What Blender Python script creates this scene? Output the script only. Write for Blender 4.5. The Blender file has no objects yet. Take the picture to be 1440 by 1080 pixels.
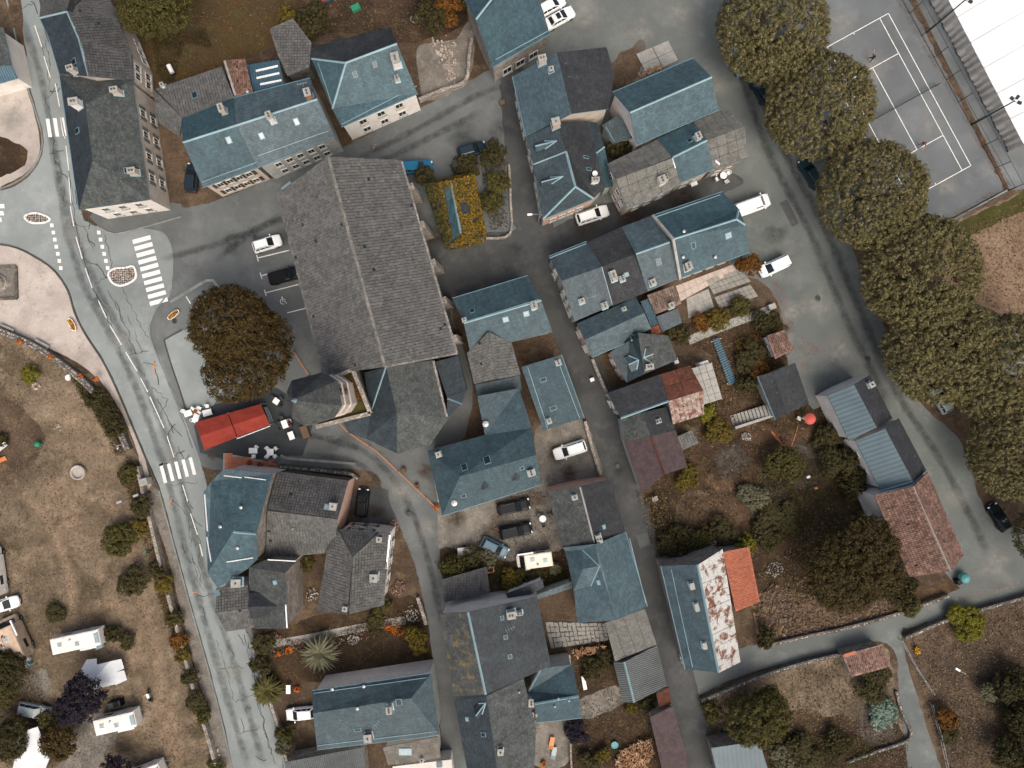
import bpy, bmesh, math, random
import numpy as np
from mathutils import Vector, Matrix
from mathutils.geometry import tessellate_polygon

# ------------------------------------------------------------------ camera, sky, sun, exposure
SC = bpy.context.scene
COL = SC.collection
S = 10.2          # photograph pixels per metre on the ground
H = 98.0          # flying height of the camera above the ground
cam = bpy.data.cameras.new('camera')
cam.sensor_fit = 'HORIZONTAL'
cam.angle = 2 * math.atan(720 / S / H)
cam.clip_end = 6000
camo = bpy.data.objects.new('camera', cam)
COL.objects.link(camo)
camo.location = (0, 0, H)
SC.camera = camo

SUN_EL, SUN_AZ = math.radians(58), math.radians(155)     # azimuth clockwise from north (+Y)
world = bpy.data.worlds.new('World')
SC.world = world
world.use_nodes = True
wn = world.node_tree
bg = wn.nodes['Background']
sky = wn.nodes.new('ShaderNodeTexSky')
sky.sky_type = 'NISHITA'
sky.sun_disc = False
sky.sun_elevation = SUN_EL
sky.sun_rotation = SUN_AZ
sky.air_density = .8
sky.dust_density = 9.0
sky.ozone_density = 1.0
wn.links.new(sky.outputs[0], bg.inputs[0])
bg.inputs[1].default_value = 0.15
sun = bpy.data.lights.new('sun', 'SUN')
sun.energy = .5
sun.angle = math.radians(45)
sun.color = (1.0, 0.96, 0.91)
suno = bpy.data.objects.new('sun', sun)
COL.objects.link(suno)
sd = Vector((math.sin(SUN_AZ) * math.cos(SUN_EL), math.cos(SUN_AZ) * math.cos(SUN_EL), math.sin(SUN_EL)))
suno.rotation_euler = (-sd).to_track_quat('-Z', 'Y').to_euler()
suno.location = (0, 0, 60)
vs = SC.view_settings
vs.view_transform = 'Standard'
vs.look = 'None'
vs.gamma = 1
vs.use_curve_mapping = False
vs.exposure = 0.42

R = random.Random(7)

# ------------------------------------------------------------------ materials
MATS = {}
def lin(c):
    if isinstance(c, str):
        c = tuple(int(c[i:i + 2], 16) / 255 for i in (0, 2, 4))
    return tuple((x / 12.92 if x <= .04045 else ((x + .055) / 1.055) ** 2.4) for x in c) + (1,)

def mk(key, c1, c2=None, c3=None, s1=.35, s2=9., fine=.25, rough=.85, bump=.25, pat=None, ps=(.3, .2),
       speck=None, isl=0., objr=0., fade=0., islmix=False, pa=.13, spec=.25, metal=0., big=None, trans=0., lo=.38, hi=.62):
    c2 = c2 or c1
    m = bpy.data.materials.new(key)
    m.use_nodes = True
    nt = m.node_tree
    nd, lk = nt.nodes, nt.links.new
    b = nd['Principled BSDF']
    def n(t, **k):
        x = nd.new(t)
        for a, v in k.items():
            setattr(x, a, v)
        return x
    geo = n('ShaderNodeNewGeometry')
    pos = geo.outputs['Position']
    def noise(scale, detail=5, rough_=.6, src=None, dist=0.):
        x = n('ShaderNodeTexNoise')
        x.inputs['Scale'].default_value = scale
        x.inputs['Detail'].default_value = detail
        x.inputs['Roughness'].default_value = rough_
        x.inputs['Distortion'].default_value = dist
        lk(src or pos, x.inputs['Vector'])
        return x.outputs['Fac']
    def ramp(fac, a, bb):
        x = n('ShaderNodeMapRange')
        x.inputs[1].default_value = a
        x.inputs[2].default_value = bb
        lk(fac, x.inputs[0])
        return x.outputs[0]
    def mix(fac, a, bb, mode='MIX'):
        x = n('ShaderNodeMix', data_type='RGBA', blend_type=mode)
        for sk, v in ((0, fac), (6, a), (7, bb)):
            if isinstance(v, (tuple, float, int)):
                x.inputs[sk].default_value = v
            else:
                lk(v, x.inputs[sk])
        return x.outputs[2]
    def math_(op, a, bb):
        x = n('ShaderNodeMath', operation=op)
        for i, v in ((0, a), (1, bb)):
            if isinstance(v, (float, int)):
                x.inputs[i].default_value = v
            else:
                lk(v, x.inputs[i])
        return x.outputs[0]
    col = mix(ramp(noise(s1, 6, .65, dist=.4), lo, hi), lin(c1), lin(c2))
    if islmix:     # every sheet takes one colour or the other
        col = mix(ramp(geo.outputs['Random Per Island'], .42, .58), mix(.75, lin(c1), col), mix(.75, lin(c2), col))
    if c3:
        off = n('ShaderNodeVectorMath', operation='ADD')
        off.inputs[1].default_value = (31, 17, 5)
        lk(pos, off.inputs[0])
        col = mix(ramp(noise(s1 * 2.3, 6, .7, off.outputs[0]), .5, .72), col, lin(c3))
    if big:        # broad tone shifts
        f = ramp(noise(big, 3, .5), .3, .7)
        v = math_('MULTIPLY_ADD', f, .4)
        v.node.inputs[2].default_value = .8
        cm = n('ShaderNodeVectorMath', operation='SCALE')
        lk(col, cm.inputs[0])
        lk(v, cm.inputs[3])
        col = cm.outputs[0]
    def scale_by(col, v):
        cm = n('ShaderNodeVectorMath', operation='SCALE')
        lk(col, cm.inputs[0])
        lk(v, cm.inputs[3])
        return cm.outputs[0]
    fn = noise(s2, 4, .7)
    height = fn
    if fine:
        v = math_('MULTIPLY_ADD', ramp(fn, .25, .75), 2 * fine)
        v.node.inputs[2].default_value = 1 - fine
        col = scale_by(col, v)
    if isl:
        v = math_('MULTIPLY_ADD', geo.outputs['Random Per Island'], 2 * isl)
        v.node.inputs[2].default_value = 1 - isl
        col = scale_by(col, v)
    if objr:       # every roof its own tone
        oi = n('ShaderNodeObjectInfo')
        hs = n('ShaderNodeHueSaturation')
        for sk, a_, b_ in ((1, 1 - objr * 2.2, objr * 2.6), (2, 1 - objr, 2 * objr)):
            v = math_('MULTIPLY_ADD', oi.outputs['Random'] if sk == 2 else math_('FRACT', math_('MULTIPLY', oi.outputs['Random'], 7.3), 0.), b_)
            v.node.inputs[2].default_value = a_
            lk(v, hs.inputs[sk])
        lk(col, hs.inputs['Color'])
        col = hs.outputs[0]
    if pat:
        uv = n('ShaderNodeUVMap')
        if pat == 'slate':
            br = n('ShaderNodeTexBrick')
            br.inputs['Scale'].default_value = 1
            br.inputs['Brick Width'].default_value = ps[0]
            br.inputs['Row Height'].default_value = ps[1]
            br.inputs['Mortar Size'].default_value = .014
            br.inputs['Bias'].default_value = 0
            br.inputs['Color1'].default_value = (.72, .72, .72, 1)
            br.inputs['Color2'].default_value = (1.25, 1.25, 1.25, 1)
            br.inputs['Mortar'].default_value = (.45, .45, .45, 1)
            lk(uv.outputs[0], br.inputs['Vector'])
            col = mix(.8, col, br.outputs['Color'], 'MULTIPLY')
            height = math_('ADD', math_('MULTIPLY', fn, .5), math_('SUBTRACT', 1., br.outputs['Fac']))
            # streaks that run down the slope
            mp = n('ShaderNodeMapping')
            mp.inputs['Scale'].default_value = (1.4, .16, 1)
            lk(uv.outputs[0], mp.inputs[0])
            st = noise(1., 5, .7, mp.outputs[0])
            v = math_('MULTIPLY_ADD', ramp(st, .3, .7), .36)
            v.node.inputs[2].default_value = .82
            col = scale_by(col, v)
        elif pat in ('corr', 'corr_v'):
            sep = n('ShaderNodeSeparateXYZ')
            lk(uv.outputs[0], sep.inputs[0])
            a = sep.outputs[0]
            sn = math_('SINE', math_('MULTIPLY', a, 2 * math.pi / ps[0]), 0.)
            height = math_('ADD', math_('MULTIPLY', sn, .9), math_('MULTIPLY', fn, .3))
            v = math_('MULTIPLY_ADD', sn, pa)
            v.node.inputs[2].default_value = .95
            col = scale_by(col, v)
        elif pat == 'stone':
            mp = n('ShaderNodeMapping')
            mp.inputs['Scale'].default_value = (1 / ps[0], 1 / ps[1], 1)
            lk(uv.outputs[0], mp.inputs[0])
            vo = n('ShaderNodeTexVoronoi', feature='F1')
            vo.inputs['Scale'].default_value = 1
            lk(mp.outputs[0], vo.inputs['Vector'])
            vd = n('ShaderNodeTexVoronoi', feature='DISTANCE_TO_EDGE')
            vd.inputs['Scale'].default_value = 1
            lk(mp.outputs[0], vd.inputs['Vector'])
            sp = n('ShaderNodeSeparateColor')
            lk(vo.outputs['Color'], sp.inputs[0])
            v = math_('MULTIPLY_ADD', sp.outputs[0], .5)
            v.node.inputs[2].default_value = .7
            col = scale_by(col, v)
            e = ramp(vd.outputs['Distance'], 0., .09)
            v = math_('MULTIPLY_ADD', e, .45)
            v.node.inputs[2].default_value = .55
            col = scale_by(col, v)
            height = math_('ADD', e, math_('MULTIPLY', fn, .4))
    if speck:
        sc_, thr, scol = speck
        f = ramp(noise(sc_, 3, .6), thr, thr + .05)
        col = mix(f, col, lin(scol))
    lk(col, b.inputs['Base Color'])
    b.inputs['Roughness'].default_value = rough
    b.inputs['Specular IOR Level'].default_value = spec
    b.inputs['Metallic'].default_value = metal
    if bump:
        bp = n('ShaderNodeBump')
        bp.inputs['Strength'].default_value = bump
        bp.inputs['Distance'].default_value = .06
        lk(height, bp.inputs['Height'])
        lk(bp.outputs[0], b.inputs['Normal'])
    if trans:
        tr = n('ShaderNodeBsdfTranslucent')
        lk(col, tr.inputs[0])
        ms = n('ShaderNodeMixShader')
        ms.inputs[0].default_value = trans
        lk(b.outputs[0], ms.inputs[1])
        lk(tr.outputs[0], ms.inputs[2])
        lk(ms.outputs[0], nd['Material Output'].inputs[0])
    if fade:       # thin dirt or wear that thins out towards its rim
        at = n('ShaderNodeAttribute')
        at.attribute_name = 'fade'
        f = math_('MULTIPLY', at.outputs['Fac'], ramp(noise(.9, 5, .7), .25, .6))
        f = math_('MULTIPLY', f, fade)
        tp = n('ShaderNodeBsdfTransparent')
        ms = n('ShaderNodeMixShader')
        lk(f, ms.inputs[0])
        lk(tp.outputs[0], ms.inputs[1])
        lk(b.outputs[0], ms.inputs[2])
        lk(ms.outputs[0], nd['Material Output'].inputs[0])
    MATS[key] = m
    return m

# roofs
mk('slate', '32474d', '2b3e44', '3a5056', objr=.15, pat='slate', ps=(.34, .24), speck=(5., .71, '7d8c8c'), rough=.6, spec=.4)
mk('slate_blue', '3b555c', '334b52', objr=.15, pat='slate', ps=(.4, .3), speck=(5., .73, '84979a'), rough=.6, spec=.4, fine=.18)
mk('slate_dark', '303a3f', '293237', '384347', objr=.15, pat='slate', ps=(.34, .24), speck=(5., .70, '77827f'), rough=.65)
mk('slate_black', '313538', '2a2e31', '393d3f', objr=.15, pat='slate', ps=(.34, .24), speck=(4., .69, '6f7672'), rough=.7)
mk('slate_moss', '4a504f', '3d4242', '585a51', objr=.15, pat='slate', ps=(.34, .26), speck=(6.5, .66, '82877d'), rough=.9, s1=.6)
mk('slate_lichen', '484b4b', '3d4040', '776a3c', pat='slate', ps=(.34, .26), speck=(6.5, .67, '85867a'), rough=.9, s1=.35)
mk('tile', '5b5c5a', '4e4f4c', '686762', objr=.1, isl=.17, fine=.3, rough=.9, bump=.2, s1=.5, speck=(6., .66, '8f8d84'))
mk('tile_dark', '4a4b4b', '3f4041', '555450', objr=.1, isl=.17, fine=.3, rough=.9, bump=.2, s1=.5, speck=(6., .70, '77776f'))
mk('tile_brown', '6f5f55', '5a4d46', '7d7064', isl=.3, fine=.3, rough=.9, bump=.2)
mk('tile_red', '735547', '5c463c', '876a59', objr=.1, isl=.35, fine=.35, rough=.9, bump=.2, s1=.5)
mk('tile_orange', '9c5f48', '905641', isl=.14, fine=.15, rough=.85, bump=.1)
mk('sheet', '75756f', '62635e', '86847a', isl=.2, pat='corr', ps=(.18, .2), bump=.9, fine=.3, rough=.95, s1=1.2, speck=(5., .66, '9a988e'))
mk('corr_blue', '3f5c69', '37515d', pat='corr', ps=(.33, .2), bump=.8, fine=.12, rough=.5, spec=.5)
mk('corr_teal', '4b6067', '43565c', pat='corr', ps=(.6, .2), pa=.09, bump=.25, fine=.12, rough=.55, spec=.5)
mk('corr_grey', '5f6463', '525655', pat='corr', ps=(.25, .2), bump=.9, fine=.2, rough=.8)
mk('corr_brown', '4e4242', '413838', '5a4a46', pat='corr', ps=(.3, .2), pa=.035, bump=.15, fine=.22, rough=.85, s1=.8)
mk('rust', '5f3a2d', '4b3129', '754a38', s1=1.1, isl=.25, pat='corr', ps=(.16, .2), bump=.5, fine=.3, rough=.95)
mk('rust_white', 'b3b5b0', '6a4435', 'a39a90', s1=.9, isl=.2, pat='corr', ps=(.16, .2), bump=.5, fine=.25, rough=.95, lo=.5, hi=.58)
mk('rust_stripe', 'b0aca4', '64402f', '7c5140', islmix=True, s1=1.6, isl=.1, pat='corr', ps=(.16, .2), bump=.4, fine=.3, rough=.95)
mk('white_rust', 'a9aba6', '8f9492', '7d5a48', s1=1.3, pat='corr', ps=(.16, .2), bump=.5, fine=.2, rough=.9)
mk('zinc', '88a3a7', '78949a', fine=.12, rough=.45, spec=.5, bump=.05)
mk('zinc_dark', '5f7f89', '56747d', fine=.12, rough=.5, spec=.5, bump=.05)
mk('deck', '2b2c2c', '242525', rough=.95)
mk('ivy_base', '4a4420', '3a3a1c', rough=.95)
# walls
mk('white', 'dddad3', 'cecac2', fine=.08, rough=.9, bump=.08, s1=.8)
mk('cream', 'bab1a4', 'aaa195', 'c4bcb1', fine=.14, rough=.9, bump=.15, s1=.7)
mk('pink', 'c0a190', 'b39484', fine=.1, rough=.9, bump=.1, s1=.8)
mk('greywall', 'a9aea9', '959a96', 'b6b9b4', fine=.14, rough=.9, bump=.15, s1=.8)
mk('stone', '9b948a', '878178', 'a9a196', pat='stone', ps=(.55, .3), fine=.2, rough=.95, bump=.7)
mk('stone_dark', '67645d', '565550', '77736a', pat='stone', ps=(.6, .35), fine=.25, rough=.95, bump=.7)
mk('wood', '6b5a48', '5a4a3a', fine=.25, rough=.85)
mk('wood_fresh', 'b08d6a', '8a6b50', 'c9ab88', isl=.35, fine=.25, rough=.85)
mk('shutter', '5f6a68', '565f5e', fine=.1, rough=.7)
mk('shutter_brown', '54402f', '493728', fine=.1, rough=.7)
mk('frame', 'c4c4be', fine=.05, rough=.6, bump=0)
mk('glass', '161c20', '1f272b', fine=.05, rough=.08, spec=.6, bump=0, s1=3)
mk('glass_sky', '8fa2a6', '7c9196', fine=.05, rough=.1, spec=.6, bump=0, s1=3)
mk('brick', '93684f', '7d5643', isl=.2, fine=.2, rough=.9)
mk('concrete', '9a9993', '87877f', fine=.18, rough=.9, s1=1.5)
mk('slab', '85847d', '74746d', isl=.16, fine=.2, rough=.95, s1=1.2)
mk('slab_pink', 'b0a397', '9b9088', isl=.12, fine=.2, rough=.95, s1=1.2)
mk('metal_dark', '3d4244', fine=.1, rough=.5, metal=.5, bump=0)
mk('metal_light', 'a4a8a8', fine=.1, rough=.4, metal=.5, bump=0)
# ground
mk('earth', '574a3d', '43392f', '6a5b48', s1=.22, s2=3.5, fine=.4, rough=1, bump=.6, spec=.05, big=.05)
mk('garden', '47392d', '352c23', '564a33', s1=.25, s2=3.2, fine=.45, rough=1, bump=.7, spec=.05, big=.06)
mk('lawn', '4d3d28', '43392a', '4c4a2a', s1=.3, s2=4., fine=.35, rough=1, bump=.6, spec=.05)
mk('lawn_green', '444427', '3a3a22', '54492c', s1=.4, s2=4., fine=.4, rough=1, bump=.6, spec=.05)
mk('dry', '756857', '514839', '8e7e69', s1=.13, s2=2.8, fine=.38, rough=1, bump=.6, spec=.05, big=.04, speck=(3.2, .7, 'a3927a'))
mk('straw', '8d7358', '725b45', 'a1876a', s1=.4, s2=2.2, fine=.35, rough=1, bump=.6, spec=.05)
mk('plot_red', '64503f', '523f33', '75604a', s1=.3, s2=4., fine=.35, rough=1, bump=.6, spec=.05, fade=.9)
mk('plot_grey', '5d564e', '4d4842', '6a635a', s1=.3, s2=4., fine=.35, rough=1, bump=.6, spec=.05, fade=.9)
mk('track', 'a08c75', '8d7a65', s1=.25, s2=6., fine=.25, rough=1, bump=.4, spec=.05, fade=.75)
mk('asph_wear', '565b5a', '4d5251', s1=.25, s2=10., fine=.16, rough=.9, bump=.15, fade=.5)
mk('asph_wear_mid', '3d4140', '353938', s1=.25, s2=10., fine=.16, rough=.9, bump=.15, fade=.5)
mk('dust', '9a9a92', '8d8d86', s1=.25, s2=8., fine=.2, rough=1, bump=.15, fade=.55)
mk('dirt', '54483c', '463c32', s1=.4, s2=6., fine=.3, rough=1, bump=.4, spec=.05, fade=.8)
mk('field', '7b6856', '6a5a49', '8b7864', s1=.1, s2=2.5, fine=.35, rough=1, bump=.5, spec=.05, big=.05)
mk('sand', 'aea69d', '9d958c', '8d867e', s1=.22, s2=5., fine=.16, rough=1, bump=.3, spec=.05, big=.07, speck=(1.7, .67, '7d746a'))
mk('gravel', '736f67', '605d56', '868077', s1=.4, s2=5., fine=.35, rough=1, bump=.6, spec=.05)
mk('asph_light', '7f8684', '747b79', '8b918e', s1=.12, s2=14., fine=.12, rough=.9, bump=.15, spec=.25, big=.05)
mk('asph_mid', '616564', '555958', '6d706e', s1=.12, s2=12., fine=.16, rough=.9, bump=.2, spec=.25, big=.05)
mk('asph_dark', '494b4a', '3f4141', '545553', s1=.18, s2=10., fine=.2, rough=.92, bump=.25, spec=.2, big=.06)
mk('asph_black', '3b4042', '343839', s1=.3, s2=10., fine=.16, rough=.9, bump=.2, spec=.2)
mk('asph_lot', '656a67', '595e5b', '727672', s1=.1, s2=8., fine=.2, rough=.92, bump=.25, spec=.2, big=.05, speck=(1.3, .72, '4c5352'))
mk('court', '626768', '5a5f60', '6e7273', s1=.1, s2=14., fine=.08, rough=.85, bump=.08, spec=.25, big=.08)
mk('paint', 'e0e0db', 'cfd0ca', fine=.14, rough=.7, bump=.05, s1=2, s2=6)
mk('paint_orange', 'c07a4a', fine=.15, rough=.7, bump=.05)
mk('tar', '2c3132', '363b3c', fine=.1, rough=.7, bump=0)
mk('kerb', '7d827f', '6c716f', fine=.2, rough=.9, isl=.15)
mk('kerb_dark', '4b4b47', '3f3f3c', fine=.2, rough=.9)
mk('ridge_stone', '7d7a73', '6b6963', '8d8981', isl=.25, fine=.2, rough=.95)
mk('cobble', 'a59b90', '8a7f76', 'b3a79a', isl=.3, fine=.2, rough=.9)
# foliage
def leaf(key, c1, c2, c3, isl=.35):
    mk(key, c1, c2, c3, s1=.9, s2=4, fine=.2, rough=.75, bump=0, isl=isl, spec=.15, trans=.18)
leaf('leaf_plane', '6c6643', '545032', '8c8462', .38)
leaf('leaf_chestnut', '4a3d20', '382f1b', '5f4e27')
leaf('leaf_dark', '413d24', '35331e', '524a29')
leaf('leaf_orchard', '463d22', '38321d', '574a28')
leaf('leaf_olive', '4d4a26', '3e3d22', '655a2a')
leaf('leaf_yellow', '635624', '504822', '7a6a26')
leaf('leaf_orange', '6e4a20', '5a3e1e', '825a22')
leaf('leaf_gold', '7f651f', '675727', '565027', .3)
leaf('leaf_purple', '2b2630', '221f27', '3a333c')
leaf('leaf_grey', '686650', '565742', '7b7860')
leaf('leaf_pale', '7c8f80', '5f7263', '94a495')
leaf('leaf_lime', '6c6a20', '5c5a1e', '827d28')
leaf('petal_white', 'b9b3ad', 'a69f98', 'c9c5c0', .2)
leaf('petal_orange', 'd0741f', 'c2631c', 'de8a28', .2)
leaf('petal_yellow', 'cf9d1e', 'c28b18', 'dcb02c', .2)
leaf('petal_pink', 'a37f78', '8f6e68', 'b99a92', .2)
leaf('litter', '9a5a3c', '84492f', 'ae6f4c', .3)
leaf('grass_dry', '83766a', '685c50', 'a0917f', .35)
leaf('grass_dark', '4b4229', '3d3622', '5d5031', .35)
leaf('grass_straw', '8b735b', '735f4b', 'a48d70', .3)
mk('bark', '4c4136', '3b332a', fine=.3, rough=.95, bump=.5)
# things
def paintm(key, c, rough=.3, fine=.04):
    mk(key, c, fine=fine, rough=rough, spec=.3, bump=0, s1=2)
for k_, c_ in dict(car_white='e0e4e2', car_black='15181a', car_teal='1f3740', car_blue='1b5f80', car_silver='8d999b',
                   car_slate='46626e', car_navy='1c2a33').items():
    paintm(k_, c_)
MATS['car_black'].node_tree.nodes['Principled BSDF'].inputs['Specular IOR Level'].default_value = .12
mk('van_cream', 'e0dac9', 'd6cebd', fine=.08, rough=.5, s1=1.2, bump=0)
mk('camper_white', 'e3e0d7', 'd6d2c8', 'c7c0b4', fine=.08, rough=.55, s1=.9, bump=0)
mk('camper_beige', 'bda78f', 'a8937c', 'c7b49e', fine=.1, rough=.6, s1=.9, bump=0)
mk('rubber', '17181a', fine=.1, rough=.9, bump=0)
mk('chrome', '9da3a5', fine=.05, rough=.25, metal=.8, bump=0)
mk('lamp_red', '8c1f1a', fine=.05, rough=.3, bump=0)
mk('lamp_clear', 'c6cdd0', fine=.05, rough=.15, bump=0)
mk('red_canvas', '853428', '762d23', '8e392c', fine=.1, rough=.85, bump=.1, s1=.4)
mk('canvas_white', 'd0d3d4', 'c0c4c5', fine=.06, rough=.85, bump=.1, s1=.5)
mk('membrane', 'e9ebeb', 'dfe2e2', fine=.04, rough=.7, bump=.05, s1=.3)
mk('membrane_skirt', 'c9c6bd', 'bab7ae', fine=.08, rough=.8, bump=.1, s1=.6)
mk('plastic_white', 'e4e5e2', 'dadbd8', fine=.04, rough=.5, bump=0)
mk('plastic_teal', '4e8a8a', fine=.05, rough=.45, bump=0)
mk('plastic_green', '2f7a5c', fine=.05, rough=.45, bump=0)
mk('plastic_orange', 'c9814f', fine=.05, rough=.5, bump=0)
mk('parasol_red', 'b5564a', 'a94d42', fine=.08, rough=.8, bump=0)
mk('terracotta', 'a8694b', '96593e', isl=.2, fine=.2, rough=.9)
mk('skin', 'b98d74', fine=.05, rough=.6, bump=0)
mk('hair', '2e241d', fine=.1, rough=.7, bump=0)
for k_, c_ in dict(cloth_black='1b1c20', cloth_white='c5c6c8', cloth_blue='2f4a66', cloth_grey='6b6d70', cloth_red='8d3b36',
                   cloth_beige='a4937d').items():
    mk(k_, c_, fine=.12, rough=.9, bump=.1)

# ------------------------------------------------------------------ geometry helpers
def P(px, py, z=0.0):
    """photograph pixel + height above the ground -> point of the place (metres)"""
    k = (H - z) / (H * S)
    return Vector(((px - 720) * k, (540 - py) * k, z))

def tag(o, label=None, cat=None, group=None, kind=None):
    if label: o['label'] = label
    if cat: o['category'] = cat
    if group: o['group'] = group
    if kind: o['kind'] = kind
    return o

def empty(name, loc=(0, 0, 0), rz=0., label=None, cat=None, group=None):
    o = bpy.data.objects.new(name, None)
    o.empty_display_size = .3
    COL.objects.link(o)
    o.location = loc
    o.rotation_euler = (0, 0, rz)
    return tag(o, label, cat, group)

def link(name, me, parent=None, loc=None, rz=None):
    o = bpy.data.objects.new(name, me)
    COL.objects.link(o)
    if parent: o.parent = parent
    if loc is not None: o.location = loc
    if rz is not None: o.rotation_euler = (0, 0, rz)
    return o

def newell(ps):
    n = Vector((0, 0, 0))
    for i in range(len(ps)):
        a, b = ps[i], ps[(i + 1) % len(ps)]
        n += Vector(((a.y - b.y) * (a.z + b.z), (a.z - b.z) * (a.x + b.x), (a.x - b.x) * (a.y + b.y)))
    return n.normalized() if n.length > 1e-9 else Vector((0, 0, 1))

def frame(n):
    u = Vector((-n.y, n.x, 0))
    if u.length < 1e-3: u = Vector((1, 0, 0))
    u.normalize()
    return u, n.cross(u)

class MB:
    def __init__(s):
        s.v, s.f, s.mi, s.uv, s.mats = [], [], [], [], []
    def m(s, key):
        if key not in s.mats: s.mats.append(key)
        return s.mats.index(key)
    def poly(s, ps, key, fr=None):
        ps = [Vector(p) for p in ps]
        u, v = fr or frame(newell(ps))
        i = len(s.v)
        s.v += [tuple(p) for p in ps]
        s.f.append(tuple(range(i, i + len(ps))))
        s.mi.append(s.m(key))
        s.uv += [(p.dot(u), p.dot(v)) for p in ps]
        return s
    def hull(s, bot, top, key, keytop=None, cap=True, capb=False):
        n = len(bot)
        for i in range(n):
            j = (i + 1) % n
            s.poly([bot[i], bot[j], top[j], top[i]], key)
        if cap: s.poly(top, keytop or key)
        if capb: s.poly(bot[::-1], key)
        return s
    def prism(s, pts, z0, z1, key, keytop=None, capb=False):
        pts = [Vector((p[0], p[1], 0)) for p in pts]
        a = sum(pts[i].x * pts[(i + 1) % len(pts)].y - pts[(i + 1) % len(pts)].x * pts[i].y for i in range(len(pts)))
        if a < 0: pts = pts[::-1]
        return s.hull([Vector((p.x, p.y, z0)) for p in pts], [Vector((p.x, p.y, z1)) for p in pts], key, keytop, True, capb)
    def box(s, c, sz, key, rz=0., keytop=None, taper=1.):
        c = Vector(c)
        ca, sa = math.cos(rz), math.sin(rz)
        def q(x, y, z): return Vector((c.x + x * ca - y * sa, c.y + x * sa + y * ca, c.z + z))
        x, y, z = sz[0] / 2, sz[1] / 2, sz[2] / 2
        t = taper
        return s.hull([q(-x, -y, -z), q(x, -y, -z), q(x, y, -z), q(-x, y, -z)],
                      [q(-x * t, -y * t, z), q(x * t, -y * t, z), q(x * t, y * t, z), q(-x * t, y * t, z)], key, keytop, True, True)
    def obox(s, o, ax, ay, az, key, keytop=None):
        """box with base centre o, half vectors ax, ay and up vector az"""
        o, ax, ay, az = Vector(o), Vector(ax), Vector(ay), Vector(az)
        b = [o - ax - ay, o + ax - ay, o + ax + ay, o - ax + ay]
        return s.hull(b, [p + az for p in b], key, keytop, True, True)
    def tube(s, path, r, key, n=6, caps=True):
        path = [Vector(p) for p in path]
        rs = r if isinstance(r, (list, tuple)) else [r] * len(path)
        rings = []
        for i, p in enumerate(path):
            d = (path[min(i + 1, len(path) - 1)] - path[max(i - 1, 0)])
            d = d.normalized() if d.length > 1e-9 else Vector((0, 0, 1))
            a = d.cross(Vector((0, 0, 1)))
            if a.length < 1e-2: a = d.cross(Vector((1, 0, 0)))
            a.normalize()
            b = d.cross(a)
            rings.append([p + (a * math.cos(t) + b * math.sin(t)) * rs[i] for t in [2 * math.pi * k / n for k in range(n)]])
        for i in range(len(rings) - 1):
            for k in range(n):
                j = (k + 1) % n
                s.poly([rings[i][j], rings[i][k], rings[i + 1][k], rings[i + 1][j]], key)
        if caps:
            s.poly(rings[0], key)
            s.poly(rings[-1][::-1], key)
        return s
    def lathe(s, c, prof, key, n=12, keys=None):
        c = Vector(c)
        rings = [[c + Vector((r * math.cos(2 * math.pi * k / n), r * math.sin(2 * math.pi * k / n), z)) for k in range(n)] for r, z in prof]
        for i in range(len(rings) - 1):
            for k in range(n):
                j = (k + 1) % n
                s.poly([rings[i][k], rings[i][j], rings[i + 1][j], rings[i + 1][k]], keys[i] if keys else key)
        if prof[-1][0] > 1e-3: s.poly(rings[-1], keys[-1] if keys else key)
        return s
    def mesh(s, name, smooth=False):
        me = bpy.data.meshes.new(name)
        me.from_pydata(s.v, [], s.f)
        for k in s.mats: me.materials.append(MATS[k])
        me.polygons.foreach_set('material_index', s.mi)
        ul = me.uv_layers.new(name='UVMap')
        ul.data.foreach_set('uv', np.array(s.uv, dtype=np.float32).ravel())
        if smooth: me.polygons.foreach_set('use_smooth', [True] * len(s.f))
        me.update()
        return me
    def build(s, name, parent=None, label=None, cat=None, group=None, kind=None, smooth=False, loc=None, rz=None):
        return tag(link(name, s.mesh(name, smooth), parent, loc, rz), label, cat, group, kind)

def inpoly(x, y, poly):
    c = False
    j = len(poly) - 1
    for i in range(len(poly)):
        xi, yi = poly[i][0], poly[i][1]
        xj, yj = poly[j][0], poly[j][1]
        if (yi > y) != (yj > y) and x < (xj - xi) * (y - yi) / (yj - yi) + xi: c = not c
        j = i
    return c

def smoothline(pts, closed=False, step=.6):
    """Catmull-Rom through 2-D points, about one point per step metres"""
    n = len(pts)
    out = []
    for i in range(n if closed else n - 1):
        g = (lambda k: pts[k % n]) if closed else (lambda k: pts[max(0, min(n - 1, k))])
        p0, p1, p2, p3 = [Vector((g(i + k)[0], g(i + k)[1])) for k in (-1, 0, 1, 2)]
        m = max(1, int((p2 - p1).length / step))
        for k in range(m):
            t = k / m
            out.append(.5 * ((2 * p1) + (p2 - p0) * t + (2 * p0 - 5 * p1 + 4 * p2 - p3) * t * t + (3 * p1 - p0 - 3 * p2 + p3) * t ** 3))
    if not closed: out.append(Vector((pts[-1][0], pts[-1][1])))
    return out

def px2(pts): return [tuple(P(x, y)[:2]) for x, y in pts]
# ------------------------------------------------------------------ the ground
g = MB()
g.poly([(-2500, -2500, 0), (2500, -2500, 0), (2500, 2500, 0), (-2500, 2500, 0)], 'earth')
GROUND = g.build('ground', kind='structure')

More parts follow.
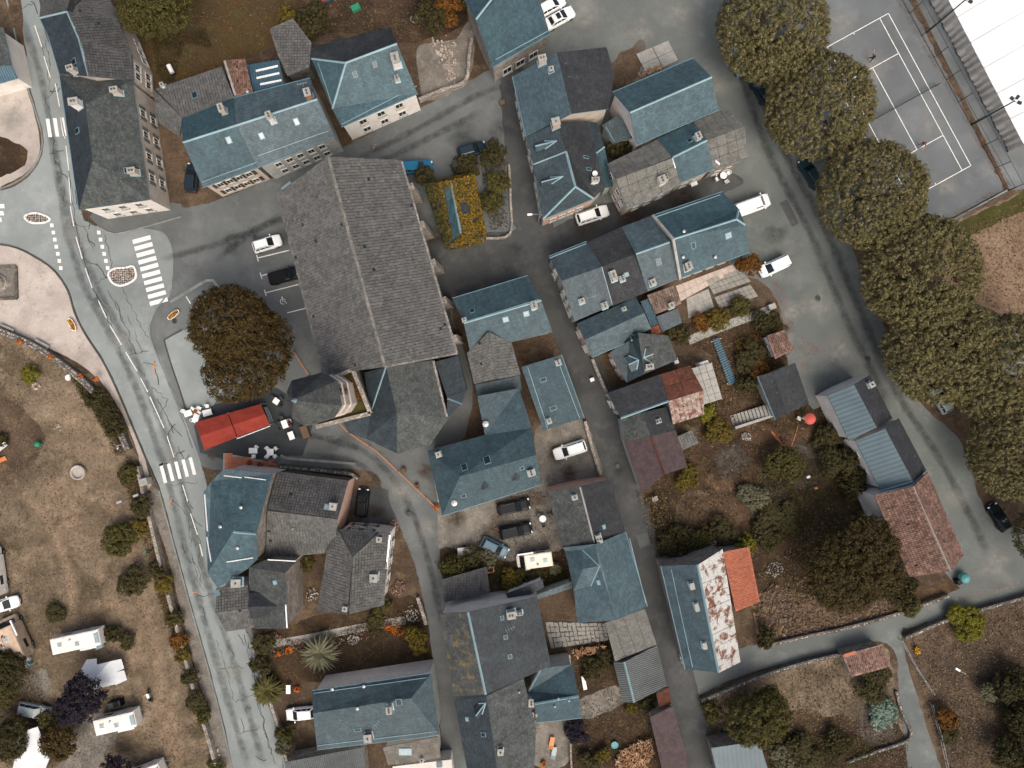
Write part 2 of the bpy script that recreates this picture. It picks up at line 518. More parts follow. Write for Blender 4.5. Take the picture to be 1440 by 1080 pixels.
LV = [1]
LAID = []
def level(w):
    """4 mm above every sheet it overlaps"""
    bb = (min(p[0] for p in w), max(p[0] for p in w), min(p[1] for p in w), max(p[1] for p in w))
    ws = w[::max(1, len(w) // 40)]
    lv = 1
    for w2, s2, b2, l2 in LAID:
        if l2 < lv or bb[0] > b2[1] or bb[1] < b2[0] or bb[2] > b2[3] or bb[3] < b2[2]: continue
        if any(inpoly(p[0], p[1], w2) for p in ws) or any(inpoly(p[0], p[1], w) for p in s2): lv = l2 + 1
    LAID.append((w, ws, bb, lv))
    LV[0] = max(LV[0], lv)
    return lv
PN = [0]
def fadeattr(o, vals):
    at = o.data.attributes.new('fade', 'FLOAT', 'POINT')
    at.data.foreach_set('value', vals)
FADED = ('plot_red', 'plot_grey', 'track', 'asph_wear', 'asph_wear_mid', 'dust', 'dirt')
def patch(name, pts, key, jit=.12, smooth=True, lv=None, kind='structure', parent=None, rim=1.2):
    PN[0] += 1
    w = px2(pts)
    if smooth:
        w = smoothline(w, True, .7)
    else:
        w = [Vector(p) for p in w]
    rr = random.Random(len(pts) * 31 + PN[0])
    w = [(p[0] + rr.uniform(-jit, jit), p[1] + rr.uniform(-jit, jit)) for p in w]
    a = sum(w[i][0] * w[(i + 1) % len(w)][1] - w[(i + 1) % len(w)][0] * w[i][1] for i in range(len(w)))
    if a < 0: w = w[::-1]
    z = .004 * level(w)
    m = MB()
    fr = (Vector((1, 0, 0)), Vector((0, 1, 0)))
    if key in FADED:
        c = Vector((sum(p[0] for p in w) / len(w), sum(p[1] for p in w) / len(w)))
        vals = []
        inn = [c + (Vector(p) - c) * max(.2, 1 - rim / max(.5, (Vector(p) - c).length)) for p in w]
        m.poly([(p.x, p.y, z) for p in inn], key, fr)
        vals += [1.] * len(w)
        for i in range(len(w)):
            j = (i + 1) % len(w)
            m.poly([(*w[i], z), (*w[j], z), (inn[j].x, inn[j].y, z), (inn[i].x, inn[i].y, z)], key, fr)
            vals += [0., 0., 1., 1.]
        o = m.build(name, parent, kind=kind if parent is None else None)
        fadeattr(o, vals)
        return o, z
    m.poly([(p[0], p[1], z) for p in w], key, fr)
    return m.build(name, parent, kind=kind if parent is None else None), z

def fadestrip(name, path, width, key, kind='structure'):
    """thin strip whose cover thins out to both sides and to its ends"""
    p = smoothline(px2(path), False, .8)
    rr = random.Random(len(p))
    prof = [(-.5, 0.), (-.22, .8), (0, 1.), (.22, .8), (.5, 0.)]
    rows = []
    for i, q in enumerate(p):
        d = (p[min(i + 1, len(p) - 1)] - p[max(i - 1, 0)]).normalized()
        nn = Vector((-d.y, d.x))
        ww = width * rr.uniform(.8, 1.2)
        e = min(1., i / 4, (len(p) - 1 - i) / 4)
        rows.append([(q + nn * ww * s_, f * e) for s_, f in prof])
    outline = [tuple(r[0][0]) for r in rows] + [tuple(r[-1][0]) for r in rows[::-1]]
    z = .004 * level(outline)
    m = MB(); vals = []
    for i in range(len(rows) - 1):
        for k in range(len(prof) - 1):
            f = [rows[i][k + 1], rows[i][k], rows[i + 1][k], rows[i + 1][k + 1]]
            pts_ = [Vector((q.x, q.y, z)) for q, _ in f]
            if newell(pts_).z < 0: f = f[::-1]; pts_ = pts_[::-1]
            m.poly(pts_, key, (Vector((1, 0, 0)), Vector((0, 1, 0))))
            vals += [v for _, v in f]
    o = m.build(name, kind=kind)
    fadeattr(o, vals)

def ribbon(m, path, width, z0, h, key, jit=0.):
    """extruded strip along a 2-D path"""
    path = [Vector((p[0], p[1])) for p in path]
    L, Rr = [], []
    rr = random.Random(len(path))
    for i, p in enumerate(path):
        d = (path[min(i + 1, len(path) - 1)] - path[max(i - 1, 0)]).normalized()
        nn = Vector((-d.y, d.x))
        w = width / 2 + rr.uniform(-jit, jit)
        L.append(p + nn * w)
        Rr.append(p - nn * w)
    for i in range(len(path) - 1):
        a, b, c, d = Rr[i], Rr[i + 1], L[i + 1], L[i]
        q = lambda p, z: Vector((p.x, p.y, z))
        m.poly([q(a, z0 + h), q(b, z0 + h), q(c, z0 + h), q(d, z0 + h)], key)
        if h > .01:
            m.poly([q(a, z0), q(b, z0), q(b, z0 + h), q(a, z0 + h)], key)
            m.poly([q(c, z0), q(d, z0), q(d, z0 + h), q(c, z0 + h)], key)
    if h > .01:
        for i, s in ((0, 1), (-1, -1)):
            a, b = Rr[i], L[i]
            q = lambda p, z: Vector((p.x, p.y, z))
            f = [q(b, z0), q(a, z0), q(a, z0 + h), q(b, z0 + h)]
            m.poly(f if s > 0 else f[::-1], key)
    return m

# gardens and fields
patch('camp_field', [(-30, 470), (40, 484), (100, 512), (150, 548), (180, 610), (205, 680), (218, 740), (240, 830), (268, 930), (295, 1030), (312, 1120), (-30, 1120)], 'dry', .3)
patch('east_field', [(1340, 320), (1440, 272), (1600, 230), (1600, 520), (1440, 470), (1400, 440), (1330, 400)], 'field', .3)
patch('field_verge', [(1330, 322), (1410, 285), (1460, 260), (1470, 285), (1420, 305), (1345, 340)], 'lawn_green', .2)
patch('back_lawn', [(195, 0), (230, -40), (420, -40), (420, 30), (385, 60), (345, 84), (250, 120), (215, 130), (190, 60)], 'lawn', .2)
patch('back_garden', [(420, -40), (640, -40), (655, 30), (600, 55), (560, 60), (480, 45), (440, 45)], 'garden', .2)
patch('orchard_garden', [(905, 690), (985, 600), (1010, 500), (1070, 480), (1110, 560), (1165, 570), (1230, 690), (1290, 815), (1340, 815), (1330, 840), (1150, 890), (1070, 905), (1040, 770), (930, 790)], 'garden', .25)
patch('dry_grass_corner', [(1060, 850), (1085, 830), (1150, 845), (1250, 850), (1262, 862), (1150, 888), (1075, 904)], 'straw', .3)
patch('straw_plot', [(955, 700), (1000, 690), (1050, 690), (1045, 730), (1000, 760), (960, 745)], 'earth', .25)
patch('lower_meadow', [(985, 985), (1060, 955), (1150, 930), (1240, 905), (1262, 985), (1285, 1090), (1000, 1120)], 'dry', .25)
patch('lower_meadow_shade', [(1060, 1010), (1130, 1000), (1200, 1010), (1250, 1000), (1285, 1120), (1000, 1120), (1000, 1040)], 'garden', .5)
patch('east_meadow', [(1272, 892), (1380, 855), (1460, 835), (1480, 1120), (1330, 1120), (1298, 1000)], 'earth', .25)
patch('front_garden', [(362, 900), (400, 880), (560, 840), (600, 855), (612, 930), (440, 960), (385, 965)], 'garden', .2)
patch('yard_garden', [(610, 770), (660, 755), (720, 690), (765, 690), (795, 780), (810, 820), (700, 830), (625, 830)], 'garden', .25)
patch('backyard', [(760, 900), (850, 895), (880, 990), (920, 1000), (930, 1100), (750, 1100), (760, 1000)], 'garden', .25)
patch('plot_by_lane', [(755, 605), (820, 590), (845, 668), (770, 690)], 'gravel', .2)
patch('strip_garden', [(930, 470), (1080, 430), (1100, 450), (1120, 500), (1060, 545), (980, 600), (960, 560), (1000, 500)], 'garden', .2)

for pts in ([(985, 665), (1040, 655), (1062, 680), (1030, 700), (990, 695)], [(965, 700), (1045, 695), (1060, 720), (1030, 748), (975, 745)], [(1078, 840), (1130, 850), (1120, 880), (1080, 890)],
            [(1000, 520), (1045, 515), (1050, 560), (1010, 570)], [(1040, 590), (1110, 600), (1150, 600), (1120, 640), (1050, 640)], [(690, 700), (760, 690), (775, 770), (740, 800), (690, 760)], [(1215, 800), (1265, 790), (1270, 830), (1225, 840)]):
    patch('garden_plot', pts, 'plot_red', .3)
for pts in ([(1000, 640), (1040, 620), (1058, 650), (1020, 680)], [(1110, 620), (1160, 625), (1150, 690), (1105, 680)], [(1050, 690), (1100, 680), (1110, 730), (1060, 740)], [(1200, 970), (1250, 960), (1262, 1040), (1210, 1045)]):
    patch('vegetable_bed', pts, 'plot_grey', .3)
for path, w_ in (([(30, 690), (62, 725), (85, 770), (100, 830), (98, 890), (80, 920)], 2.4), ([(150, 690), (185, 780), (205, 850), (220, 900), (226, 960), (230, 1030), (215, 1095)], 2.8), ([(60, 622), (120, 632), (190, 634)], 2.2), ([(205, 860), (150, 850), (110, 860)], 2.)):
    fadestrip('worn_track', path, w_, 'track')
for pts in ([(60, 660), (110, 690), (130, 740), (90, 760), (50, 720)], [(100, 560), (140, 600), (110, 620), (60, 590)], [(150, 880), (200, 870), (215, 920), (180, 950)], [(220, 1000), (250, 990), (270, 1060), (240, 1080)]):
    patch('worn_ground', pts, 'track', .3, rim=2.)

# asphalt and paving
patch('east_lot', [(700, 95), (760, 20), (740, -40), (1060, -40), (1040, 60), (1085, 160), (1140, 250), (1190, 330), (1230, 430), (1290, 560), (1350, 620), (1390, 720), (1480, 760), (1480, 815), (1400, 845), (1345, 822), (1300, 760), (1240, 640), (1180, 552), (1145, 575), (1110, 520), (1098, 440), (1075, 400), (1035, 382), (1000, 340), (900, 330), (790, 372), (764, 340), (740, 200), (715, 140)], 'asph_lot', .12)
patch('lane', [(955, 960), (1040, 912), (1150, 892), (1260, 862), (1340, 832), (1480, 780), (1480, 828), (1390, 848), (1290, 880), (1268, 894), (1296, 1000), (1335, 1130), (1288, 1130), (1266, 990), (1248, 906), (1150, 922), (1050, 948), (982, 980), (985, 1000), (960, 1010)], 'asph_lot', .12)
patch('path_behind_trees', [(1380, 445), (1440, 462), (1480, 470), (1480, 520), (1400, 520)], 'asph_light', .1)
patch('church_square', [(140, 310), (250, 294), (320, 276), (480, 208), (600, 148), (720, 92), (745, 190), (762, 320), (765, 390), (640, 420), (665, 560), (610, 715), (565, 742), (540, 690), (505, 660), (300, 660), (262, 612), (240, 560), (225, 520), (205, 480), (205, 460), (215, 425), (235, 408), (215, 330)], 'asph_mid', .1)
patch('church_yard', [(600, 340), (700, 325), (745, 330), (765, 390), (700, 400), (640, 420), (630, 470), (620, 470), (610, 400)], 'asph_dark', .2)
patch('cafe_terrace', [(283, 638), (274, 598), (300, 570), (390, 545), (430, 570), (440, 600), (425, 640), (395, 640), (330, 652)], 'asph_black', .15, smooth=False)
patch('tree_square', [(232, 478), (258, 464), (300, 460), (330, 520), (300, 570), (264, 574), (250, 538)], 'asph_light', .05, smooth=False)
patch('car_yard', [(610, 718), (690, 700), (760, 682), (775, 720), (790, 770), (690, 790), (640, 770), (612, 768)], 'gravel', .3)
patch('gable_yard', [(500, 690), (545, 690), (560, 740), (550, 750), (500, 730)], 'asph_dark', .1)
patch('south_street', [(548, 690), (610, 700), (616, 760), (630, 860), (655, 1000), (680, 1130), (632, 1130), (618, 1000), (602, 880), (585, 800), (560, 735)], 'asph_mid', .08)
patch('street_edge', [(705, 90), (742, 105), (755, 195), (776, 305), (810, 425), (852, 525), (892, 640), (918, 740), (948, 850), (978, 960), (1018, 1130), (960, 1130), (936, 1000), (914, 905), (882, 780), (848, 660), (808, 545), (770, 450), (732, 355), (712, 230)], 'asph_dark', .15)
patch('village_street', [(712, 90), (735, 110), (745, 195), (768, 310), (800, 430), (840, 530), (880, 640), (908, 740), (938, 850), (968, 960), (1012, 1130), (970, 1130), (945, 1000), (925, 905), (893, 780), (858, 660), (818, 540), (780, 445), (742, 350), (722, 230)], 'asph_dark', .08)
patch('dark_apron', [(765, 330), (860, 285), (1000, 240), (1040, 262), (900, 310), (775, 362)], 'asph_dark', .15)
mr, ZR = patch('main_road', [(2, -40), (20, 40), (34, 95), (50, 150), (61, 190), (59, 218), (45, 243), (20, 262), (-40, 285), (-40, 340), (15, 345), (50, 360), (78, 380), (97, 408), (107, 440), (122, 470), (145, 505), (165, 545), (185, 592), (205, 640), (226, 690), (245, 760), (268, 845), (295, 940), (318, 1030), (340, 1130), (412, 1130), (388, 1030), (367, 960), (347, 890), (318, 800), (300, 720), (285, 660), (268, 610), (247, 560), (232, 520), (214, 480), (209, 462), (222, 432), (241, 408), (233, 330), (152, 322), (125, 312), (113, 290), (85, 110), (62, 40), (45, -40)], 'asph_light', .04)
patch('pavement_corner', [(132, 298), (240, 284), (256, 292), (252, 304), (195, 322), (160, 330), (140, 318)], 'asph_mid', .05)
patch('sand_square', [(-40, 341), (14, 347), (48, 362), (76, 382), (95, 410), (105, 442), (120, 472), (143, 507), (163, 547), (183, 594), (203, 642), (214, 690), (206, 694), (192, 632), (168, 575), (140, 535), (100, 505), (40, 478), (-40, 445)], 'sand', .05)
patch('north_island', [(-40, 118), (20, 118), (36, 122), (48, 160), (56, 195), (53, 222), (38, 242), (10, 258), (-40, 272)], 'sand', .06)
patch('island_bed', [(-40, 190), (10, 196), (38, 212), (34, 232), (-5, 252), (-40, 260)], 'garden', .2)
patch('roadside_verge', [(0, -40), (22, -40), (34, 50), (38, 100), (30, 108), (22, 60), (15, 20)], 'earth', .15)
patch('footway', [(206, 694), (224, 690), (243, 760), (266, 845), (293, 940), (316, 1030), (336, 1130), (318, 1130), (300, 1040), (280, 960), (255, 860), (232, 770)], 'gravel', .06)
patch('house_footway', [(300, 790), (322, 830), (348, 890), (368, 960), (392, 1040), (405, 1130), (422, 1130), (395, 1030), (375, 955), (352, 880), (330, 810)], 'asph_mid', .05)
patch('playground_sand', [(-20, 560), (18, 564), (60, 605), (62, 622), (45, 650), (0, 690), (-20, 690)], 'earth', .15)
patch('camp_gravel', [(60, 1120), (90, 1060), (110, 1000), (135, 985), (150, 1010), (175, 1030), (150, 1060), (120, 1120)], 'gravel', .6)
patch('camp_pitch', [(30, 950), (60, 940), (75, 965), (60, 985), (35, 985)], 'gravel', .3)
patch('terrace_gravel', [(590, 65), (640, 55), (658, 30), (668, 60), (655, 115), (600, 142), (588, 100)], 'gravel', .1)
patch('lot_soil', [(858, 90), (905, 55), (910, 60), (890, 120), (862, 128)], 'earth', .25)
patch('courtyard', [(750, 1015), (800, 1010), (800, 1070), (760, 1080), (745, 1060)], 'gravel', .1)
patch('backyard_gravel', [(815, 985), (870, 965), (885, 985), (820, 1012)], 'gravel', .15)
ct, ZC = patch('tennis_court', [(1060, -40), (1262, -40), (1414, 266), (1300, 326), (1180, 335), (1100, 180)], 'court', .05, smooth=False)
patch('court_walk', [(1268, -40), (1330, -40), (1445, 215), (1470, 262), (1420, 268)], 'court', .05, smooth=False)
patch('court_litter_strip', [(1258, -40), (1264, -40), (1419, 266), (1413, 268)], 'earth', .2)

# tyre wear and repairs on the asphalt
def wear(path, w, key): fadestrip('tyre_wear', path, w * 2.6, key)
for path in ([(30, 20), (58, 110), (72, 190), (84, 270), (98, 340), (122, 410), (150, 460), (185, 530), (215, 610), (240, 690), (262, 780), (290, 880), (322, 990), (350, 1080)],
             [(75, 190), (92, 280), (118, 360), (150, 430), (188, 500), (222, 580), (250, 660), (270, 740), (292, 820), (322, 910), (352, 1010), (372, 1080)]):
    wear(path, .5, 'asph_wear')
for path in ([(225, 365), (300, 345), (380, 315), (450, 290)], [(300, 370), (350, 330), (400, 300)], [(500, 225), (580, 185), (660, 140), (710, 118)], [(520, 235), (600, 196), (680, 155)],
             [(380, 610), (450, 615), (520, 640), (570, 700), (600, 780), (622, 880)], [(430, 640), (500, 650), (545, 690)]):
    wear(path, .45, 'asph_wear_mid')
for path in ([(1060, 20), (1095, 190), (1160, 320), (1215, 450), (1260, 550), (1330, 660), (1390, 780)], [(1020, 30), (1075, 200), (1140, 330), (1195, 460), (1245, 560)]):
    wear(path, .55, 'asph_wear_mid')
rr = random.Random(21)
for x, y, a in ((300, 320, .3), (640, 160, .4), (760, 400, 1.2), (865, 620, 1.2), (905, 760, 1.25), (590, 760, 1.2), (1110, 300, 1.1), (1180, 450, 1.1), (1330, 740, .9), (1100, 925, .3), (820, 40, .2), (900, 30, .3), (250, 600, 1.2), (330, 960, 1.2), (640, 370, .2)):
    l, w = rr.uniform(8, 22), rr.uniform(4, 9)
    d, n_ = Vector((math.cos(a), math.sin(a))) * l, Vector((-math.sin(a), math.cos(a))) * w
    c = Vector((x, y))
    patch('asphalt_repair', [c - d - n_, c + d - n_, c + d + n_, c - d + n_], rr.choice(['asph_mid', 'asph_dark']), .06, smooth=False) if rr.random() < .5 else None

# dust, oil and dirt on the hard surfaces
rr = random.Random(33)
for x, y, r_, k in ((820, 20, 40, 'dust'), (900, 40, 36, 'dust'), (960, 20, 40, 'dust'), (1010, 120, 25, 'dust'), (1150, 430, 40, 'dust'), (1180, 500, 40, 'dust'), (1110, 440, 25, 'dust'), (1400, 800, 40, 'dust'), (1340, 700, 30, 'dust'), (560, 690, 30, 'dust'), (600, 740, 22, 'dust'),
                  (1230, 90, 30, 'dust'), (1310, 180, 28, 'dust'), (1240, 200, 26, 'dust'), (1330, 260, 26, 'dust'), (1180, 30, 30, 'dust'), (20, 170, 25, 'dust'), (110, 330, 30, 'dust'), (170, 480, 26, 'dust'), (240, 640, 20, 'dust'), (320, 940, 24, 'dust'),
                  (400, 330, 30, 'asph_wear_mid'), (330, 340, 26, 'asph_wear_mid'), (650, 190, 26, 'asph_wear_mid'), (700, 180, 20, 'asph_wear_mid'), (1090, 330, 22, 'asph_wear_mid'), (1230, 560, 24, 'asph_wear_mid'), (870, 660, 14, 'asph_wear_mid'), (480, 620, 24, 'asph_wear_mid'),
                  (610, 330, 20, 'dirt'), (625, 420, 20, 'dirt'), (640, 470, 16, 'dirt'), (890, 300, 26, 'dirt'), (960, 275, 30, 'dirt'), (820, 320, 26, 'dirt'), (600, 660, 18, 'dirt'), (700, 740, 26, 'dirt'), (750, 700, 22, 'dirt'), (640, 730, 16, 'dirt'), (780, 640, 22, 'dirt'), (800, 665, 18, 'dirt'), (300, 640, 10, 'dirt'), (530, 720, 16, 'dirt')):
    n_ = 9
    patch('ground_stain', [(x + r_ * rr.uniform(.55, 1.2) * math.cos(6.283 * i / n_), y + r_ * rr.uniform(.5, 1.1) * math.sin(6.283 * i / n_)) for i in range(n_)], k, .1, rim=r_ / 10.2 * .8)

# ------------------------------------------------------------------ painted markings
def mark(parent, name, pts, key='paint', dz=.004, z=None):
    m = MB()
    zz = (.004 * (LV[0] + 2) if z is None else z) + dz
    w = [(*p[:2], zz) for p in [P(*q) for q in pts]]
    a = sum(w[i][0] * w[(i + 1) % len(w)][1] - w[(i + 1) % len(w)][0] * w[i][1] for i in range(len(w)))
    m.poly(w if a > 0 else w[::-1], key)
    return m.build(name, parent)
def line(parent, name, a, b, w, key='paint', z=None):
    a, b = Vector(a), Vector(b)
    d = (b - a).normalized()
    n = Vector((-d.y, d.x)) * w / 2
    return mark(parent, name, [a - n, b - n, b + n, a + n], key, z=z)

cw = empty('pedestrian_crossing', P(210, 380), label='zebra crossing of ten white bars beside the cobbled island', cat='crossing', group='pedestrian crossings')
for i in range(10):
    t = i / 9
    cx, cy = 199.5 + t * 24, 337 + t * 87
    d = Vector((12.5, -3.4)); n = Vector((.7, 2.9))
    c = Vector((cx, cy))
    o = mark(None, 'stripe', [c - d - n, c + d - n, c + d + n, c - d + n])
    o.parent = cw; o.matrix_parent_inverse = Matrix.Translation(-cw.location)
cw = empty('pedestrian_crossing', P(250, 662), label='zebra crossing of five white bars beside the red awning', cat='crossing', group='pedestrian crossings')
for i in range(5):
    c = Vector((230 + i * 10.2, 667 - i * 2.9)); d = Vector((3.1, 12)); n = Vector((2.3, -.6))
    o = mark(None, 'stripe', [c - d - n, c - d + n, c + d + n, c + d - n])
    o.parent = cw; o.matrix_parent_inverse = Matrix.Translation(-cw.location)
cw = empty('pedestrian_crossing', P(78, 179), label='zebra crossing of three white bars beside the mossy corner house', cat='crossing', group='pedestrian crossings')
for i in range(3):
    c = Vector((69 + i * 10.2, 180 - i * .8)); d = Vector((2, 13)); n = Vector((2.6, 0))
    o = mark(None, 'stripe', [c - d - n, c - d + n, c + d + n, c + d - n])
    o.parent = cw; o.matrix_parent_inverse = Matrix.Translation(-cw.location)
for i in range(7):       # dotted give-way lines
    c = Vector((73 + i * 2.1, 317 + i * 10))
    mark(mr, 'give_way_mark', [c + Vector(q) for q in ((-2.4, -2.6), (2.4, -2.6), (2.8, 2.6), (-2, 2.6))])
for i in range(6):
    c = Vector((139 + i * 2.5, 327 + i * 10))
    mark(mr, 'give_way_mark', [c + Vector(q) for q in ((-2.4, -2.6), (2.4, -2.6), (2.8, 2.6), (-2, 2.6))])
for c in ((2, 290), (1, 300), (-2, 309)):
    c = Vector(c)
    mark(mr, 'give_way_mark', [c + Vector(q) for q in ((-4, -3), (4, -3), (5, 3), (-4, 3))])
DASH = [((49, 36), (59, 66)), ((62, 79), (71, 109)), ((78, 118), (84, 150)), ((86, 165), (92, 195)), ((93, 205), (97, 240)), ((97, 250), (100, 285)),
        ((99, 290), (104, 318)), ((107, 333), (116, 364)), ((120, 377), (130, 405)), ((138, 422), (150, 447)), ((155, 458), (171, 485)),
        ((177, 495), (193, 522)), ((198, 532), (208, 551)), ((211, 558), (231, 602)), ((235, 613), (245, 643)), ((257, 682), (264, 705)), ((268, 722), (278, 752)), ((281, 765), (285, 782))]
for a, b in DASH:
    line(mr, 'centre_dash', a, b, 1.15)
for a, b in (((362, 363), (407, 352)), ((367, 388), (414, 375)), ((373, 412), (420, 400)), ((404, 440), (432, 433))):
    line(None, 'parking_line', a, b, 1.3).parent = bpy.data.objects['church_square']
    if a[0] < 400: line(bpy.data.objects['church_square'], 'parking_line', (a[0] - 1, a[1] - 4.5), (a[0] + 1.5, a[1] + 4.5), 1.3)
line(bpy.data.objects['church_square'], 'parking_line', (262, 417), (268, 427), 1.2)
# wheelchair symbol
ws = MB()
zz = .004 * (LV[0] + 4)
c = P(398, 424)
ws.tube([c + Vector((.36 * math.cos(t), .36 * math.sin(t), zz)) for t in [.6 + k * 4.6 / 14 for k in range(15)]], .05, 'paint', 4)
ws.tube([c + Vector((-.1, .45, zz)), c + Vector((.0, 0, zz)), c + Vector((.35, .05, zz)), c + Vector((.5, -.3, zz))], .05, 'paint', 4)
ws.lathe(c + Vector((-.12, .58, zz - .005)), [(.11, 0), (.11, .01)], 'paint', 8)
ws.build('wheelchair_symbol', bpy.data.objects['church_square'])
for a, b in (((215, 517), (218, 508)), ((218, 508), (216, 528)), ((238, 708), (242, 700)), ((238, 708), (243, 714)), ((271, 833), (277, 833))):
    line(mr, 'survey_mark', a, b, 1.1, 'paint_orange')

# tar-sealed cracks
tm = MB()
rr = random.Random(3)
def crack(a, b, n=9, w=.07, wig=.35, zoff=0):
    a, b = P(*a), P(*b)
    pts = []
    for i in range(n + 1):
        p = a.lerp(b, i / n)
        pts.append((p.x + rr.uniform(-wig, wig), p.y + rr.uniform(-wig, wig)))
    ribbon(tm, pts, w, .004 * (LV[0] + 1), .003, 'tar', w * .25)
SEAM = [(97, 235), (104, 305), (114, 350), (128, 398), (142, 430), (158, 462)]
for i in range(len(SEAM) - 1): crack(SEAM[i], SEAM[i + 1], 6, .1, .18)
CR = [((100, 315), (128, 318)), ((120, 365), (137, 372)), ((137, 372), (150, 392)), ((133, 400), (152, 388)), ((133, 408), (160, 455)), ((152, 408), (174, 450)), ((170, 402), (208, 477)),
      ((163, 425), (192, 500)), ((180, 445), (201, 496)), ((180, 500), (212, 492)), ((168, 488), (178, 520)), ((192, 515), (206, 530)), ((118, 320), (131, 352)), ((122, 330), (135, 345)),
      ((200, 510), (218, 515)), ((212, 543), (235, 562)), ((238, 560), (224, 585)), ((235, 595), (258, 615)), ((235, 612), (248, 595)), ((250, 630), (262, 650)), ((222, 560), (245, 610)),
      ((238, 683), (280, 678)), ((258, 690), (270, 715)), ((260, 700), (284, 770)), ((240, 700), (265, 725)), ((267, 725), (285, 740)), ((265, 730), (270, 770)), ((255, 765), (268, 790)),
      ((268, 780), (282, 825)), ((272, 785), (285, 818)), ((276, 840), (302, 834)), ((278, 770), (283, 800)), ((287, 855), (289, 872)), ((305, 900), (318, 935)), ((318, 935), (330, 985)),
      ((307, 940), (345, 937)), ((322, 905), (328, 925)), ((330, 986), (356, 978)), ((337, 1008), (343, 1028)), ((334, 1032), (366, 1022)), ((345, 998), (352, 995)), ((368, 1000), (382, 1060)),
      ((60, 60), (66, 90)), ((64, 58), (72, 100)), ((66, 98), (72, 135)), ((80, 120), (65, 140)), ((65, 140), (73, 165)), ((70, 130), (86, 125)), ((74, 195), (78, 230)), ((70, 215), (92, 210)),
      ((76, 228), (96, 250)), ((92, 262), (90, 285)), ((84, 240), (98, 255)), ((45, 0), (52, 20)), ((30, 12), (48, 5)), ((146, 330), (160, 380)), ((100, 265), (108, 295)), ((115, 300), (130, 312)),
      ((104, 268), (112, 290)), ((344, 890), (356, 950)), ((350, 900), (360, 960)), ((356, 950), (366, 1000)), ((362, 985), (376, 1040)), ((372, 1030), (388, 1075)), ((360, 1065), (375, 1070)), ((335, 890), (345, 905)),
      ((218, 520), (222, 540)), ((246, 640), (262, 632)), ((255, 655), (266, 640)), ((120, 300), (127, 320))]
for a, b in CR: crack(a, b, max(4, int(math.dist(a, b) / 5)), R.uniform(.05, .09), .22)
tm.build('tar_seams', label='thin black tar seams winding over the grey main road', cat='tar', kind='stuff')
mark(mr, 'road_repair', [(130, 420), (137, 418), (141, 432), (134, 434)], 'asph_mid')
# darker stains on the side streets and the lot
def stain(name, pts, key, n=1):
    o, z = patch(name, pts, key, .25)
    return o
stain('asphalt_stain', [(707, 342), (730, 338), (742, 352), (738, 365), (722, 362), (712, 352)], 'asph_wear_mid')
stain('asphalt_stain', [(566, 714), (575, 712), (580, 722), (574, 730), (567, 724)], 'asph_wear_mid')

# kerbs
def kerb(name, pts, w, h, key, z=.03):
    m = MB()
    ribbon(m, smoothline(px2(pts), False, .8), w, 0, h + z, key)
    return m.build(name, kind='structure')
kerb('kerb', [(-40, 341), (14, 346), (49, 361), (77, 381), (96, 409), (106, 441), (121, 471), (144, 506), (164, 546), (184, 593), (204, 641), (224, 688)], .22, .12, 'kerb_dark')
kerb('kerb', [(224, 690), (243, 760), (266, 845), (293, 940), (316, 1030), (337, 1130)], .18, .1, 'kerb')
kerb('kerb', [(20, 40), (36, 110), (50, 155), (60, 192), (57, 218), (43, 241), (18, 259), (-40, 280)], .2, .12, 'kerb')
kerb('kerb', [(243, 406), (225, 428), (212, 452), (213, 478), (230, 520), (246, 562), (262, 605), (270, 630)], .2, .1, 'kerb')
kerb('kerb', [(231, 478), (240, 510), (252, 545), (262, 580)], .15, .1, 'kerb_dark')
kerb('kerb', [(231, 478), (256, 464)], .15, .1, 'kerb_dark')
kerb('kerb', [(240, 425), (290, 395), (300, 394), (308, 405)], .4, .12, 'kerb')
kerb('kerb', [(137, 318), (160, 329), (195, 322), (255, 305)], .2, .12, 'kerb')
kerb('kerb', [(395, 640), (402, 644), (500, 652)], .35, .14, 'kerb')
kerb('kerb', [(1416, 268), (1330, 315), (1290, 335)], .3, .15, 'kerb')
kerb('kerb', [(286, 662), (300, 722), (318, 800)], .2, .1, 'kerb')
kerb('kerb', [(348, 890), (368, 960), (392, 1040), (412, 1130)], .2, .1, 'kerb')

# cobbled traffic islands
def island(name, label, pts, seed):
    root = empty(name, P(sum(p[0] for p in pts) / len(pts), sum(p[1] for p in pts) / len(pts)), label=label, cat='traffic island')
    w = smoothline(px2(pts), True, .3)
    off = root.location
    rr = random.Random(seed)
    m = MB()
    ribbon(m, [p - Vector(off[:2]) for p in w + w[:1]], .24, 0, .16, 'paint')
    m.build('rim', root)
    m = MB()
    m.prism([(p.x - off.x, p.y - off.y) for p in w], 0, .10, 'kerb_dark')
    m.build('bed', root)
    m = MB()
    xs = [p.x for p in w]; ys = [p.y for p in w]
    x = min(xs)
    while x < max(xs):
        y = min(ys)
        while y < max(ys):
            if inpoly(x, y, w):
                s = rr.uniform(.22, .3)
                m.box((x - off.x + rr.uniform(-.05, .05), y - off.y + rr.uniform(-.05, .05), .1), (s, s * rr.uniform(.7, 1), rr.uniform(.08, .14)), 'cobble', rr.uniform(0, 3), taper=.75)
            y += .3
        x += .3
    m.build('cobbles', root, kind='stuff')
island('traffic_island', 'rounded cobbled traffic island with white rim beside the zebra crossing', [(153, 385), (162, 378), (176, 377), (188, 375), (192, 388), (186, 396), (170, 402), (158, 397)], 1)
island('traffic_island', 'lens-shaped cobbled traffic island with white rim in the side road', [(35, 305), (47, 300), (60, 302), (71, 308), (64, 313), (52, 314), (43, 313)], 2)
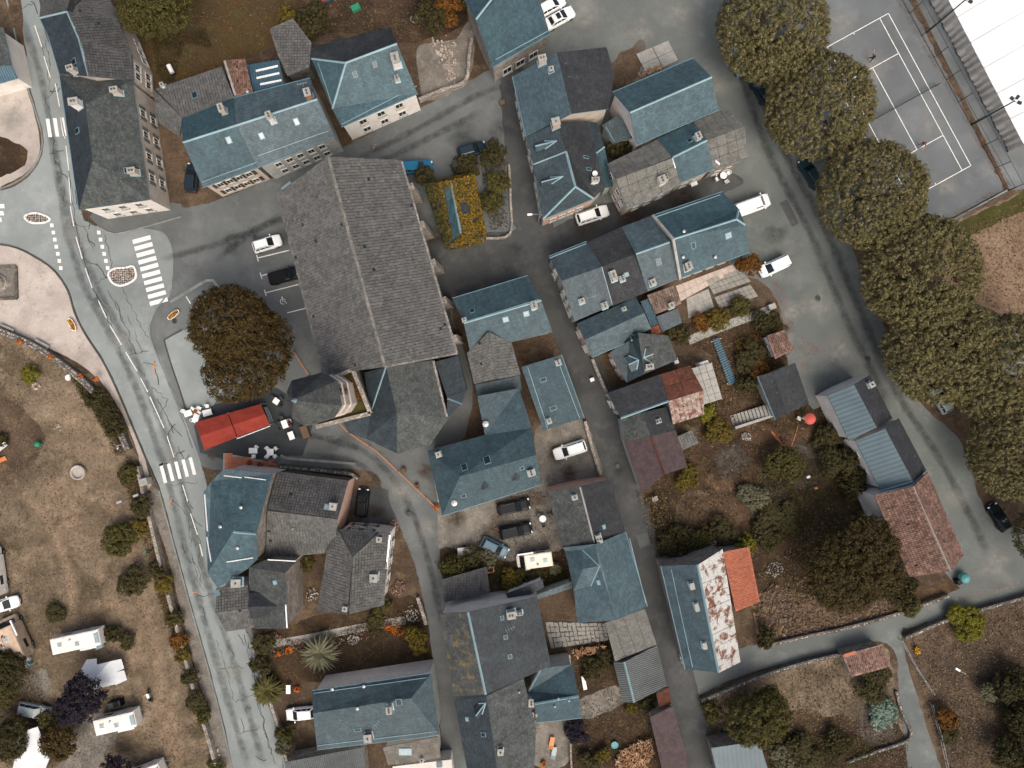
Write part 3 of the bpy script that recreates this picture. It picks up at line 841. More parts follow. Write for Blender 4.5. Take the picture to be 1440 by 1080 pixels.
# ------------------------------------------------------------------ buildings
TILES = {'tile': (.37, .37), 'tile_dark': (.37, .37), 'tile_brown': (.34, .4), 'tile_red': (.26, .36), 'tile_orange': (.3, .4)}
SHEETS = {'sheet': (1.45, 1.45), 'rust': (1.9, 2.2), 'rust_white': (1.6, 3.2), 'rust_stripe': (.62, 4.)}
def z_on(tris, x, y):
    best = None
    for a, b, c in tris:
        d = (b.y - c.y) * (a.x - c.x) + (c.x - b.x) * (a.y - c.y)
        if abs(d) < 1e-9: continue
        l1 = ((b.y - c.y) * (x - c.x) + (c.x - b.x) * (y - c.y)) / d
        l2 = ((c.y - a.y) * (x - c.x) + (a.x - c.x) * (y - c.y)) / d
        l3 = 1 - l1 - l2
        q = min(l1, l2, l3)
        z = l1 * a.z + l2 * b.z + l3 * c.z
        if best is None or q > best[0]: best = (q, z)
    return best[1]

class Roof: pass

def clip(poly, p, n):
    out = []
    for i in range(len(poly)):
        a, b = poly[i], poly[(i + 1) % len(poly)]
        da, db = (a - p).dot(n), (b - p).dot(n)
        if da >= 0: out.append(a)
        if (da >= 0) != (db >= 0): out.append(a.lerp(b, da / (da - db)))
    return out

def make_roof(root, V, F, T='', wall='cream', over=.25, thick=.16, base=0., G='', nm='roof', wnm='wall', sides=None, nowall=False, zt='zinc'):
    """V 'a px py z|...'   F 'material abcd|...'   T ridge edges 'ab cd'   G gutter edges"""
    r = Roof()
    pt, pix = {}, {}
    for s in V.split('|'):
        k, x, y, z = s.split()
        pix[k] = (float(x), float(y))
        pt[k] = P(float(x), float(y), float(z))
    r.pt, r.pix, r.root, r.faces = pt, pix, root, []
    top, cover, sheets, edges = MB(), {}, [], {}
    for s in F.split('|'):
        key, ks = s.split()
        ps = [pt[k] for k in ks]
        if newell(ps).z < 0:
            ks, ps = ks[::-1], ps[::-1]
        n = newell(ps)
        fr = frame(n)
        tri = [[ps[i] for i in t] for t in tessellate_polygon([ps])]
        tri = [t if newell(t).z > 0 else t[::-1] for t in tri]
        r.faces.append((ks, n, fr, tri, [pix[k] for k in ks]))
        tk = 'deck' if key in TILES or key in SHEETS else key
        for t in tri: top.poly(t, tk, fr)
        for i in range(len(ks)):
            e = (ks[i], ks[(i + 1) % len(ks)])
            edges[e] = key
        u, v = fr
        uvp = [(p.dot(u), p.dot(v)) for p in ps]
        u0, u1 = min(q[0] for q in uvp), max(q[0] for q in uvp)
        v0, v1 = min(q[1] for q in uvp), max(q[1] for q in uvp)
        o = ps[0]
        if key in TILES:
            tw, th = TILES[key]
            c = cover.setdefault(key, MB())
            rr = random.Random(int(u0 * 100))
            nu, nv = int((u1 - u0) / tw) + 1, int((v1 - v0) / th) + 1
            cr_ = [(Vector(uvp[(e + 1) % len(uvp)]) - Vector(uvp[e])).cross(Vector(uvp[(e + 2) % len(uvp)]) - Vector(uvp[(e + 1) % len(uvp)])) for e in range(len(uvp))]
            convex = all(q_ > -.02 for q_ in cr_) or all(q_ < .02 for q_ in cr_)
            orient = 1 if sum(cr_) > 0 else -1
            for j in range(nv):
                for i in range(nu):
                    uc, vc = u0 + (i + .5) * tw, v0 + (j + .5) * th
                    if not inpoly(uc, vc, uvp) and not (convex and any(inpoly(uc + a * tw * .49, vc + b * th * .49, uvp) for a, b in ((-1, -1), (1, -1), (1, 1), (-1, 1)))): continue
                    if rr.random() < .004: continue
                    pc = o + u * (uc - uvp[0][0]) + v * (vc - uvp[0][1])
                    dz = z_on(tri, pc.x, pc.y) - pc.z + rr.uniform(0, .02)
                    hw, hh = tw * .455, th * .45
                    tw_ = rr.uniform(-.02, .02)
                    def q(a, b, l): return pc + u * (a + tw_) + v * b + n * l + Vector((0, 0, dz))
                    A, B, C, D = q(-hw, -hh, .10), q(hw, -hh, .07), q(hw, hh, .02), q(-hw, hh, .05)
                    E = q(-hw * .35, -hh, .075); Fq = q(-hw * .35, hh, .02)
                    cor = [(uc + a * tw * .5, vc + b * th * .5) for a, b in ((-1, -1), (1, -1), (1, 1), (-1, 1))]
                    if convex and not all(inpoly(a, b, uvp) for a, b in cor):
                        pl = [Vector(q_) for q_ in cor]
                        for e in range(len(uvp)):
                            e0, e1 = Vector(uvp[e]), Vector(uvp[(e + 1) % len(uvp)])
                            dd_ = e1 - e0
                            if pl: pl = clip(pl, e0, Vector((-dd_.y, dd_.x)) * orient)
                        if len(pl) >= 3:
                            c.poly([q(p_.x - uc, p_.y - vc, .06) for p_ in pl], key)
                        continue
                    i0 = len(c.v)
                    A0, B0 = q(-hw, -hh, .0), q(hw, -hh, .0)
                    c.v += [tuple(x) for x in (A, E, Fq, D, B, C, A0, B0)]
                    c.f += [(i0, i0 + 1, i0 + 2, i0 + 3), (i0 + 1, i0 + 4, i0 + 5, i0 + 2), (i0 + 6, i0 + 7, i0 + 4, i0)]
                    c.mi += [c.m(key)] * 3
                    c.uv += [(0, 0)] * 12
        if key in SHEETS:
            tw, th = SHEETS[key]
            nu, nv = max(1, round((u1 - u0) / tw)), max(1, round((v1 - v0) / th))
            tw, th = (u1 - u0) / nu, (v1 - v0) / nv
            rr = random.Random(int(u0 * 77))
            for j in range(nv):
                for i in range(nu):
                    a0, b0 = u0 + i * tw, v0 + j * th
                    pl = [Vector(q) for q in uvp]
                    g_ = .022
                    for p, nn in ((Vector((a0 + g_, 0)), Vector((1, 0))), (Vector((a0 + tw - g_, 0)), Vector((-1, 0))),
                                  (Vector((0, b0 + g_)), Vector((0, 1))), (Vector((0, b0 + th - g_)), Vector((0, -1)))):
                        if pl: pl = clip(pl, p, nn)
                    if len(pl) < 3: continue
                    l0 = rr.uniform(.03, .05)
                    sp = []
                    for q in pl:
                        pc = o + u * (q.x - uvp[0][0]) + v * (q.y - uvp[0][1])
                        pc.z = z_on(tri, pc.x, pc.y) + l0 + .05 * (1 - (q.y - b0) / th)
                        sp.append(pc)
                    m = MB()
                    if newell(sp).z < 0: sp = sp[::-1]
                    if newell(sp).length < .5: continue
                    m.hull([p - n * .04 for p in sp], sp, key)
                    sheets.append(m)
    # underside + fascia
    bnd = [e for e in edges if (e[1], e[0]) not in edges]
    dn = Vector((0, 0, -thick))
    for ks, n, fr, tri, _ in r.faces:
        for t in tri: top.poly([p + dn for p in t[::-1]], 'wood', fr)
    for a, b in bnd:
        top.poly([pt[a] + dn, pt[b] + dn, pt[b], pt[a]], 'zinc_dark')
    r.obj = top.build(nm, root)
    for key, c in cover.items():
        c.build('roof_tiles', r.obj, kind='stuff')
    for m in sheets:
        m.build('roof_sheet', r.obj)
    # ridge caps and gutters
    ed = lambda s_: [(e[0], e[1]) for e in s_.split()]
    for a, b in ed(T):
        m = MB()
        A, B = pt[a], pt[b]
        d = (B - A).normalized()
        sd_ = d.cross(Vector((0, 0, 1))).normalized()
        w = .15
        for q in (1,):
            m.hull([A + sd_ * w - Vector((0, 0, .06)), A + Vector((0, 0, .13)), A - sd_ * w - Vector((0, 0, .06))],
                   [B + sd_ * w - Vector((0, 0, .06)), B + Vector((0, 0, .13)), B - sd_ * w - Vector((0, 0, .06))], zt, capb=True)
        m.build('ridge_cap', r.obj)
    for a, b in ed(G):
        m = MB()
        A, B = pt[a], pt[b]
        c = sum((p for p in pt.values()), Vector()) / len(pt)
        d = (B - A).normalized()
        sd_ = Vector((-d.y, d.x, 0)).normalized()
        if (A - c).dot(sd_) < 0: sd_ = -sd_
        m.tube([A + sd_ * .07 - Vector((0, 0, .05)), B + sd_ * .07 - Vector((0, 0, .05))], .06, 'zinc_dark', 6)
        m.build('gutter', r.obj)
    # walls
    nxt = {a: b for a, b in bnd}
    r.wallpt = {}
    if not nowall:
        m = MB()
        seen = set()
        for a0 in list(nxt):
            if a0 in seen: continue
            loop = []
            a = a0
            while a in nxt and a not in seen:
                seen.add(a)
                loop.append(a)
                a = nxt[a]
            k = len(loop)
            off = []
            for i in range(k):
                p0, p1, p2 = pt[loop[i - 1]].xy, pt[loop[i]].xy, pt[loop[(i + 1) % k]].xy
                d1, d2 = (p1 - p0).normalized(), (p2 - p1).normalized()
                n1, n2 = Vector((-d1.y, d1.x)), Vector((-d2.y, d2.x))
                bb = n1 + n2
                if bb.length < .2: bb = n1
                bb.normalize()
                q = p1 + bb * (over / max(.45, bb.dot(n1)))
                off.append(Vector((q.x, q.y, pt[loop[i]].z - thick * .7)))
            for i in range(k):
                A, B = off[i], off[(i + 1) % k]
                r.wallpt[loop[i]] = A
                key = (sides or {}).get(loop[i] + loop[(i + 1) % k], (sides or {}).get(loop[(i + 1) % k] + loop[i], wall))
                m.poly([Vector((A.x, A.y, base)), Vector((B.x, B.y, base)), B, A], key)
        r.wall = m.build(wnm, root)
    return r

def hit(r, px, py):
    for ks, n, fr, tri, pp in r.faces:
        if inpoly(px, py, pp):
            o = Vector((0, 0, H)); d = (P(px, py) - o)
            for t in tri:
                nn = newell(t)
                s = (t[0] - o).dot(nn) / d.dot(nn)
                q = o + d * s
                if q.z == q.z and abs(z_on([t], q.x, q.y) - q.z) < .01:
                    bc = z_on(tri, q.x, q.y)
                    if abs(bc - q.z) < .02: return Vector((q.x, q.y, bc)), n, fr
            return q, n, fr
    ks, n, fr, tri, pp = r.faces[0]
    q = P(px, py, tri[0][0].z)
    return q, Vector((0, 0, 1)), (Vector((1, 0, 0)), Vector((0, 1, 0)))

def skylight(r, px, py, w=.75, h=1.0, light=False):
    q, n, (u, v) = hit(r, px, py)
    m = MB()
    m.obox(q - n * .02, u * w / 2, v * h / 2, n * .1, 'zinc_dark')
    m.obox(q + n * .078, u * (w / 2 - .09), v * (h / 2 - .09), n * .03, 'glass_sky' if light else 'glass')
    m.build('skylight', r.obj)

def chimney(r, px, py, w=.6, d=.9, h=1.3, key='cream', pots=2):
    q, n, (u, v) = hit(r, px, py)
    uh = Vector((u.x, u.y, 0)).normalized(); vh = Vector((-uh.y, uh.x, 0))
    m = MB()
    b = q - Vector((0, 0, .7))
    m.obox(b, uh * w / 2, vh * d / 2, Vector((0, 0, h + .7)), key)
    m.obox(b + Vector((0, 0, h + .7)), uh * (w / 2 + .07), vh * (d / 2 + .07), Vector((0, 0, .09)), 'concrete')
    for i in range(pots):
        o = (i - (pots - 1) / 2) * .36
        m.lathe(b + vh * o + Vector((0, 0, h + .79)), [(.12, 0), (.1, .22), (.06, .22)], 'stone_dark', 8)
    # lead flashing
    m.obox(q - n * .03, u * (w / 2 + .14), v * (d / 2 + .18), n * .05, 'zinc')
    m.build('chimney', r.obj)

def antenna(r, px, py, ang=.4, h=1.8):
    q, n, fr = hit(r, px, py)
    m = MB()
    top = q + Vector((0, 0, h))
    m.tube([q - Vector((0, 0, .2)), top], .025, 'metal_light', 5)
    d = Vector((math.cos(ang), math.sin(ang), 0)); e = Vector((-d.y, d.x, 0))
    m.tube([top - d * .6, top + d * .7], .022, 'metal_light', 4)
    for k in range(4):
        c = top + d * (-.5 + k * .35)
        m.tube([c - e * (.34 - .02 * k), c + e * (.34 - .02 * k)], .015, 'metal_light', 4)
    m.build('antenna', r.obj)

def dish(r, px, py):
    q, n, fr = hit(r, px, py)
    m = MB()
    m.tube([q - Vector((0, 0, .1)), q + Vector((0, 0, .5))], .03, 'metal_light', 5)
    m.lathe(q + Vector((0, 0, .5)), [(.0, 0), (.2, .04), (.36, .13), (.36, .15), (.2, .07), (.0, .03)], 'plastic_white', 12)
    m.build('satellite_dish', r.obj)

def vent(r, px, py, s=.16):
    q, n, fr = hit(r, px, py)
    m = MB()
    m.lathe(q - Vector((0, 0, .1)), [(s, 0), (s, .4), (s * 1.5, .42), (s * 1.3, .5), (0, .56)], 'metal_light', 8)
    m.build('roof_vent', r.obj)

def bar(r, x0, y0, x1, y1, key='zinc', w=.03):
    q0, n, _ = hit(r, x0, y0)
    q1, n, _ = hit(r, x1, y1)
    m = MB()
    d = (q1 - q0).normalized()
    s = d.cross(n).normalized() * w
    c = (q0 + q1) / 2 - n * .02
    m.obox(c, (q1 - q0) / 2, s, n * .1, key)
    m.build('snow_guard', r.obj)

def dormer(r, tip, a, b, z_up=1.1, key='slate', trim='zinc'):
    """gabled dormer: tip where its ridge meets the slope, a and b the two lower front corners (pixels)"""
    t, n, (u, v) = hit(r, *tip)
    A, _, _ = hit(r, *a)
    B, _, _ = hit(r, *b)
    Au, Bu = A + Vector((0, 0, z_up * .45)), B + Vector((0, 0, z_up * .45))
    M = (A + B) / 2 + Vector((0, 0, z_up))
    back = (t - (A + B) / 2)
    t2 = t + Vector((0, 0, .03))
    m = MB()
    def two(ps):
        m.poly(ps if newell(ps).z > 0 else ps[::-1], key)
    At, Bt = A.lerp(A + back, .45), B.lerp(B + back, .45)
    At.z += .1; Bt.z += .1
    two([Au, M, t2, At])
    two([Bu, M, t2, Bt])
    m.poly([A, B, Bu, M, Au], 'cream')
    m.poly([A, Au, At], key)
    m.poly([B, Bt, Bu], key)
    c = (Au + Bu + M) / 3 * .5 + (A + B) / 4
    e = (B - A).normalized() * .3
    o = back * -.03
    m.poly([c - e + o - Vector((0, 0, .25)), c + e + o - Vector((0, 0, .25)), c + e + o + Vector((0, 0, .2)), c - e + o + Vector((0, 0, .2))], 'glass')
    if trim:
        for p, q in ((M, t2), (t2, At), (t2, Bt)):
            m.tube([p + Vector((0, 0, .02)), q + Vector((0, 0, .02))], .09, trim, 5)
    m.build('dormer', r.obj)

WCACHE = {}
def window(root, pos, d, nrm, w=.95, h=1.35, shut=None, door=False):
    """one window: frame with pane and sill below it, optional shutters"""
    rz = math.atan2(d.y, d.x)
    k = (w, h, shut, door)
    if k not in WCACHE:
        f = MB()
        t = .09
        for c, s in (((-w / 2 + t / 2, -.03, 0), (t, .1, h)), ((w / 2 - t / 2, -.03, 0), (t, .1, h)), ((0, -.03, h / 2 - t / 2), (w - 2 * t, .1, t)),
                     ((0, -.03, -h / 2 + t / 2), (w - 2 * t, .1, t)), ((0, -.025, 0), (.05, .06, h - 2 * t))):
            f.box(c, s, 'frame' if not door else 'shutter_brown')
        p = MB()
        p.box((0, -.012, 0), (w - .1, .02, h - .1), 'glass' if not door else 'shutter_brown')
        sl = MB()
        sl.box((0, -.1, -h / 2 - .06), (w + .24, .24, .09), 'concrete')
        sh = None
        if shut:
            sh = MB()
            sh.box((0, -.05, 0), (.46, .05, h + .05), shut)
            for i in range(5): sh.box((0, -.078, -h / 2 + .2 + i * (h - .4) / 4), (.38, .02, .05), shut)
        WCACHE[k] = (f.mesh('window'), p.mesh('pane'), sl.mesh('sill'), sh.mesh('shutter') if sh else None)
    f, p, sl, sh = WCACHE[k]
    o = link('door' if door else 'window', f, root, pos, rz)
    link('door_leaf' if door else 'pane', p, o)
    link('threshold' if door else 'sill', sl, o)
    if sh:
        for q in (-1, 1): link('shutter', sh, o, (q * (w / 2 + .27), 0, 0))

def windows(r, a, b, n, floors=2, z0=1.5, dz=2.7, shut=None, w=.95, h=1.35, door=None, m0=.12):
    A, B = r.wallpt[a], r.wallpt[b]
    d = Vector((B.x - A.x, B.y - A.y, 0))
    L = d.length
    d.normalize()
    c = sum((p for p in r.pt.values()), Vector()) / len(r.pt)
    nn = Vector((d.y, -d.x, 0))
    if nn.dot(Vector((A.x, A.y, 0)) - Vector((c.x, c.y, 0))) < 0:
        A, B = B, A
        d = -d
        nn = -nn
    for fl in range(floors):
        for i in range(n):
            t = m0 + (1 - 2 * m0) * (i + .5) / n
            z = z0 + fl * dz
            if z + h / 2 > min(A.z + (B.z - A.z) * t, 99) - .15: continue
            dr = door is not None and fl == 0 and i == door
            pos = Vector((A.x, A.y, 0)) + d * (L * t) + nn * .01
            if dr: window(r.root, pos + Vector((0, 0, 1.08)), d, nn, 1.05, 2.1, None, True)
            else: window(r.root, pos + Vector((0, 0, z)), d, nn, w, h, shut)

def B_(name, label, V, F, T='', G='', cat='house', wall='cream', K=(), C=(), A=(), W=(), VT=(), BR=(), D=(), DI=(), group=None, **kw):
    pts = [P(float(s.split()[1]), float(s.split()[2])) for s in V.split('|')]
    c = sum(pts, Vector()) / len(pts)
    root = empty(name, (0, 0, 0), label=label, cat=cat, group=group)
    r = make_roof(root, V, F, T, wall, G=G, **kw)
    deco(r, K, C, A, W, VT, BR, D, DI)
    return r

def deco(r, K=(), C=(), A=(), W=(), VT=(), BR=(), D=(), DI=()):
    for k in K: skylight(r, *k)
    for k in C: chimney(r, *k)
    for k in A: antenna(r, *k)
    for k in VT: vent(r, *k)
    for k in BR: bar(r, *k)
    for k in DI: dish(r, *k)
    for k in D: dormer(r, *k)
    for k in W:
        kw = k[3] if len(k) > 3 else {}
        windows(r, k[0][0], k[0][1], k[1], k[2], **kw)

def gable(q, ze, zr, m1, m2=None, ze2=None):
    """six pixels: eave a-b, ridge c-d, eave e-f (a,c,e on one end)"""
    k = 'abcdef'
    z = [ze, ze, zr, zr, ze2 if ze2 is not None else ze, ze2 if ze2 is not None else ze]
    V = '|'.join('%s %s %s %s' % (k[i], q[i][0], q[i][1], z[i]) for i in range(6))
    return V, '%s abdc|%s cdfe' % (m1, m2 or m1)

SH = dict(shut='shutter')
SB = dict(shut='shutter_brown')
# ---- north-west corner
B_('long_house', 'long curved house with dark roof and pale blue ridge along the main road',
   'a 56 25 5.8|b 68 51 5.8|c 84 104 5.8|d 124 107 8.6|e 111 55 8.6|f 94 16 8.6|h 60 -14 5.8|i 104 -14 8.6|j 188 113 5.8|k 186 78 5.8|l 165 25 5.8|m 141 -14 5.8',
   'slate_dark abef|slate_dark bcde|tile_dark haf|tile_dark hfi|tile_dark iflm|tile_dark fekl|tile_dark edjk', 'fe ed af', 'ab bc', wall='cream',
   C=((106, 101, .6, .8, 1.2),), K=((104, 87),), W=(('kj', 2, 2), ('lk', 3, 1)))
B_('corner_house', 'tall mossy hip-roofed house with white gable wall at the road junction',
   'a 84 106 6.3|b 186 113 6.3|c 210 281 6.3|d 111 295 6.3|e 120 147 9.2|f 130 226 9.2',
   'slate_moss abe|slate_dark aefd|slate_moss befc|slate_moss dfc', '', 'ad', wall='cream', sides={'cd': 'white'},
   C=((113, 149, .8, 1.1, 1.5, 'white'), (190, 243, .7, .9, 1.0), (167, 131, .6, .9, 1.2)), K=((109, 184), (180, 240)),
   W=(('cd', 3, 2, dict(h=1.4)), ('bc', 4, 2, SH)))
B_('roadside_building', 'pale building with grey roof and blue metal strip at the left edge',
   'a -60 30 4.5|b 4 38 4.5|c 16 92 4.5|d -60 95 4.5|e 24 110 3.6|f -60 134 3.6', 'slate_moss abcd|corr_blue dcef', wall='white', over=.4)
# ---- north row
B_('tile_annex', 'grey tiled back building with a narrow lean-to corner below the lawn',
   'a 219 125 4.5|b 312 94 4.5|c 329 137 6.3|d 257 166 6.3|e 254 191 5|f 220 170 4.5', 'tile abcd|tile adef', wall='stone', K=((274, 134),), C=((231, 122, .4, .5, .7, 'white', 1),))
B_('rust_tile_annex', 'small shed with rust-brown tile roof between the grey and blue roofs', 'a 314 85 5|b 345 83 5|c 356 130 6.4|d 330 136 6.4', 'tile_red abcd', wall='stone', BR=((316, 86, 331, 134, 'concrete', .14),))
B_('metal_shed', 'shed with dark blue metal roof and three white strips', 'a 348 91 4.6|b 392 84 4.6|c 399 120 5.6|d 357 129 5.6', 'corr_blue abcd', wall='stone', cat='shed',
   BR=((360, 100, 391, 93, 'plastic_white', .13), (361, 110, 393, 103, 'plastic_white', .13), (366, 119, 396, 113, 'plastic_white', .13)))
B_('slate_house', 'blue slate terraced house nearest the yard with the parked dark car',
   'a 256 167 6.2|b 328 140 6.2|c 257 200 8.6|d 332 176 8.6|e 285 263 6|f 362 235 6', 'slate_blue abdc|slate_blue cdfe', 'cd', 'ef', wall='cream',
   K=((322, 197, .7, .9, True),), C=((316, 157, .6, 1., 1.3),), W=(('ef', 4, 2, SB),), BR=((284, 256, 360, 229),))
B_('slate_house', 'wide blue slate terraced house with long eaves line and grey stone front',
   'a 328 138 6.4|b 436 110 6.4|c 332 176 9|d 446 139 9|e 362 235 6.5|f 470 191 6.5', 'slate_blue abdc|slate_blue cdfe', 'cd', 'ef ab', wall='greywall',
   K=((368, 191, .7, .9, True), (417, 171, .7, .9, True)), C=((383, 168, .6, .9, 1.4, 'white'), (436, 136, .7, .9, 1.4, 'brick')), A=((430, 126, .2),),
   W=(('ef', 5, 2),), BR=((363, 219, 462, 184),), VT=((349, 130),))
B_('tiled_barn', 'weathered grey tiled barn under the shrub on the back lawn', 'a 379 41 4|b 412 26 4|c 438 60 4|d 435 94 4|e 404 107 4|f 392 80 4', 'tile abcdef', wall='stone_dark', cat='barn')
B_('white_house', 'white-fronted house with blue hipped roof and pale zinc ridges',
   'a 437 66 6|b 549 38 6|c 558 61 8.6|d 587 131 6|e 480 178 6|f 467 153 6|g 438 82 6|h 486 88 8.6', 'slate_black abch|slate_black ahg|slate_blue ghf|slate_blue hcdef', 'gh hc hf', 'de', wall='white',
   K=((499, 104, .6, .9), (527, 90, .6, .9)), C=((558, 88, .9, 1.3, 1.3, 'white'), (559, 112, .4, .5, .8)), W=(('de', 3, 2, dict(w=1.1, h=1.4)),), BR=((481, 175, 586, 121), (447, 88, 468, 150)))
B_('large_barn', 'big plain blue-roofed barn at the top beside the two white cars',
   'a 653 0 6|b 669 27 8.8|c 693 94 5.6|d 773 47 5.6|e 745 -45 5.6|f 725 -45 8.8|g 645 -45 6', 'slate_blue abf|slate_blue afg|slate_blue bcdef', 'bf', 'cd', wall='stone', cat='barn', W=(('cd', 3, 1, dict(w=1.4, h=1.6)),), BR=((697, 84, 772, 43),))
# ---- church
church = empty('church', (0, 0, 0), label='large grey stone-roofed church with slate choir and square bell tower', cat='church')
NV = make_roof(church, 'a 391 274 8.5|b 462 222 14|c 565 227 8.5|d 643 497 8.5|e 541 516 14|f 455 527 8.5', 'tile abef|tile bcde', '', 'stone', nm='nave_roof', wnm='nave_wall', thick=.25)
for a, b in ('be',):
    m = MB()
    A, B = NV.pt[a], NV.pt[b]
    rr = random.Random(5)
    n_ = 76
    for i in range(n_):
        c = A.lerp(B, (i + .5) / n_) + Vector((0, 0, .04 + rr.uniform(-.03, .03)))
        d = (B - A).normalized(); s = Vector((-d.y, d.x, 0))
        m.hull([c - d * .2 + s * .19 - Vector((0, 0, .06)), c - d * .2 + Vector((0, 0, .13)), c - d * .2 - s * .19 - Vector((0, 0, .06))],
               [c + d * .19 + s * .17 - Vector((0, 0, .06)), c + d * .19 + Vector((0, 0, .1)), c + d * .19 - s * .17 - Vector((0, 0, .06))], 'ridge_stone', capb=True)
    m.build('ridge_tiles', NV.obj, kind='stuff')
for a, b in ('cd', 'de', 'af', 'ab', 'bc'):      # edge tiles along verges and eaves
    m = MB()
    A, B = NV.pt[a], NV.pt[b]
    n_ = int((B - A).length / .45)
    for i in range(n_):
        c = A.lerp(B, (i + .5) / n_)
        d = (B - A).normalized(); s = Vector((-d.y, d.x, 0)).normalized()
        m.obox(c + Vector((0, 0, .02)), d * .2, s * rr.uniform(.1, .16), Vector((0, 0, .1 + rr.uniform(0, .05))), 'ridge_stone' if a + b in ('cd', 'de') else 'tile')
    m.build('verge_tiles', NV.obj, kind='stuff')
CH = make_roof(church, 'A 543 516 12.4|C 558 580 12.4|E 611 506 8.3|F 630 588 8|G 605 626 7.6|S 558.7 638 7.6|W 515 617 7.6|X 490 609 7.6|Y 481 592 7.8|Z 521 582 9.2|O 512 524 9.6',
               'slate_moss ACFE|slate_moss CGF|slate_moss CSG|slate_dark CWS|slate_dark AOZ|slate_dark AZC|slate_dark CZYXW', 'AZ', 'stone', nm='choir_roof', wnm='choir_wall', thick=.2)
AN = make_roof(church, 'a 612 509 7.4|b 644 500 6.2|c 656 549 6.2|d 650 568 6.2|e 628 589 6.6|g 629 560 7.4', 'slate_dark abcg|slate_dark gcd|slate_dark gde', 'gd', 'stone', nm='chapel_roof', wnm='chapel_wall', zt='zinc_dark')
bar(CH, 609, 508, 628, 586, 'stone', .14)
# bell tower
low = MB()
lp = [P(462, 535, 10.6), P(497, 519, 10.6), P(522, 581, 10.6), P(446, 600, 10.6)]
low.prism([p[:2] for p in lp], 0, 10.6, 'stone', 'ivy_base')
low.build('tower_base', church)
m = MB()
for i in (1, 2):
    ribbon(m, [lp[i][:2], lp[(i + 1) % 4][:2]], .5, 10.45, .75, 'stone')
ribbon(m, [lp[0][:2], lp[1][:2]], .45, 10.4, .7, 'stone')
m.build('parapet', church)
TW = make_roof(church, 'a 403 551 20|b 410 535 20|c 455 523 20|d 474 535 20|e 481 571 20|f 470 588 20|g 429 600 20|h 411 588 20|t 412 563 27.6',
               'slate_moss abt|slate_moss bct|slate_moss cdt|slate_moss det|slate_moss eft|slate_moss fgt|slate_moss ght|slate_moss hat', '', 'cream', nm='tower_roof', wnm='tower_wall', over=.35)
m = MB()
m.lathe(TW.pt['t'] - Vector((0, 0, 1.5)), [(.34, 0), (.28, .7), (.12, 1.6), (.05, 2.2)], 'zinc', 8)
m.tube([TW.pt['t'], TW.pt['t'] + Vector((0, 0, 1.9))], .04, 'metal_dark', 5)
m.tube([TW.pt['t'] + Vector((-.3, 0, 1.5)), TW.pt['t'] + Vector((.3, 0, 1.5))], .035, 'metal_dark', 5)
m.build('finial', TW.obj)
def on_wall(r, a, b, t, z, out=0.):
    A, B = r.wallpt[a], r.wallpt[b]
    d = Vector((B.x - A.x, B.y - A.y, 0)); L = d.length; d.normalize()
    nn = Vector((d.y, -d.x, 0))
    return Vector((A.x, A.y, 0)) + d * L * t + Vector((0, 0, z)) + nn * out, d, nn
ka, kb = ('d', 'e')
A_, B2_ = TW.wallpt['d'], TW.wallpt['e']
dd = Vector((B2_.x - A_.x, B2_.y - A_.y, 0)); LL = dd.length; dd.normalize()
nn_ = Vector((-dd.y, dd.x, 0))
cc = sum(TW.pt.values(), Vector()) / 9
if nn_.dot(A_ - cc) < 0: nn_ = -nn_
for z in (18.2, 15.4):
    for t in (.22, .42):
        o = MB()
        c = Vector((A_.x, A_.y, z)) + dd * LL * t
        pts = [(-.38, -.75), (.38, -.75), (.38, .35)] + [(.38 * math.cos(q), .35 + .38 * math.sin(q)) for q in (.6, 1.2, 1.94, 2.54)] + [(-.38, .35)]
        o.poly([c + dd * x + Vector((0, 0, y)) + nn_ * .02 for x, y in pts], 'deck')
        for k in range(4):
            zc = -.6 + k * .3
            o.obox(c + Vector((0, 0, zc)) + nn_ * .06, dd * .36, nn_ * .05, Vector((0, 0, .06)), 'tile_brown')
        o.build('louvre_window', church)
for z in (16.9, 14.0, 19.4):
    m = MB()
    for a, b in (('c', 'd'), ('d', 'e'), ('e', 'f'), ('f', 'g')):
        p, q = TW.wallpt[a], TW.wallpt[b]
        ribbon(m, [p[:2], q[:2]], .3, z, .18, 'cream')
    m.build('string_course', church)
# buttresses along the east side
for t in (.12, .32, .52, .72, .92):
    p = NV.pt['c'].lerp(NV.pt['d'], t)
    m = MB()
    d = (NV.pt['d'] - NV.pt['c']).normalized(); s = Vector((-d.y, d.x, 0))
    m.hull([p + d * .45 * a + s * (.9 if b > 0 else -.4) * 1 + Vector((0, 0, -8.5)) for a, b in ((-1, -1), (1, -1), (1, 1), (-1, 1))],
           [p + d * .45 * a + s * (.5 if b > 0 else -.4) + Vector((0, 0, -1.2)) for a, b in ((-1, -1), (1, -1), (1, 1), (-1, 1))], 'stone')
    m.build('buttress', church)
bar(NV, 398, 268, 410, 258, 'zinc', .35)
# ---- ivy cottage
IV = B_('ivy_cottage', 'small house overgrown with golden climbing plants around a blue slate strip',
   'a 598 258 3.2|b 666 246 3.2|c 682 332 3.2|d 628 346 3.2|e 634 254 5.2|f 648 328 5.2', 'slate_blue aefd|slate_black bcfe|slate_black abe|slate_black dfc', 'ef', wall='stone')
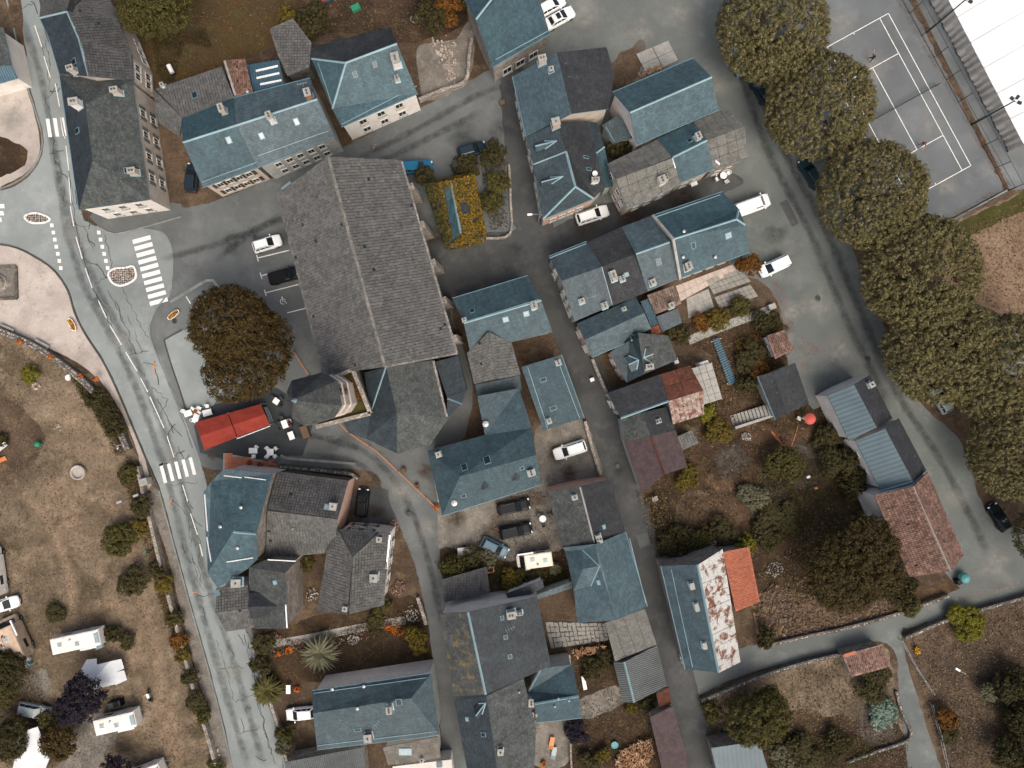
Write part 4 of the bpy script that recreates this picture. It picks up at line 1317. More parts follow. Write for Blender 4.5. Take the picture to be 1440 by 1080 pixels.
# ---- north-east block
B_('stone_house', 'broad gabled house, blue slate left slope and dark right slope, by the street',
   'a 721 107 6|b 783 74 9|c 853 66 6|d 864 105 5.6|e 856 153 6|f 804 160 9|g 740 192 6', 'slate_blue abfg|slate_black bcdf|slate_black def', '', 'ag', wall='cream',
   C=((762, 88, .7, .9, 1.3), (775, 99, .5, .5, .5, 'metal_dark', 1)), W=(('ga', 4, 2, SH),))
B_('dormer_house', 'slate house with two arrow-shaped dormers beside the street',
   'a 740 193 6|b 783 172 8.4|c 823 170 6|d 838 215 5.6|e 851 263 5.4|f 835 279 5.6|g 763 308 5.6|h 809 262 8.4|i 796 213 8.6|j 750 231 6',
   'slate abij|slate_black bcdi|slate_black idefh|slate jihg|slate hfg', 'ih ji hg hf', 'fg', wall='cream', sides={'fg': 'pink'},
   C=((781, 176, .9, .9, 1.2, 'pink', 1), (836, 256, .5, .9, 1.2, 'white')), W=(('ja', 2, 2, SH), ('gj', 4, 2, SH), ('fg', 4, 1, dict(z0=1.6))),
   D=(((783, 198), (752, 204), (753, 215)), ((792, 248), (760, 255), (762, 264))), DI=((836, 246),), K=((824, 221, .4, .9), (828, 238, .4, .9)))
B_('lean_to', 'narrow slate lean-to behind the dormer house', 'a 822 172 5.4|b 840 172 4|c 850 206 4|d 862 262 4|e 851 264 5.2|f 838 215 5.2', 'slate_dark abcf|slate_blue fcde', wall='greywall', T='fc', cat='annex')
B_('blue_gable_hall', 'long blue-roofed gabled building with white west gable',
   *gable([(862, 130), (975, 82), (886, 158), (1001, 108), (896, 203), (1010, 154)], 6, 9, 'slate_blue', 'slate_blue'), 'cd', 'ab ef', wall='white', W=(('ce', 1, 1, dict(z0=4.2)),))
B_('slate_annex', 'low slate annex hidden between the white gable and the dark shrub', 'a 847 176 3.6|b 870 161 4.4|c 892 193 4.4|d 861 202 3.6', 'slate abcd', wall='greywall', cat='annex', BR=((852, 178, 864, 199),))
B_('sheet_roof_house', 'house with grey corrugated sheet roof and cream gable facing the white car',
   *gable([(854, 232), (925, 196), (866, 251), (946, 222), (881, 293), (957, 258)], 5.4, 7.4, 'sheet'), '', 'ef', wall='cream',
   C=((929, 256, .9, .9, 1.2, 'white'), (936, 251, .3, .6, .7)), W=(('ac', 1, 2), ('ce', 2, 2), ('ef', 3, 1)), BR=((946, 222, 950, 236, 'plastic_white', .1),))
B_('middle_slate_house', 'narrow blue slate house wedged between two grey sheet roofs',
   *gable([(925, 195), (975, 172), (946, 221), (994, 197), (957, 256), (1004, 237)], 5.6, 7.6, 'slate_blue', 'slate_blue'), 'cd', 'ef', wall='cream',
   C=((980, 194, .6, .8, .9, 'white'),), K=((970, 198, .7, .6),), W=(('ef', 2, 1),))
B_('end_sheet_house', 'end house of grey fibre-cement sheets beside the white garden furniture',
   *gable([(975, 172), (1021, 152), (994, 198), (1047, 178), (1004, 238), (1051, 222)], 5.2, 7.2, 'sheet'), '', '', wall='stone', BR=((1006, 226, 1012, 231, 'plastic_white', .1),), W=(('ef', 2, 1),))
# ---- middle row
B_('row_house', 'first house of the middle row with blue roof at the street end',
   *gable([(772, 361), (825, 340), (790, 395), (847, 375), (808, 452), (862, 429)], 6, 8.4, 'slate'), '', 'ab', wall='cream', sides={'ca': 'greywall', 'ce': 'cream'},
   C=((818, 424, .5, .5, .8, 'white', 1), (850, 430, .6, .7, .6)), A=((829, 420, .2),), W=(('ca', 1, 2, SH), ('ec', 3, 2, SH)), BR=((773, 363, 824, 343), (846, 375, 861, 428)))
B_('row_house', 'second house of the middle row with matt charcoal roof',
   *gable([(825, 341), (874, 319), (847, 375), (894, 357), (862, 430), (911, 410)], 6.1, 7.6, 'slate_black'), '', '', wall='greywall',
   C=((862, 389, .6, 1.2, .9, 'white'), (875, 392, .5, .6, .4)), K=((881, 386, .6, .6),))
B_('row_house', 'third house of the middle row, narrow with blue roof and pale ridge',
   *gable([(874, 319), (918, 303), (894, 357), (942, 340), (911, 410), (956, 391)], 6, 8.2, 'slate_blue', 'slate_blue'), 'cd', '', wall='cream', K=((926, 368, .7, 1.),), C=((917, 398, .6, .7, .7, 'metal_dark', 1),))
B_('row_house', 'end house of the middle row with large blue roof and clipped hip',
   'a 919 303 6.2|b 1016 270 6.2|c 947 336 8.8|d 1036 308 8.8|g 1039 294 7.6|h 1048 316 7.6|e 957 390 6|f 1054 354 6', 'slate_blue abgdc|slate_blue cdhfe|slate_blue gdh', 'cd gd dh', 'ab ef', wall='cream',
   K=((1024, 331, .9, .9, True), (975, 345, .6, .9)), C=((966, 376, .7, .9, 1.1, 'pink'),), VT=((961, 326), (960, 362), (1005, 362)), BR=((920, 306, 1013, 274),), W=(('ef', 4, 2),))
m = MB()
pp = [P(918, 302, 6.5), P(947, 336, 9.2), P(957, 393, 6.4)]
for a, b in ((0, 1), (1, 2)):
    d = (pp[b] - pp[a]).normalized(); s = Vector((-d.y, d.x, 0)).normalized() * .17
    m.hull([pp[a] - s - Vector((0, 0, .7)), pp[b] - s - Vector((0, 0, .7)), pp[b] + s - Vector((0, 0, .7)), pp[a] + s - Vector((0, 0, .7))],
           [pp[a] - s, pp[b] - s, pp[b] + s, pp[a] + s], 'concrete', capb=True)
m.build('party_wall', label='pale raised party wall between the third and end houses of the middle row', cat='wall')
B_('back_house', 'blue-roofed house behind the street with cream front and dark courtyard',
   'a 811 455 5.6|b 894 418 5.6|c 822 478 7.4|d 906 440 7.4|e 832 502 5.4|f 876 483 5.4|g 916 462 6', 'slate_blue abdc|slate_blue cdgfe', '', 'ef', wall='cream', sides={'ca': 'pink', 'ce': 'pink'},
   W=(('ca', 1, 2), ('ec', 1, 2)), C=((877, 435, .4, .4, .5, 'metal_dark', 1),))
B_('cross_house', 'hipped house with pale zinc chevrons, blue west slope and grey east slope',
   'a 858 496 5|b 886 470 5.6|c 897 468 7.6|d 940 472 5|e 953 506 5|f 906 526 7|g 881 538 5', 'slate abcfg|slate_moss cdef', '', '', wall='pink',
   D=(((898, 506), (877, 503), (888, 523), .9, 'slate'), ((905, 503), (921, 508), (913, 488), .7, 'slate_moss'), ((886, 471), (877, 483), (898, 475), .6, 'slate')),
   C=((912, 516, .6, .9, .9, 'white'),), W=(('ga', 2, 2),))
B_('blue_canopy', 'ribbed dark blue metal canopy beside the brown tiled lean-to', 'a 901 424 3.2|b 912 420 3.2|c 928 455 2.8|d 916 460 2.8', 'corr_blue abcd', wall='greywall', cat='canopy', nowall=False)
B_('brown_lean_to', 'small lean-to with brown tile roof and one white chimney', 'a 910 415 4|b 948 401 4|c 958 427 3.2|d 922 442 3.2', 'tile_brown abcd', wall='cream', cat='annex', C=((943, 430, .6, .6, .7, 'white', 1),))
B_('slate_lean_to', 'small blue slate lean-to south of the brown tiles', 'a 923 445 3.4|b 953 434 3.4|c 959 454 2.8|d 931 467 2.8', 'slate abcd', wall='cream', cat='annex')
B_('terracotta_shelter', 'tiny terracotta roof beside the blue metal canopy', 'a 914 461 2.8|b 926 457 2.8|c 929 467 2.6|d 917 473 2.6', 'tile_orange abcd', wall='cream', cat='shed')
B_('rust_barn', 'barn with black slate, zinc ridge and rust-patched metal roof',
   'a 854 553 5.4|b 929 526 5.4|c 970 514 5.4|d 989 549 6.8|e 940 564 6.8|f 873 588 6.8|g 990 583 5|h 946 597 5', 'slate_black abef|rust bcde|rust_stripe edgh', 'fe', '', wall='greywall', cat='barn', W=(('fa', 1, 2, SH),))
B_('brown_barn', 'long barn with brown metal roof and slate patch along the street',
   'a 873 589 4.6|b 904 580 6.6|c 939 572 4.8|d 950 605 4.6|e 915 614 6.6|f 878 621 4.6|g 967 657 4.4|h 934 667 6.6|i 903 695 4.4', 'slate_moss abef|slate_black bcde|corr_brown fehi|corr_brown edgh', wall='greywall', cat='barn', zt='rust', T='eh', C=((926, 592, .4, .5, .4),))
B_('tile_shed', 'tiny grey tiled shed against the brown barn', 'a 952 614 2.6|b 974 604 2.6|c 982 623 2.2|d 960 633 2.2', 'tile abcd', wall='wood', cat='shed')
# ---- street side west of the village street
B_('parish_house', 'long blue slate house with two pale skylights beside the church yard',
   *gable([(636, 420), (742, 388), (652, 454), (761, 422), (661, 494), (777, 467)], 5.4, 7.6, 'slate_blue', 'slate_blue'), 'cd', 'ab', wall='cream',
   K=((711, 449, .8, .8, True), (740, 441, .8, .8, True), (664, 437, .7, .7)), C=((751, 430, .6, .9, .9, 'white'), (653, 450, .4, .4, .4, 'white', 1)), BR=((653, 453, 758, 421, 'zinc', .03),))
B_('cross_wing', 'wing with grey stone tiles and pointed gable against the long blue house',
   'a 656 497 5|b 687 467 7|c 719 482 5|d 732 527 4.6|e 700 533 6.8|f 667 540 4.6', 'tile abef|tile bcde', wall='cream')
B_('flat_link', 'low slate link roof between the tiled wing and the hall', 'a 668 541 3.6|b 731 528 3.6|c 734 548 3.4|d 672 557 3.4', 'slate abcd', wall='greywall', cat='annex')
B_('street_house', 'narrow blue slate house standing alone along the village street',
   'a 733 516 5.2|b 789 499 5.2|c 821 588 5|d 764 605 5|e 735 522 5.2', 'slate abcde', '', 'bc', wall='greywall', K=((764, 534, .9, .6), (778, 574, .9, .6)), C=((785, 510, .5, .5, .4), (772, 592, .4, .5, .6, 'white', 1)), BR=((742, 516, 770, 602), (783, 503, 815, 588)))
B_('hall', 'L-shaped blue slate hall with hipped west end beside the car yard',
   'a 671 557 5.6|b 730 546 5.6|c 748 602 6.6|d 682 612 5.4|e 601 634 5.2|f 647 670 8|g 754 640 8|h 761 681 5.2|i 622 725 5.2',
   'slate abcd|slate dcgfe|slate efi|slate fghi', '', 'hi', wall='cream', cat='hall',
   K=((653, 657, .8, 1.), (685, 647, .9, 1.1), (652, 697, .7, .6), (734, 658, .6, .6)), C=((617, 639, .6, .6, .5, 'pink', 1), (747, 664, .8, .7, 1., 'white')), VT=((683, 596, .3), (639, 707, .3)),
   D=(((682, 676), (677, 688), (687, 686), .5, 'slate_dark', None), ((725, 664), (720, 676), (731, 673), .5, 'slate_dark', None)))
# ---- west block
B_('cafe_house', 'tall teal hip-roofed house beside the zebra crossing and red awning',
   'a 297 677 7.4|b 315 659 7.4|c 383 666 7.4|d 360 751 10.6|e 362 786 8.6|f 348 800 7.4|g 306 827 7.2|h 292 806 7.2|i 286 692 7.4|j 328 748 10.6', 'slate_blue abcdj|slate_blue ajhi|slate_blue jdefgh', 'jd', '', wall='stone', sides={'bc': 'white', 'ab': 'white'},
   BR=((315, 669, 340, 672, 'plastic_white', .05), (344, 671, 374, 675, 'plastic_white', .05), (288, 695, 292, 747, 'plastic_white', .05), (291, 755, 297, 790, 'plastic_white', .05), (319, 790, 356, 784, 'plastic_white', .05)),
   VT=((340, 713), (311, 740), (335, 770)), C=((335, 818, 1.1, .9, .8, 'zinc_dark', 1),))
B_('tiled_house', 'dark tiled gabled house with pink east wall beside the parked black car',
   'a 390 663 5.2|b 490 676 5.2|c 376 716 7.6|d 475 730 7.6|e 374 785 5|f 460 776 5|g 471 763 5.4', 'tile_dark abdc|tile cdgfe', '', '', wall='pink', sides={'ab': 'stone_dark'},
   K=((459, 713, .6, .8, True),), C=((470, 711, .8, .8, .8, 'greywall', 1),), VT=((413, 743, .08),))
B_('mossy_wing', 'mossy slate wing with high stone east wall in the garden corner',
   'a 376 786 7.8|b 417 789 8|c 401 806 8|d 405 884 7.6|e 358 884 6.6|f 350 818 6.8|g 350 798 7.2', 'slate_black abcg|slate_moss gcdef', '', '', wall='stone', K=((387, 819, .6, .6, True),), BR=((377, 787, 416, 789, 'plastic_white', .06), (402, 850, 404, 883, 'plastic_white', .08)),
   D=(((390, 852), (352, 832), (354, 868), 1.1, 'slate_black', None),))
B_('road_tile_house', 'small grey tiled building at the road edge below the teal hip roof',
   *gable([(305, 827), (349, 822), (303, 861), (352, 855), (317, 888), (359, 882)], 5.6, 6.4, 'tile'), '', 'ac ce', wall='white', BR=((305, 830, 307, 838, 'zinc_dark', .3),))
B_('hip_tiled_house', 'grey tiled house with white north wall and bright white gutter above the garden',
   'a 477 744 6|b 530 748 6|c 549 750 6|d 537 851 5.6|e 490 864 8.2|f 447 859 5.6|g 460 776 5.8|h 496 783 8.2', 'tile_dark abh|tile ahefg|tile bcdeh', '', '', wall='white',
   C=((527, 811, .9, .9, .8, 'greywall', 1), (534, 758, .6, .6, .5, 'brick', 1), (486, 855, .5, .5, .5, 'white', 1)), A=((524, 818, .3),), W=(('ab', 2, 2, dict(shut='shutter', h=1.3)), ('cd', 3, 2, SH)), BR=((548, 752, 543, 800, 'plastic_white', .12),))
# ---- south block
B_('south_house', 'long blue slate house with pale north wall between the two gardens',
   'a 439 972 5.6|b 606 947 5.6|c 618 1033 5.4|d 446 1054 5.4|e 440 1003 7.2|f 578 982 7.6', 'slate abfe|slate efcd|slate bcf', '', 'ab cd', wall='greywall', sides={'ab': 'white'},
   K=((503, 1026, .9, .5), (561, 987, .8, 1.)), C=((549, 994, .6, .8, 1.1), (519, 1034, .9, .9, .9, 'brick', 1)), VT=((503, 995), (468, 968), (512, 964)), BR=((441, 975, 600, 953), (447, 1048, 614, 1028)), A=((530, 1015, .9, .8),))
B_('ribbed_shed', 'shed with ribbed grey roof at the bottom beside the road', 'a 400 1072 3.4|b 510 1051 3.4|c 516 1100 3|d 410 1110 3', 'corr_grey abcd', wall='stone', cat='shed')
B_('gravel_roof_annex', 'flat pinkish gravel-roofed annex at the bottom with a white skylight', 'a 538 1051 3.4|b 616 1036 3.4|c 620 1066 3.4|d 546 1076 3.4', 'gravel abcd', wall='white', cat='annex', K=((570, 1057, 1.8, 1., True),))
B_('white_annex', 'white flat-roofed building touching the bottom picture edge', 'a 552 1078 3.2|b 635 1068 3.2|c 640 1110 3.2|d 555 1115 3.2', 'membrane_skirt abcd', wall='white', cat='annex', K=((618, 1075, .8, .8),), C=((594, 1066, .4, .4, .6, 'white', 1),))
B_('lichen_house', 'large slate house, its west slope spotted with yellow lichen',
   'a 619 863 6|b 658 861 8.4|c 755 839 5.4|d 775 936 5.2|e 683 977 8.2|f 638 979 6', 'slate_lichen abef|slate_dark bcde', 'be', '', wall='greywall', sides={'ab': 'white', 'bc': 'white'},
   C=((719, 862, .8, 1., 1.1), (731, 861, .3, .6, .7)), A=((717, 878, .5),), K=((706, 869, .6, .5), (711, 896, .6, .6), (717, 923, .6, .6)))
B_('flat_lean_to', 'dark lean-to with pale parapet on the north side of the lichen house', 'a 711 835 3.8|b 763 815 3.8|c 765 826 3.4|d 718 850 3.4', 'slate_dark abcd', wall='white', cat='annex')
B_('walkway_roof', 'narrow blue roof linking the lichen house to the teal cross-gabled house', 'a 751 838 3.2|b 804 818 3.2|c 805 827 3|d 755 843 3', 'slate_blue abcd', wall='greywall', cat='canopy')
B_('grey_wing', 'speckled grey slate house with zinc pentagon outline south of the lichen house',
   'a 639 986 5.8|b 684 979 8|c 736 954 5.6|d 754 1024 5.4|e 695 1052 8|f 648 1036 5.8|g 750 1110 5.4|h 702 1110 8|i 662 1110 5.8', 'slate_dark abef|slate_moss bcde|slate_moss edgh|slate_dark fehi', '', '', wall='greywall', sides={'bc': 'concrete'},
   K=((680, 1033, .6, .7), (657, 1011, .6, .5, True)), C=((704, 1054, .7, .6, .7, 'brick', 1),), D=(((683, 988), (667, 995), (672, 1010), .8, 'slate_dark'),), VT=((730, 972, .1),))
B_('ridge_house', 'small blue hipped house with pale ridge facing the gravel court',
   'a 744 972 4.6|b 761 940 4.8|c 805 934 4.8|d 818 1009 4.4|e 754 1016 4.4|f 752 990 6.4|g 814 979 6.4', 'slate abcgf|slate fgde', 'fg ab', 'de', wall='greywall', C=((747, 984, .6, .9, 1., 'white'), (752, 1003, .5, .5, .4)), VT=((785, 981, .1), (800, 984, .1), (780, 992, .1)))
B_('twin_slate_house', 'grey slate gabled house beside the plot with the white car',
   *gable([(769, 691), (790, 769), (815, 684), (837, 765), (858, 674), (879, 748)], 5.6, 7.6, 'slate_moss', 'slate_black'), '', '', wall='cream', sides={'ac': 'pink', 'ce': 'pink'}, C=((842, 757, .9, .6, .6), (808, 699, .5, .5, .5, 'metal_light', 1)), K=((849, 741, .6, .5, True),), BR=((816, 685, 836, 763, 'concrete', .1),))
B_('cross_gable_house', 'teal house with folded cross gable and pale zinc chevron above the street',
   'a 791 770 5.8|b 838 765 8.4|c 879 748 5.6|d 910 853 5.4|e 867 872 8|f 812 876 5.6|g 795 775 5.8|h 807 830 5.8|i 843 796 8.3|j 820 800 8|n 819 773 6.9|q 831 824 6.9', 'slate_blue bcdei|slate_blue abing|slate_blue gnij|slate_blue gjh|slate_blue hjiq|slate_blue hqief', 'ni iq', 'cd', wall='cream', K=((842, 819, .7, .5, True),), BR=((885, 757, 908, 848),))
B_('panel_shed', 'shed with a grid of grey corrugated sheets beside the street', 'a 851 876 4.6|b 907 856 4.6|c 923 906 4|d 865 930 4', 'sheet abcd', wall='stone', cat='shed')
B_('sheet_barn', 'small barn with fine grey ribbed roof and white ridge', 'a 863 932 3.8|b 878 931 4.8|c 924 907 3.6|d 938 965 3.6|e 892 988 4.8|f 876 987 3.8', 'corr_grey abef|corr_grey bcde', 'be', '', wall='stone', cat='barn')
B_('rust_hut', 'tiny hut with rusty and brown roof at the street edge', 'a 923 974 3|b 941 966 3|c 944 990 2.8|d 927 997 2.8', 'rust abcd', wall='stone', cat='shed')
B_('long_brown_shed', 'long dark brown metal-roofed shed running off the bottom by the lane', 'a 914 1009 3.6|b 946 993 3.6|c 980 1115 3.4|d 940 1120 3.4', 'corr_brown abcd', wall='stone', cat='shed')
B_('tiled_garden_shed', 'dark tiled shed on the garden beside the south street', 'a 621 815 3.2|b 684 797 3.2|c 689 832 3.2|d 625 847 3.2', 'tile_dark abcd', wall='greywall', cat='shed')
# ---- east side
B_('white_hut', 'small white hut with brown speckled tile roof at the lot edge', 'a 1078 472 2.6|b 1103 464 2.6|c 1117 491 2.4|d 1090 505 2.4', 'tile_red abcd', wall='white', cat='hut', W=(('ad', 1, 1, dict(w=.5, h=.6, z0=1.5)),))
B_('dark_shed', 'black gabled shed beside the red parasol', *gable([(1066, 529), (1091, 590), (1087, 523), (1107, 582), (1118, 510), (1138, 567)], 3, 3.9, 'slate_black', 'slate_black'), '', 'ab', wall='concrete', cat='shed')
B_('teal_ribbed_house', 'house with teal ribbed metal roof and white gable at the lot corner',
   *gable([(1164, 556), (1194, 620), (1201, 541), (1233, 601), (1224, 527), (1255, 588)], 4.6, 6.4, 'corr_teal', 'slate_black'), '', '', wall='white', C=((1222, 541, .6, .6, .8, 'white', 1),))
B_('teal_ribbed_barn', 'teal ribbed metal roofed barn joined to the red tiled barn',
   *gable([(1203, 620), (1239, 690), (1245, 603), (1284, 677), (1264, 588), (1303, 662)], 5, 7, 'corr_teal', 'slate_black'), 'bd', '', wall='white', cat='barn', W=(('ab', 2, 1, dict(z0=2.5)),))
B_('red_tiled_barn', 'large weathered red tiled barn with pale west wall near the trees',
   *gable([(1229, 696), (1279, 811), (1284, 684), (1337, 803), (1304, 664), (1355, 780)], 6, 8, 'tile_red', 'tile_red'), 'cd', '', wall='white', cat='barn', zt='concrete', W=(('ab', 2, 1, dict(z0=3.5, w=.7, h=.8)),))
B_('long_barn', 'long barn with blue slate west slope and rust-stained white east slope',
   'a 930 796 5.4|b 981 794 7.6|c 1016 772 5.4|d 1040 931 5.2|e 1011 946 7.6|f 964 941 5.2', 'slate abef|rust_white bcde', 'be', 'af', wall='stone', sides={'ab': 'stone'}, cat='barn', C=((972, 823, .7, .5, .5, 'brick', 0), (979, 853, .9, .4, .4, 'white', 0), (990, 907, .7, .4, .4, 'white', 0)), BR=((944, 800, 974, 938, 'zinc', .03),))
B_('orange_lean_to', 'bright orange tiled lean-to on the east side of the long barn', 'a 1016 776 4.6|b 1053 769 3.2|c 1068 846 3.2|d 1034 860 4.6', 'tile_orange abcd', wall='stone', cat='annex')
B_('lane_shed', 'small shed with mossy brown tiles and orange ridge beside the lane', 'a 1184 921 2.6|b 1239 906 2.6|c 1252 937 2.2|d 1197 952 2.2', 'tile_red abcd', wall='stone', cat='shed', BR=((1187, 922, 1203, 917, 'tile_orange', .25),))
B_('bottom_slate_house', 'blue slate roofed building cut by the bottom edge near the lane', 'a 1000 1052 3.8|b 1068 1042 3.8|c 1088 1110 3.4|d 1015 1115 3.4', 'corr_teal abcd', wall='stone', cat='house')

# ------------------------------------------------------------------ vegetation
def leaf_mesh(name, C, Nn, size, aspect, keys, rng, idx=None, droop=None):
    """one quad leaf per row of C; Nn its normal"""
    n = len(C)
    Nn = Nn / (np.linalg.norm(Nn, axis=1, keepdims=True) + 1e-9)
    t = rng.normal(size=(n, 3)) if droop is None else droop
    t = t - Nn * np.sum(t * Nn, axis=1, keepdims=True)
    t /= np.linalg.norm(t, axis=1, keepdims=True) + 1e-9
    b = np.cross(Nn, t)
    s = np.asarray(size).reshape(-1, 1)
    V = np.empty((n, 4, 3), dtype=np.float32)
    V[:, 0] = C - t * s
    V[:, 1] = C + b * s * aspect - t * s * .1
    V[:, 2] = C + t * s - Nn * s * .15
    V[:, 3] = C - b * s * aspect - t * s * .1
    me = bpy.data.meshes.new(name)
    me.vertices.add(n * 4)
    me.vertices.foreach_set('co', V.ravel())
    me.loops.add(n * 4)
    me.loops.foreach_set('vertex_index', np.arange(n * 4, dtype=np.int32))
    me.polygons.add(n)
    me.polygons.foreach_set('loop_start', np.arange(0, n * 4, 4, dtype=np.int32))
    me.polygons.foreach_set('loop_total', np.full(n, 4, dtype=np.int32))
    for k in keys: me.materials.append(MATS[k])
    if idx is not None: me.polygons.foreach_set('material_index', idx.astype(np.int32))
    me.update(calc_edges=True)
    return me

def sphere_pts(n, rng, up=-.35):
    out = []
    while len(out) < n:
        v = rng.normal(size=(n * 2, 3))
        v /= np.linalg.norm(v, axis=1, keepdims=True)
        out += list(v[v[:, 2] > up])
    return np.array(out[:n])

def crown(rad, hz, lobes, nclump, per, clump, leafs, rng, lobe_r=.5, keep=.25, flat=.6):
    """leaf centres and normals of an uneven crown: lobes covered in leaf clumps. Base at z=0"""
    if lobes <= 1:
        LC = np.array([[0, 0, hz * .42]]); LR = np.array([[rad * .93, rad * .93, hz * .56]])
        a = rng.uniform(0, 6.28, 9); q = rad * rng.uniform(.4, .68, 9)
        LC = np.concatenate([LC, np.stack([np.cos(a) * q, np.sin(a) * q, hz * rng.uniform(.35, .6, 9)], 1)])
        LR = np.concatenate([LR, np.repeat(rad * rng.uniform(.26, .36, (9, 1)), 3, 1)])
    else:
        a = rng.uniform(0, 2 * math.pi, lobes)
        rr = np.sqrt(rng.uniform(.05, 1, lobes)) * rad * (1 - lobe_r) * 1.1
        z = hz * (.3 + .42 * (1 - (rr / rad) ** 2) + rng.uniform(-.1, .1, lobes))
        LC = np.stack([np.cos(a) * rr, np.sin(a) * rr, z], 1)
        s = rng.uniform(.75, 1.15, lobes) * lobe_r
        LR = np.stack([s * rad, s * rad, s * hz * flat], 1)
    w = LR[:, 0] ** 2
    if lobes <= 1: w[0] *= 1.6
    li = rng.choice(len(LC), nclump, p=w / w.sum())
    d = sphere_pts(nclump, rng)
    f = np.where(rng.uniform(size=nclump) < .25, rng.uniform(.55, .9, nclump), rng.uniform(.92, 1.06, nclump))
    c = LC[li] + d * LR[li] * f[:, None]
    inside = np.zeros(nclump, bool)
    for k in range(len(LC)):
        q = np.sum(((c - LC[k]) / LR[k]) ** 2, 1)
        inside |= (q < .6) & (li != k)
    ok = ~inside | (rng.uniform(size=nclump) < keep)
    c, d = c[ok], d[ok]
    m = len(c)
    e = sphere_pts(m * per, rng, -.2).reshape(m, per, 3)
    cs = clump * rng.uniform(.7, 1.25, (m, 1, 1))
    up = (d + np.array([0, 0, .6]))
    up /= np.linalg.norm(up, axis=1, keepdims=True)
    e = e + up[:, None, :] * .35
    C = c[:, None, :] + e * cs * rng.uniform(.6, 1., (m, per, 1))
    Nn = e + rng.normal(size=e.shape) * .22
    sz = leafs * rng.uniform(.7, 1.3, m * per)
    return C.reshape(-1, 3), Nn.reshape(-1, 3), sz

def trunk_mesh(name, h, r, rad, seed, limbs=5):
    rr = random.Random(seed)
    m = MB()
    m.tube([(0, 0, 0), (rr.uniform(-.1, .1), rr.uniform(-.1, .1), h * .5), (0, 0, h)], [r * 1.25, r, r * .7], 'bark', 8)
    for i in range(limbs):
        a = 2 * math.pi * i / limbs + rr.uniform(-.4, .4)
        l = rad * rr.uniform(.45, .7)
        z = h * rr.uniform(.6, .95)
        m.tube([(0, 0, z), (math.cos(a) * l * .5, math.sin(a) * l * .5, z + l * .35), (math.cos(a) * l, math.sin(a) * l, z + l * .6)], [r * .5, r * .32, r * .12], 'bark', 6)
    return m.mesh(name)

VCACHE = {}
def tree(name, label, px, py, rpx, h, key, style='round', seed=0, cat='tree', group=None, base=0., variant=0, trunk=True):
    """rpx: crown radius in photograph pixels, seen at mid-crown height"""
    zc = base + h * .6
    loc = P(px, py, zc)
    rad = rpx / S * (H - zc) / H * (.97 if style == 'plane' else 1.0 if style == 'round' else 1.15)
    k = (style, key, round(rad * 2) / 2 if style != 'plane' else 0, variant)
    st = dict(plane=(1, 3000, 22, .36, .125, .62, .5), round=(9, 800, 26, .45, .13, .56, .3), shrub=(10, 260, 22, .28, .12, .38, .4),
              hedge=(7, 300, 20, .32, .13, .5, .4), palm=None)[style]
    R0 = {'plane': 8.0}.get(style, rad)
    H0 = h
    if k not in VCACHE:
        rng = np.random.default_rng(seed + 11)
        lo, nc, per, cl, lf, lr, kp = st
        zb = h * (.34 if style == 'plane' else .25 if style == 'round' else .02)
        if style in ('round',): nc = int(min(3200, max(220, 58 * R0 * R0)))
        if style in ('shrub', 'hedge'): nc = int(min(600, max(40, 60 * R0 * R0 + 20)))
        C, Nn, sz = crown(R0, h - zb, lo, nc, per, cl if style != 'round' else min(cl, R0 * .2 + .1), lf, rng, lr, kp)
        C[:, 2] += zb
        me = leaf_mesh('crown', C, Nn, sz, .62, [key], rng)
        tm_ = trunk_mesh('trunk', zb + (h - zb) * .35, max(.07, R0 * .05), R0, seed, 6 if style != 'shrub' else 4) if trunk else None
        VCACHE[k] = (me, tm_, R0, h)
    me, tm_, R0, H0 = VCACHE[k]
    root = empty(name, (loc.x, loc.y, base), R.uniform(0, 6.28), label, cat, group)
    s = rad / R0
    root.scale = (s, s, h / H0)
    link('crown', me, root)
    if tm_: link('trunk', tm_, root)
    return root

# the row of plane trees beside the court
PT = [(1086, 42, 82, 'northernmost round plane tree, crown cut by the top edge beside the court'),
      (1150, 150, 80, 'second plane tree from the top, between the two dark parked cars'),
      (1224, 274, 80, 'third plane tree from the top, beside the bottom of the tennis court'),
      (1293, 385, 88, 'fourth plane tree from the top, beside the bare brown field'),
      (1322, 490, 84, 'fifth plane tree from the top, bulging over the grey lot'),
      (1408, 520, 82, 'plane tree at the right edge behind the fifth of the row'),
      (1432, 632, 76, 'sixth plane tree along the lot, just above the black car'),
      (1472, 752, 46, 'last plane tree, half outside the right edge beside the black car')]
for i, (x, y, r, lab) in enumerate(PT):
    tree('plane_tree', lab, x, y, r, R.uniform(9.2, 10.4), 'leaf_plane', 'plane', i * 5, group='row of plane trees', variant=i % 3)
tree('chestnut_tree', 'large dark brown-leaved tree shading the square beside the red awning', 332, 492, 82, 11, 'leaf_chestnut', 'round', 3)
tree('broad_tree', 'dark olive tree on the back lawn at the top edge', 232, 12, 56, 9, 'leaf_olive', 'round', 4)
tree('orchard_tree', 'wide dark olive tree in the dry-grass garden', 1190, 788, 70, 8, 'leaf_orchard', 'round', 5)
tree('purple_tree', 'round purple-leaved tree between the white tent and the silver car', 117, 977, 34, 6, 'leaf_purple', 'round', 6)
tree('meadow_tree', 'green-gold tree beside the blue roofed building at the bottom of the lane', 1065, 1005, 44, 6, 'leaf_olive', 'round', 7)
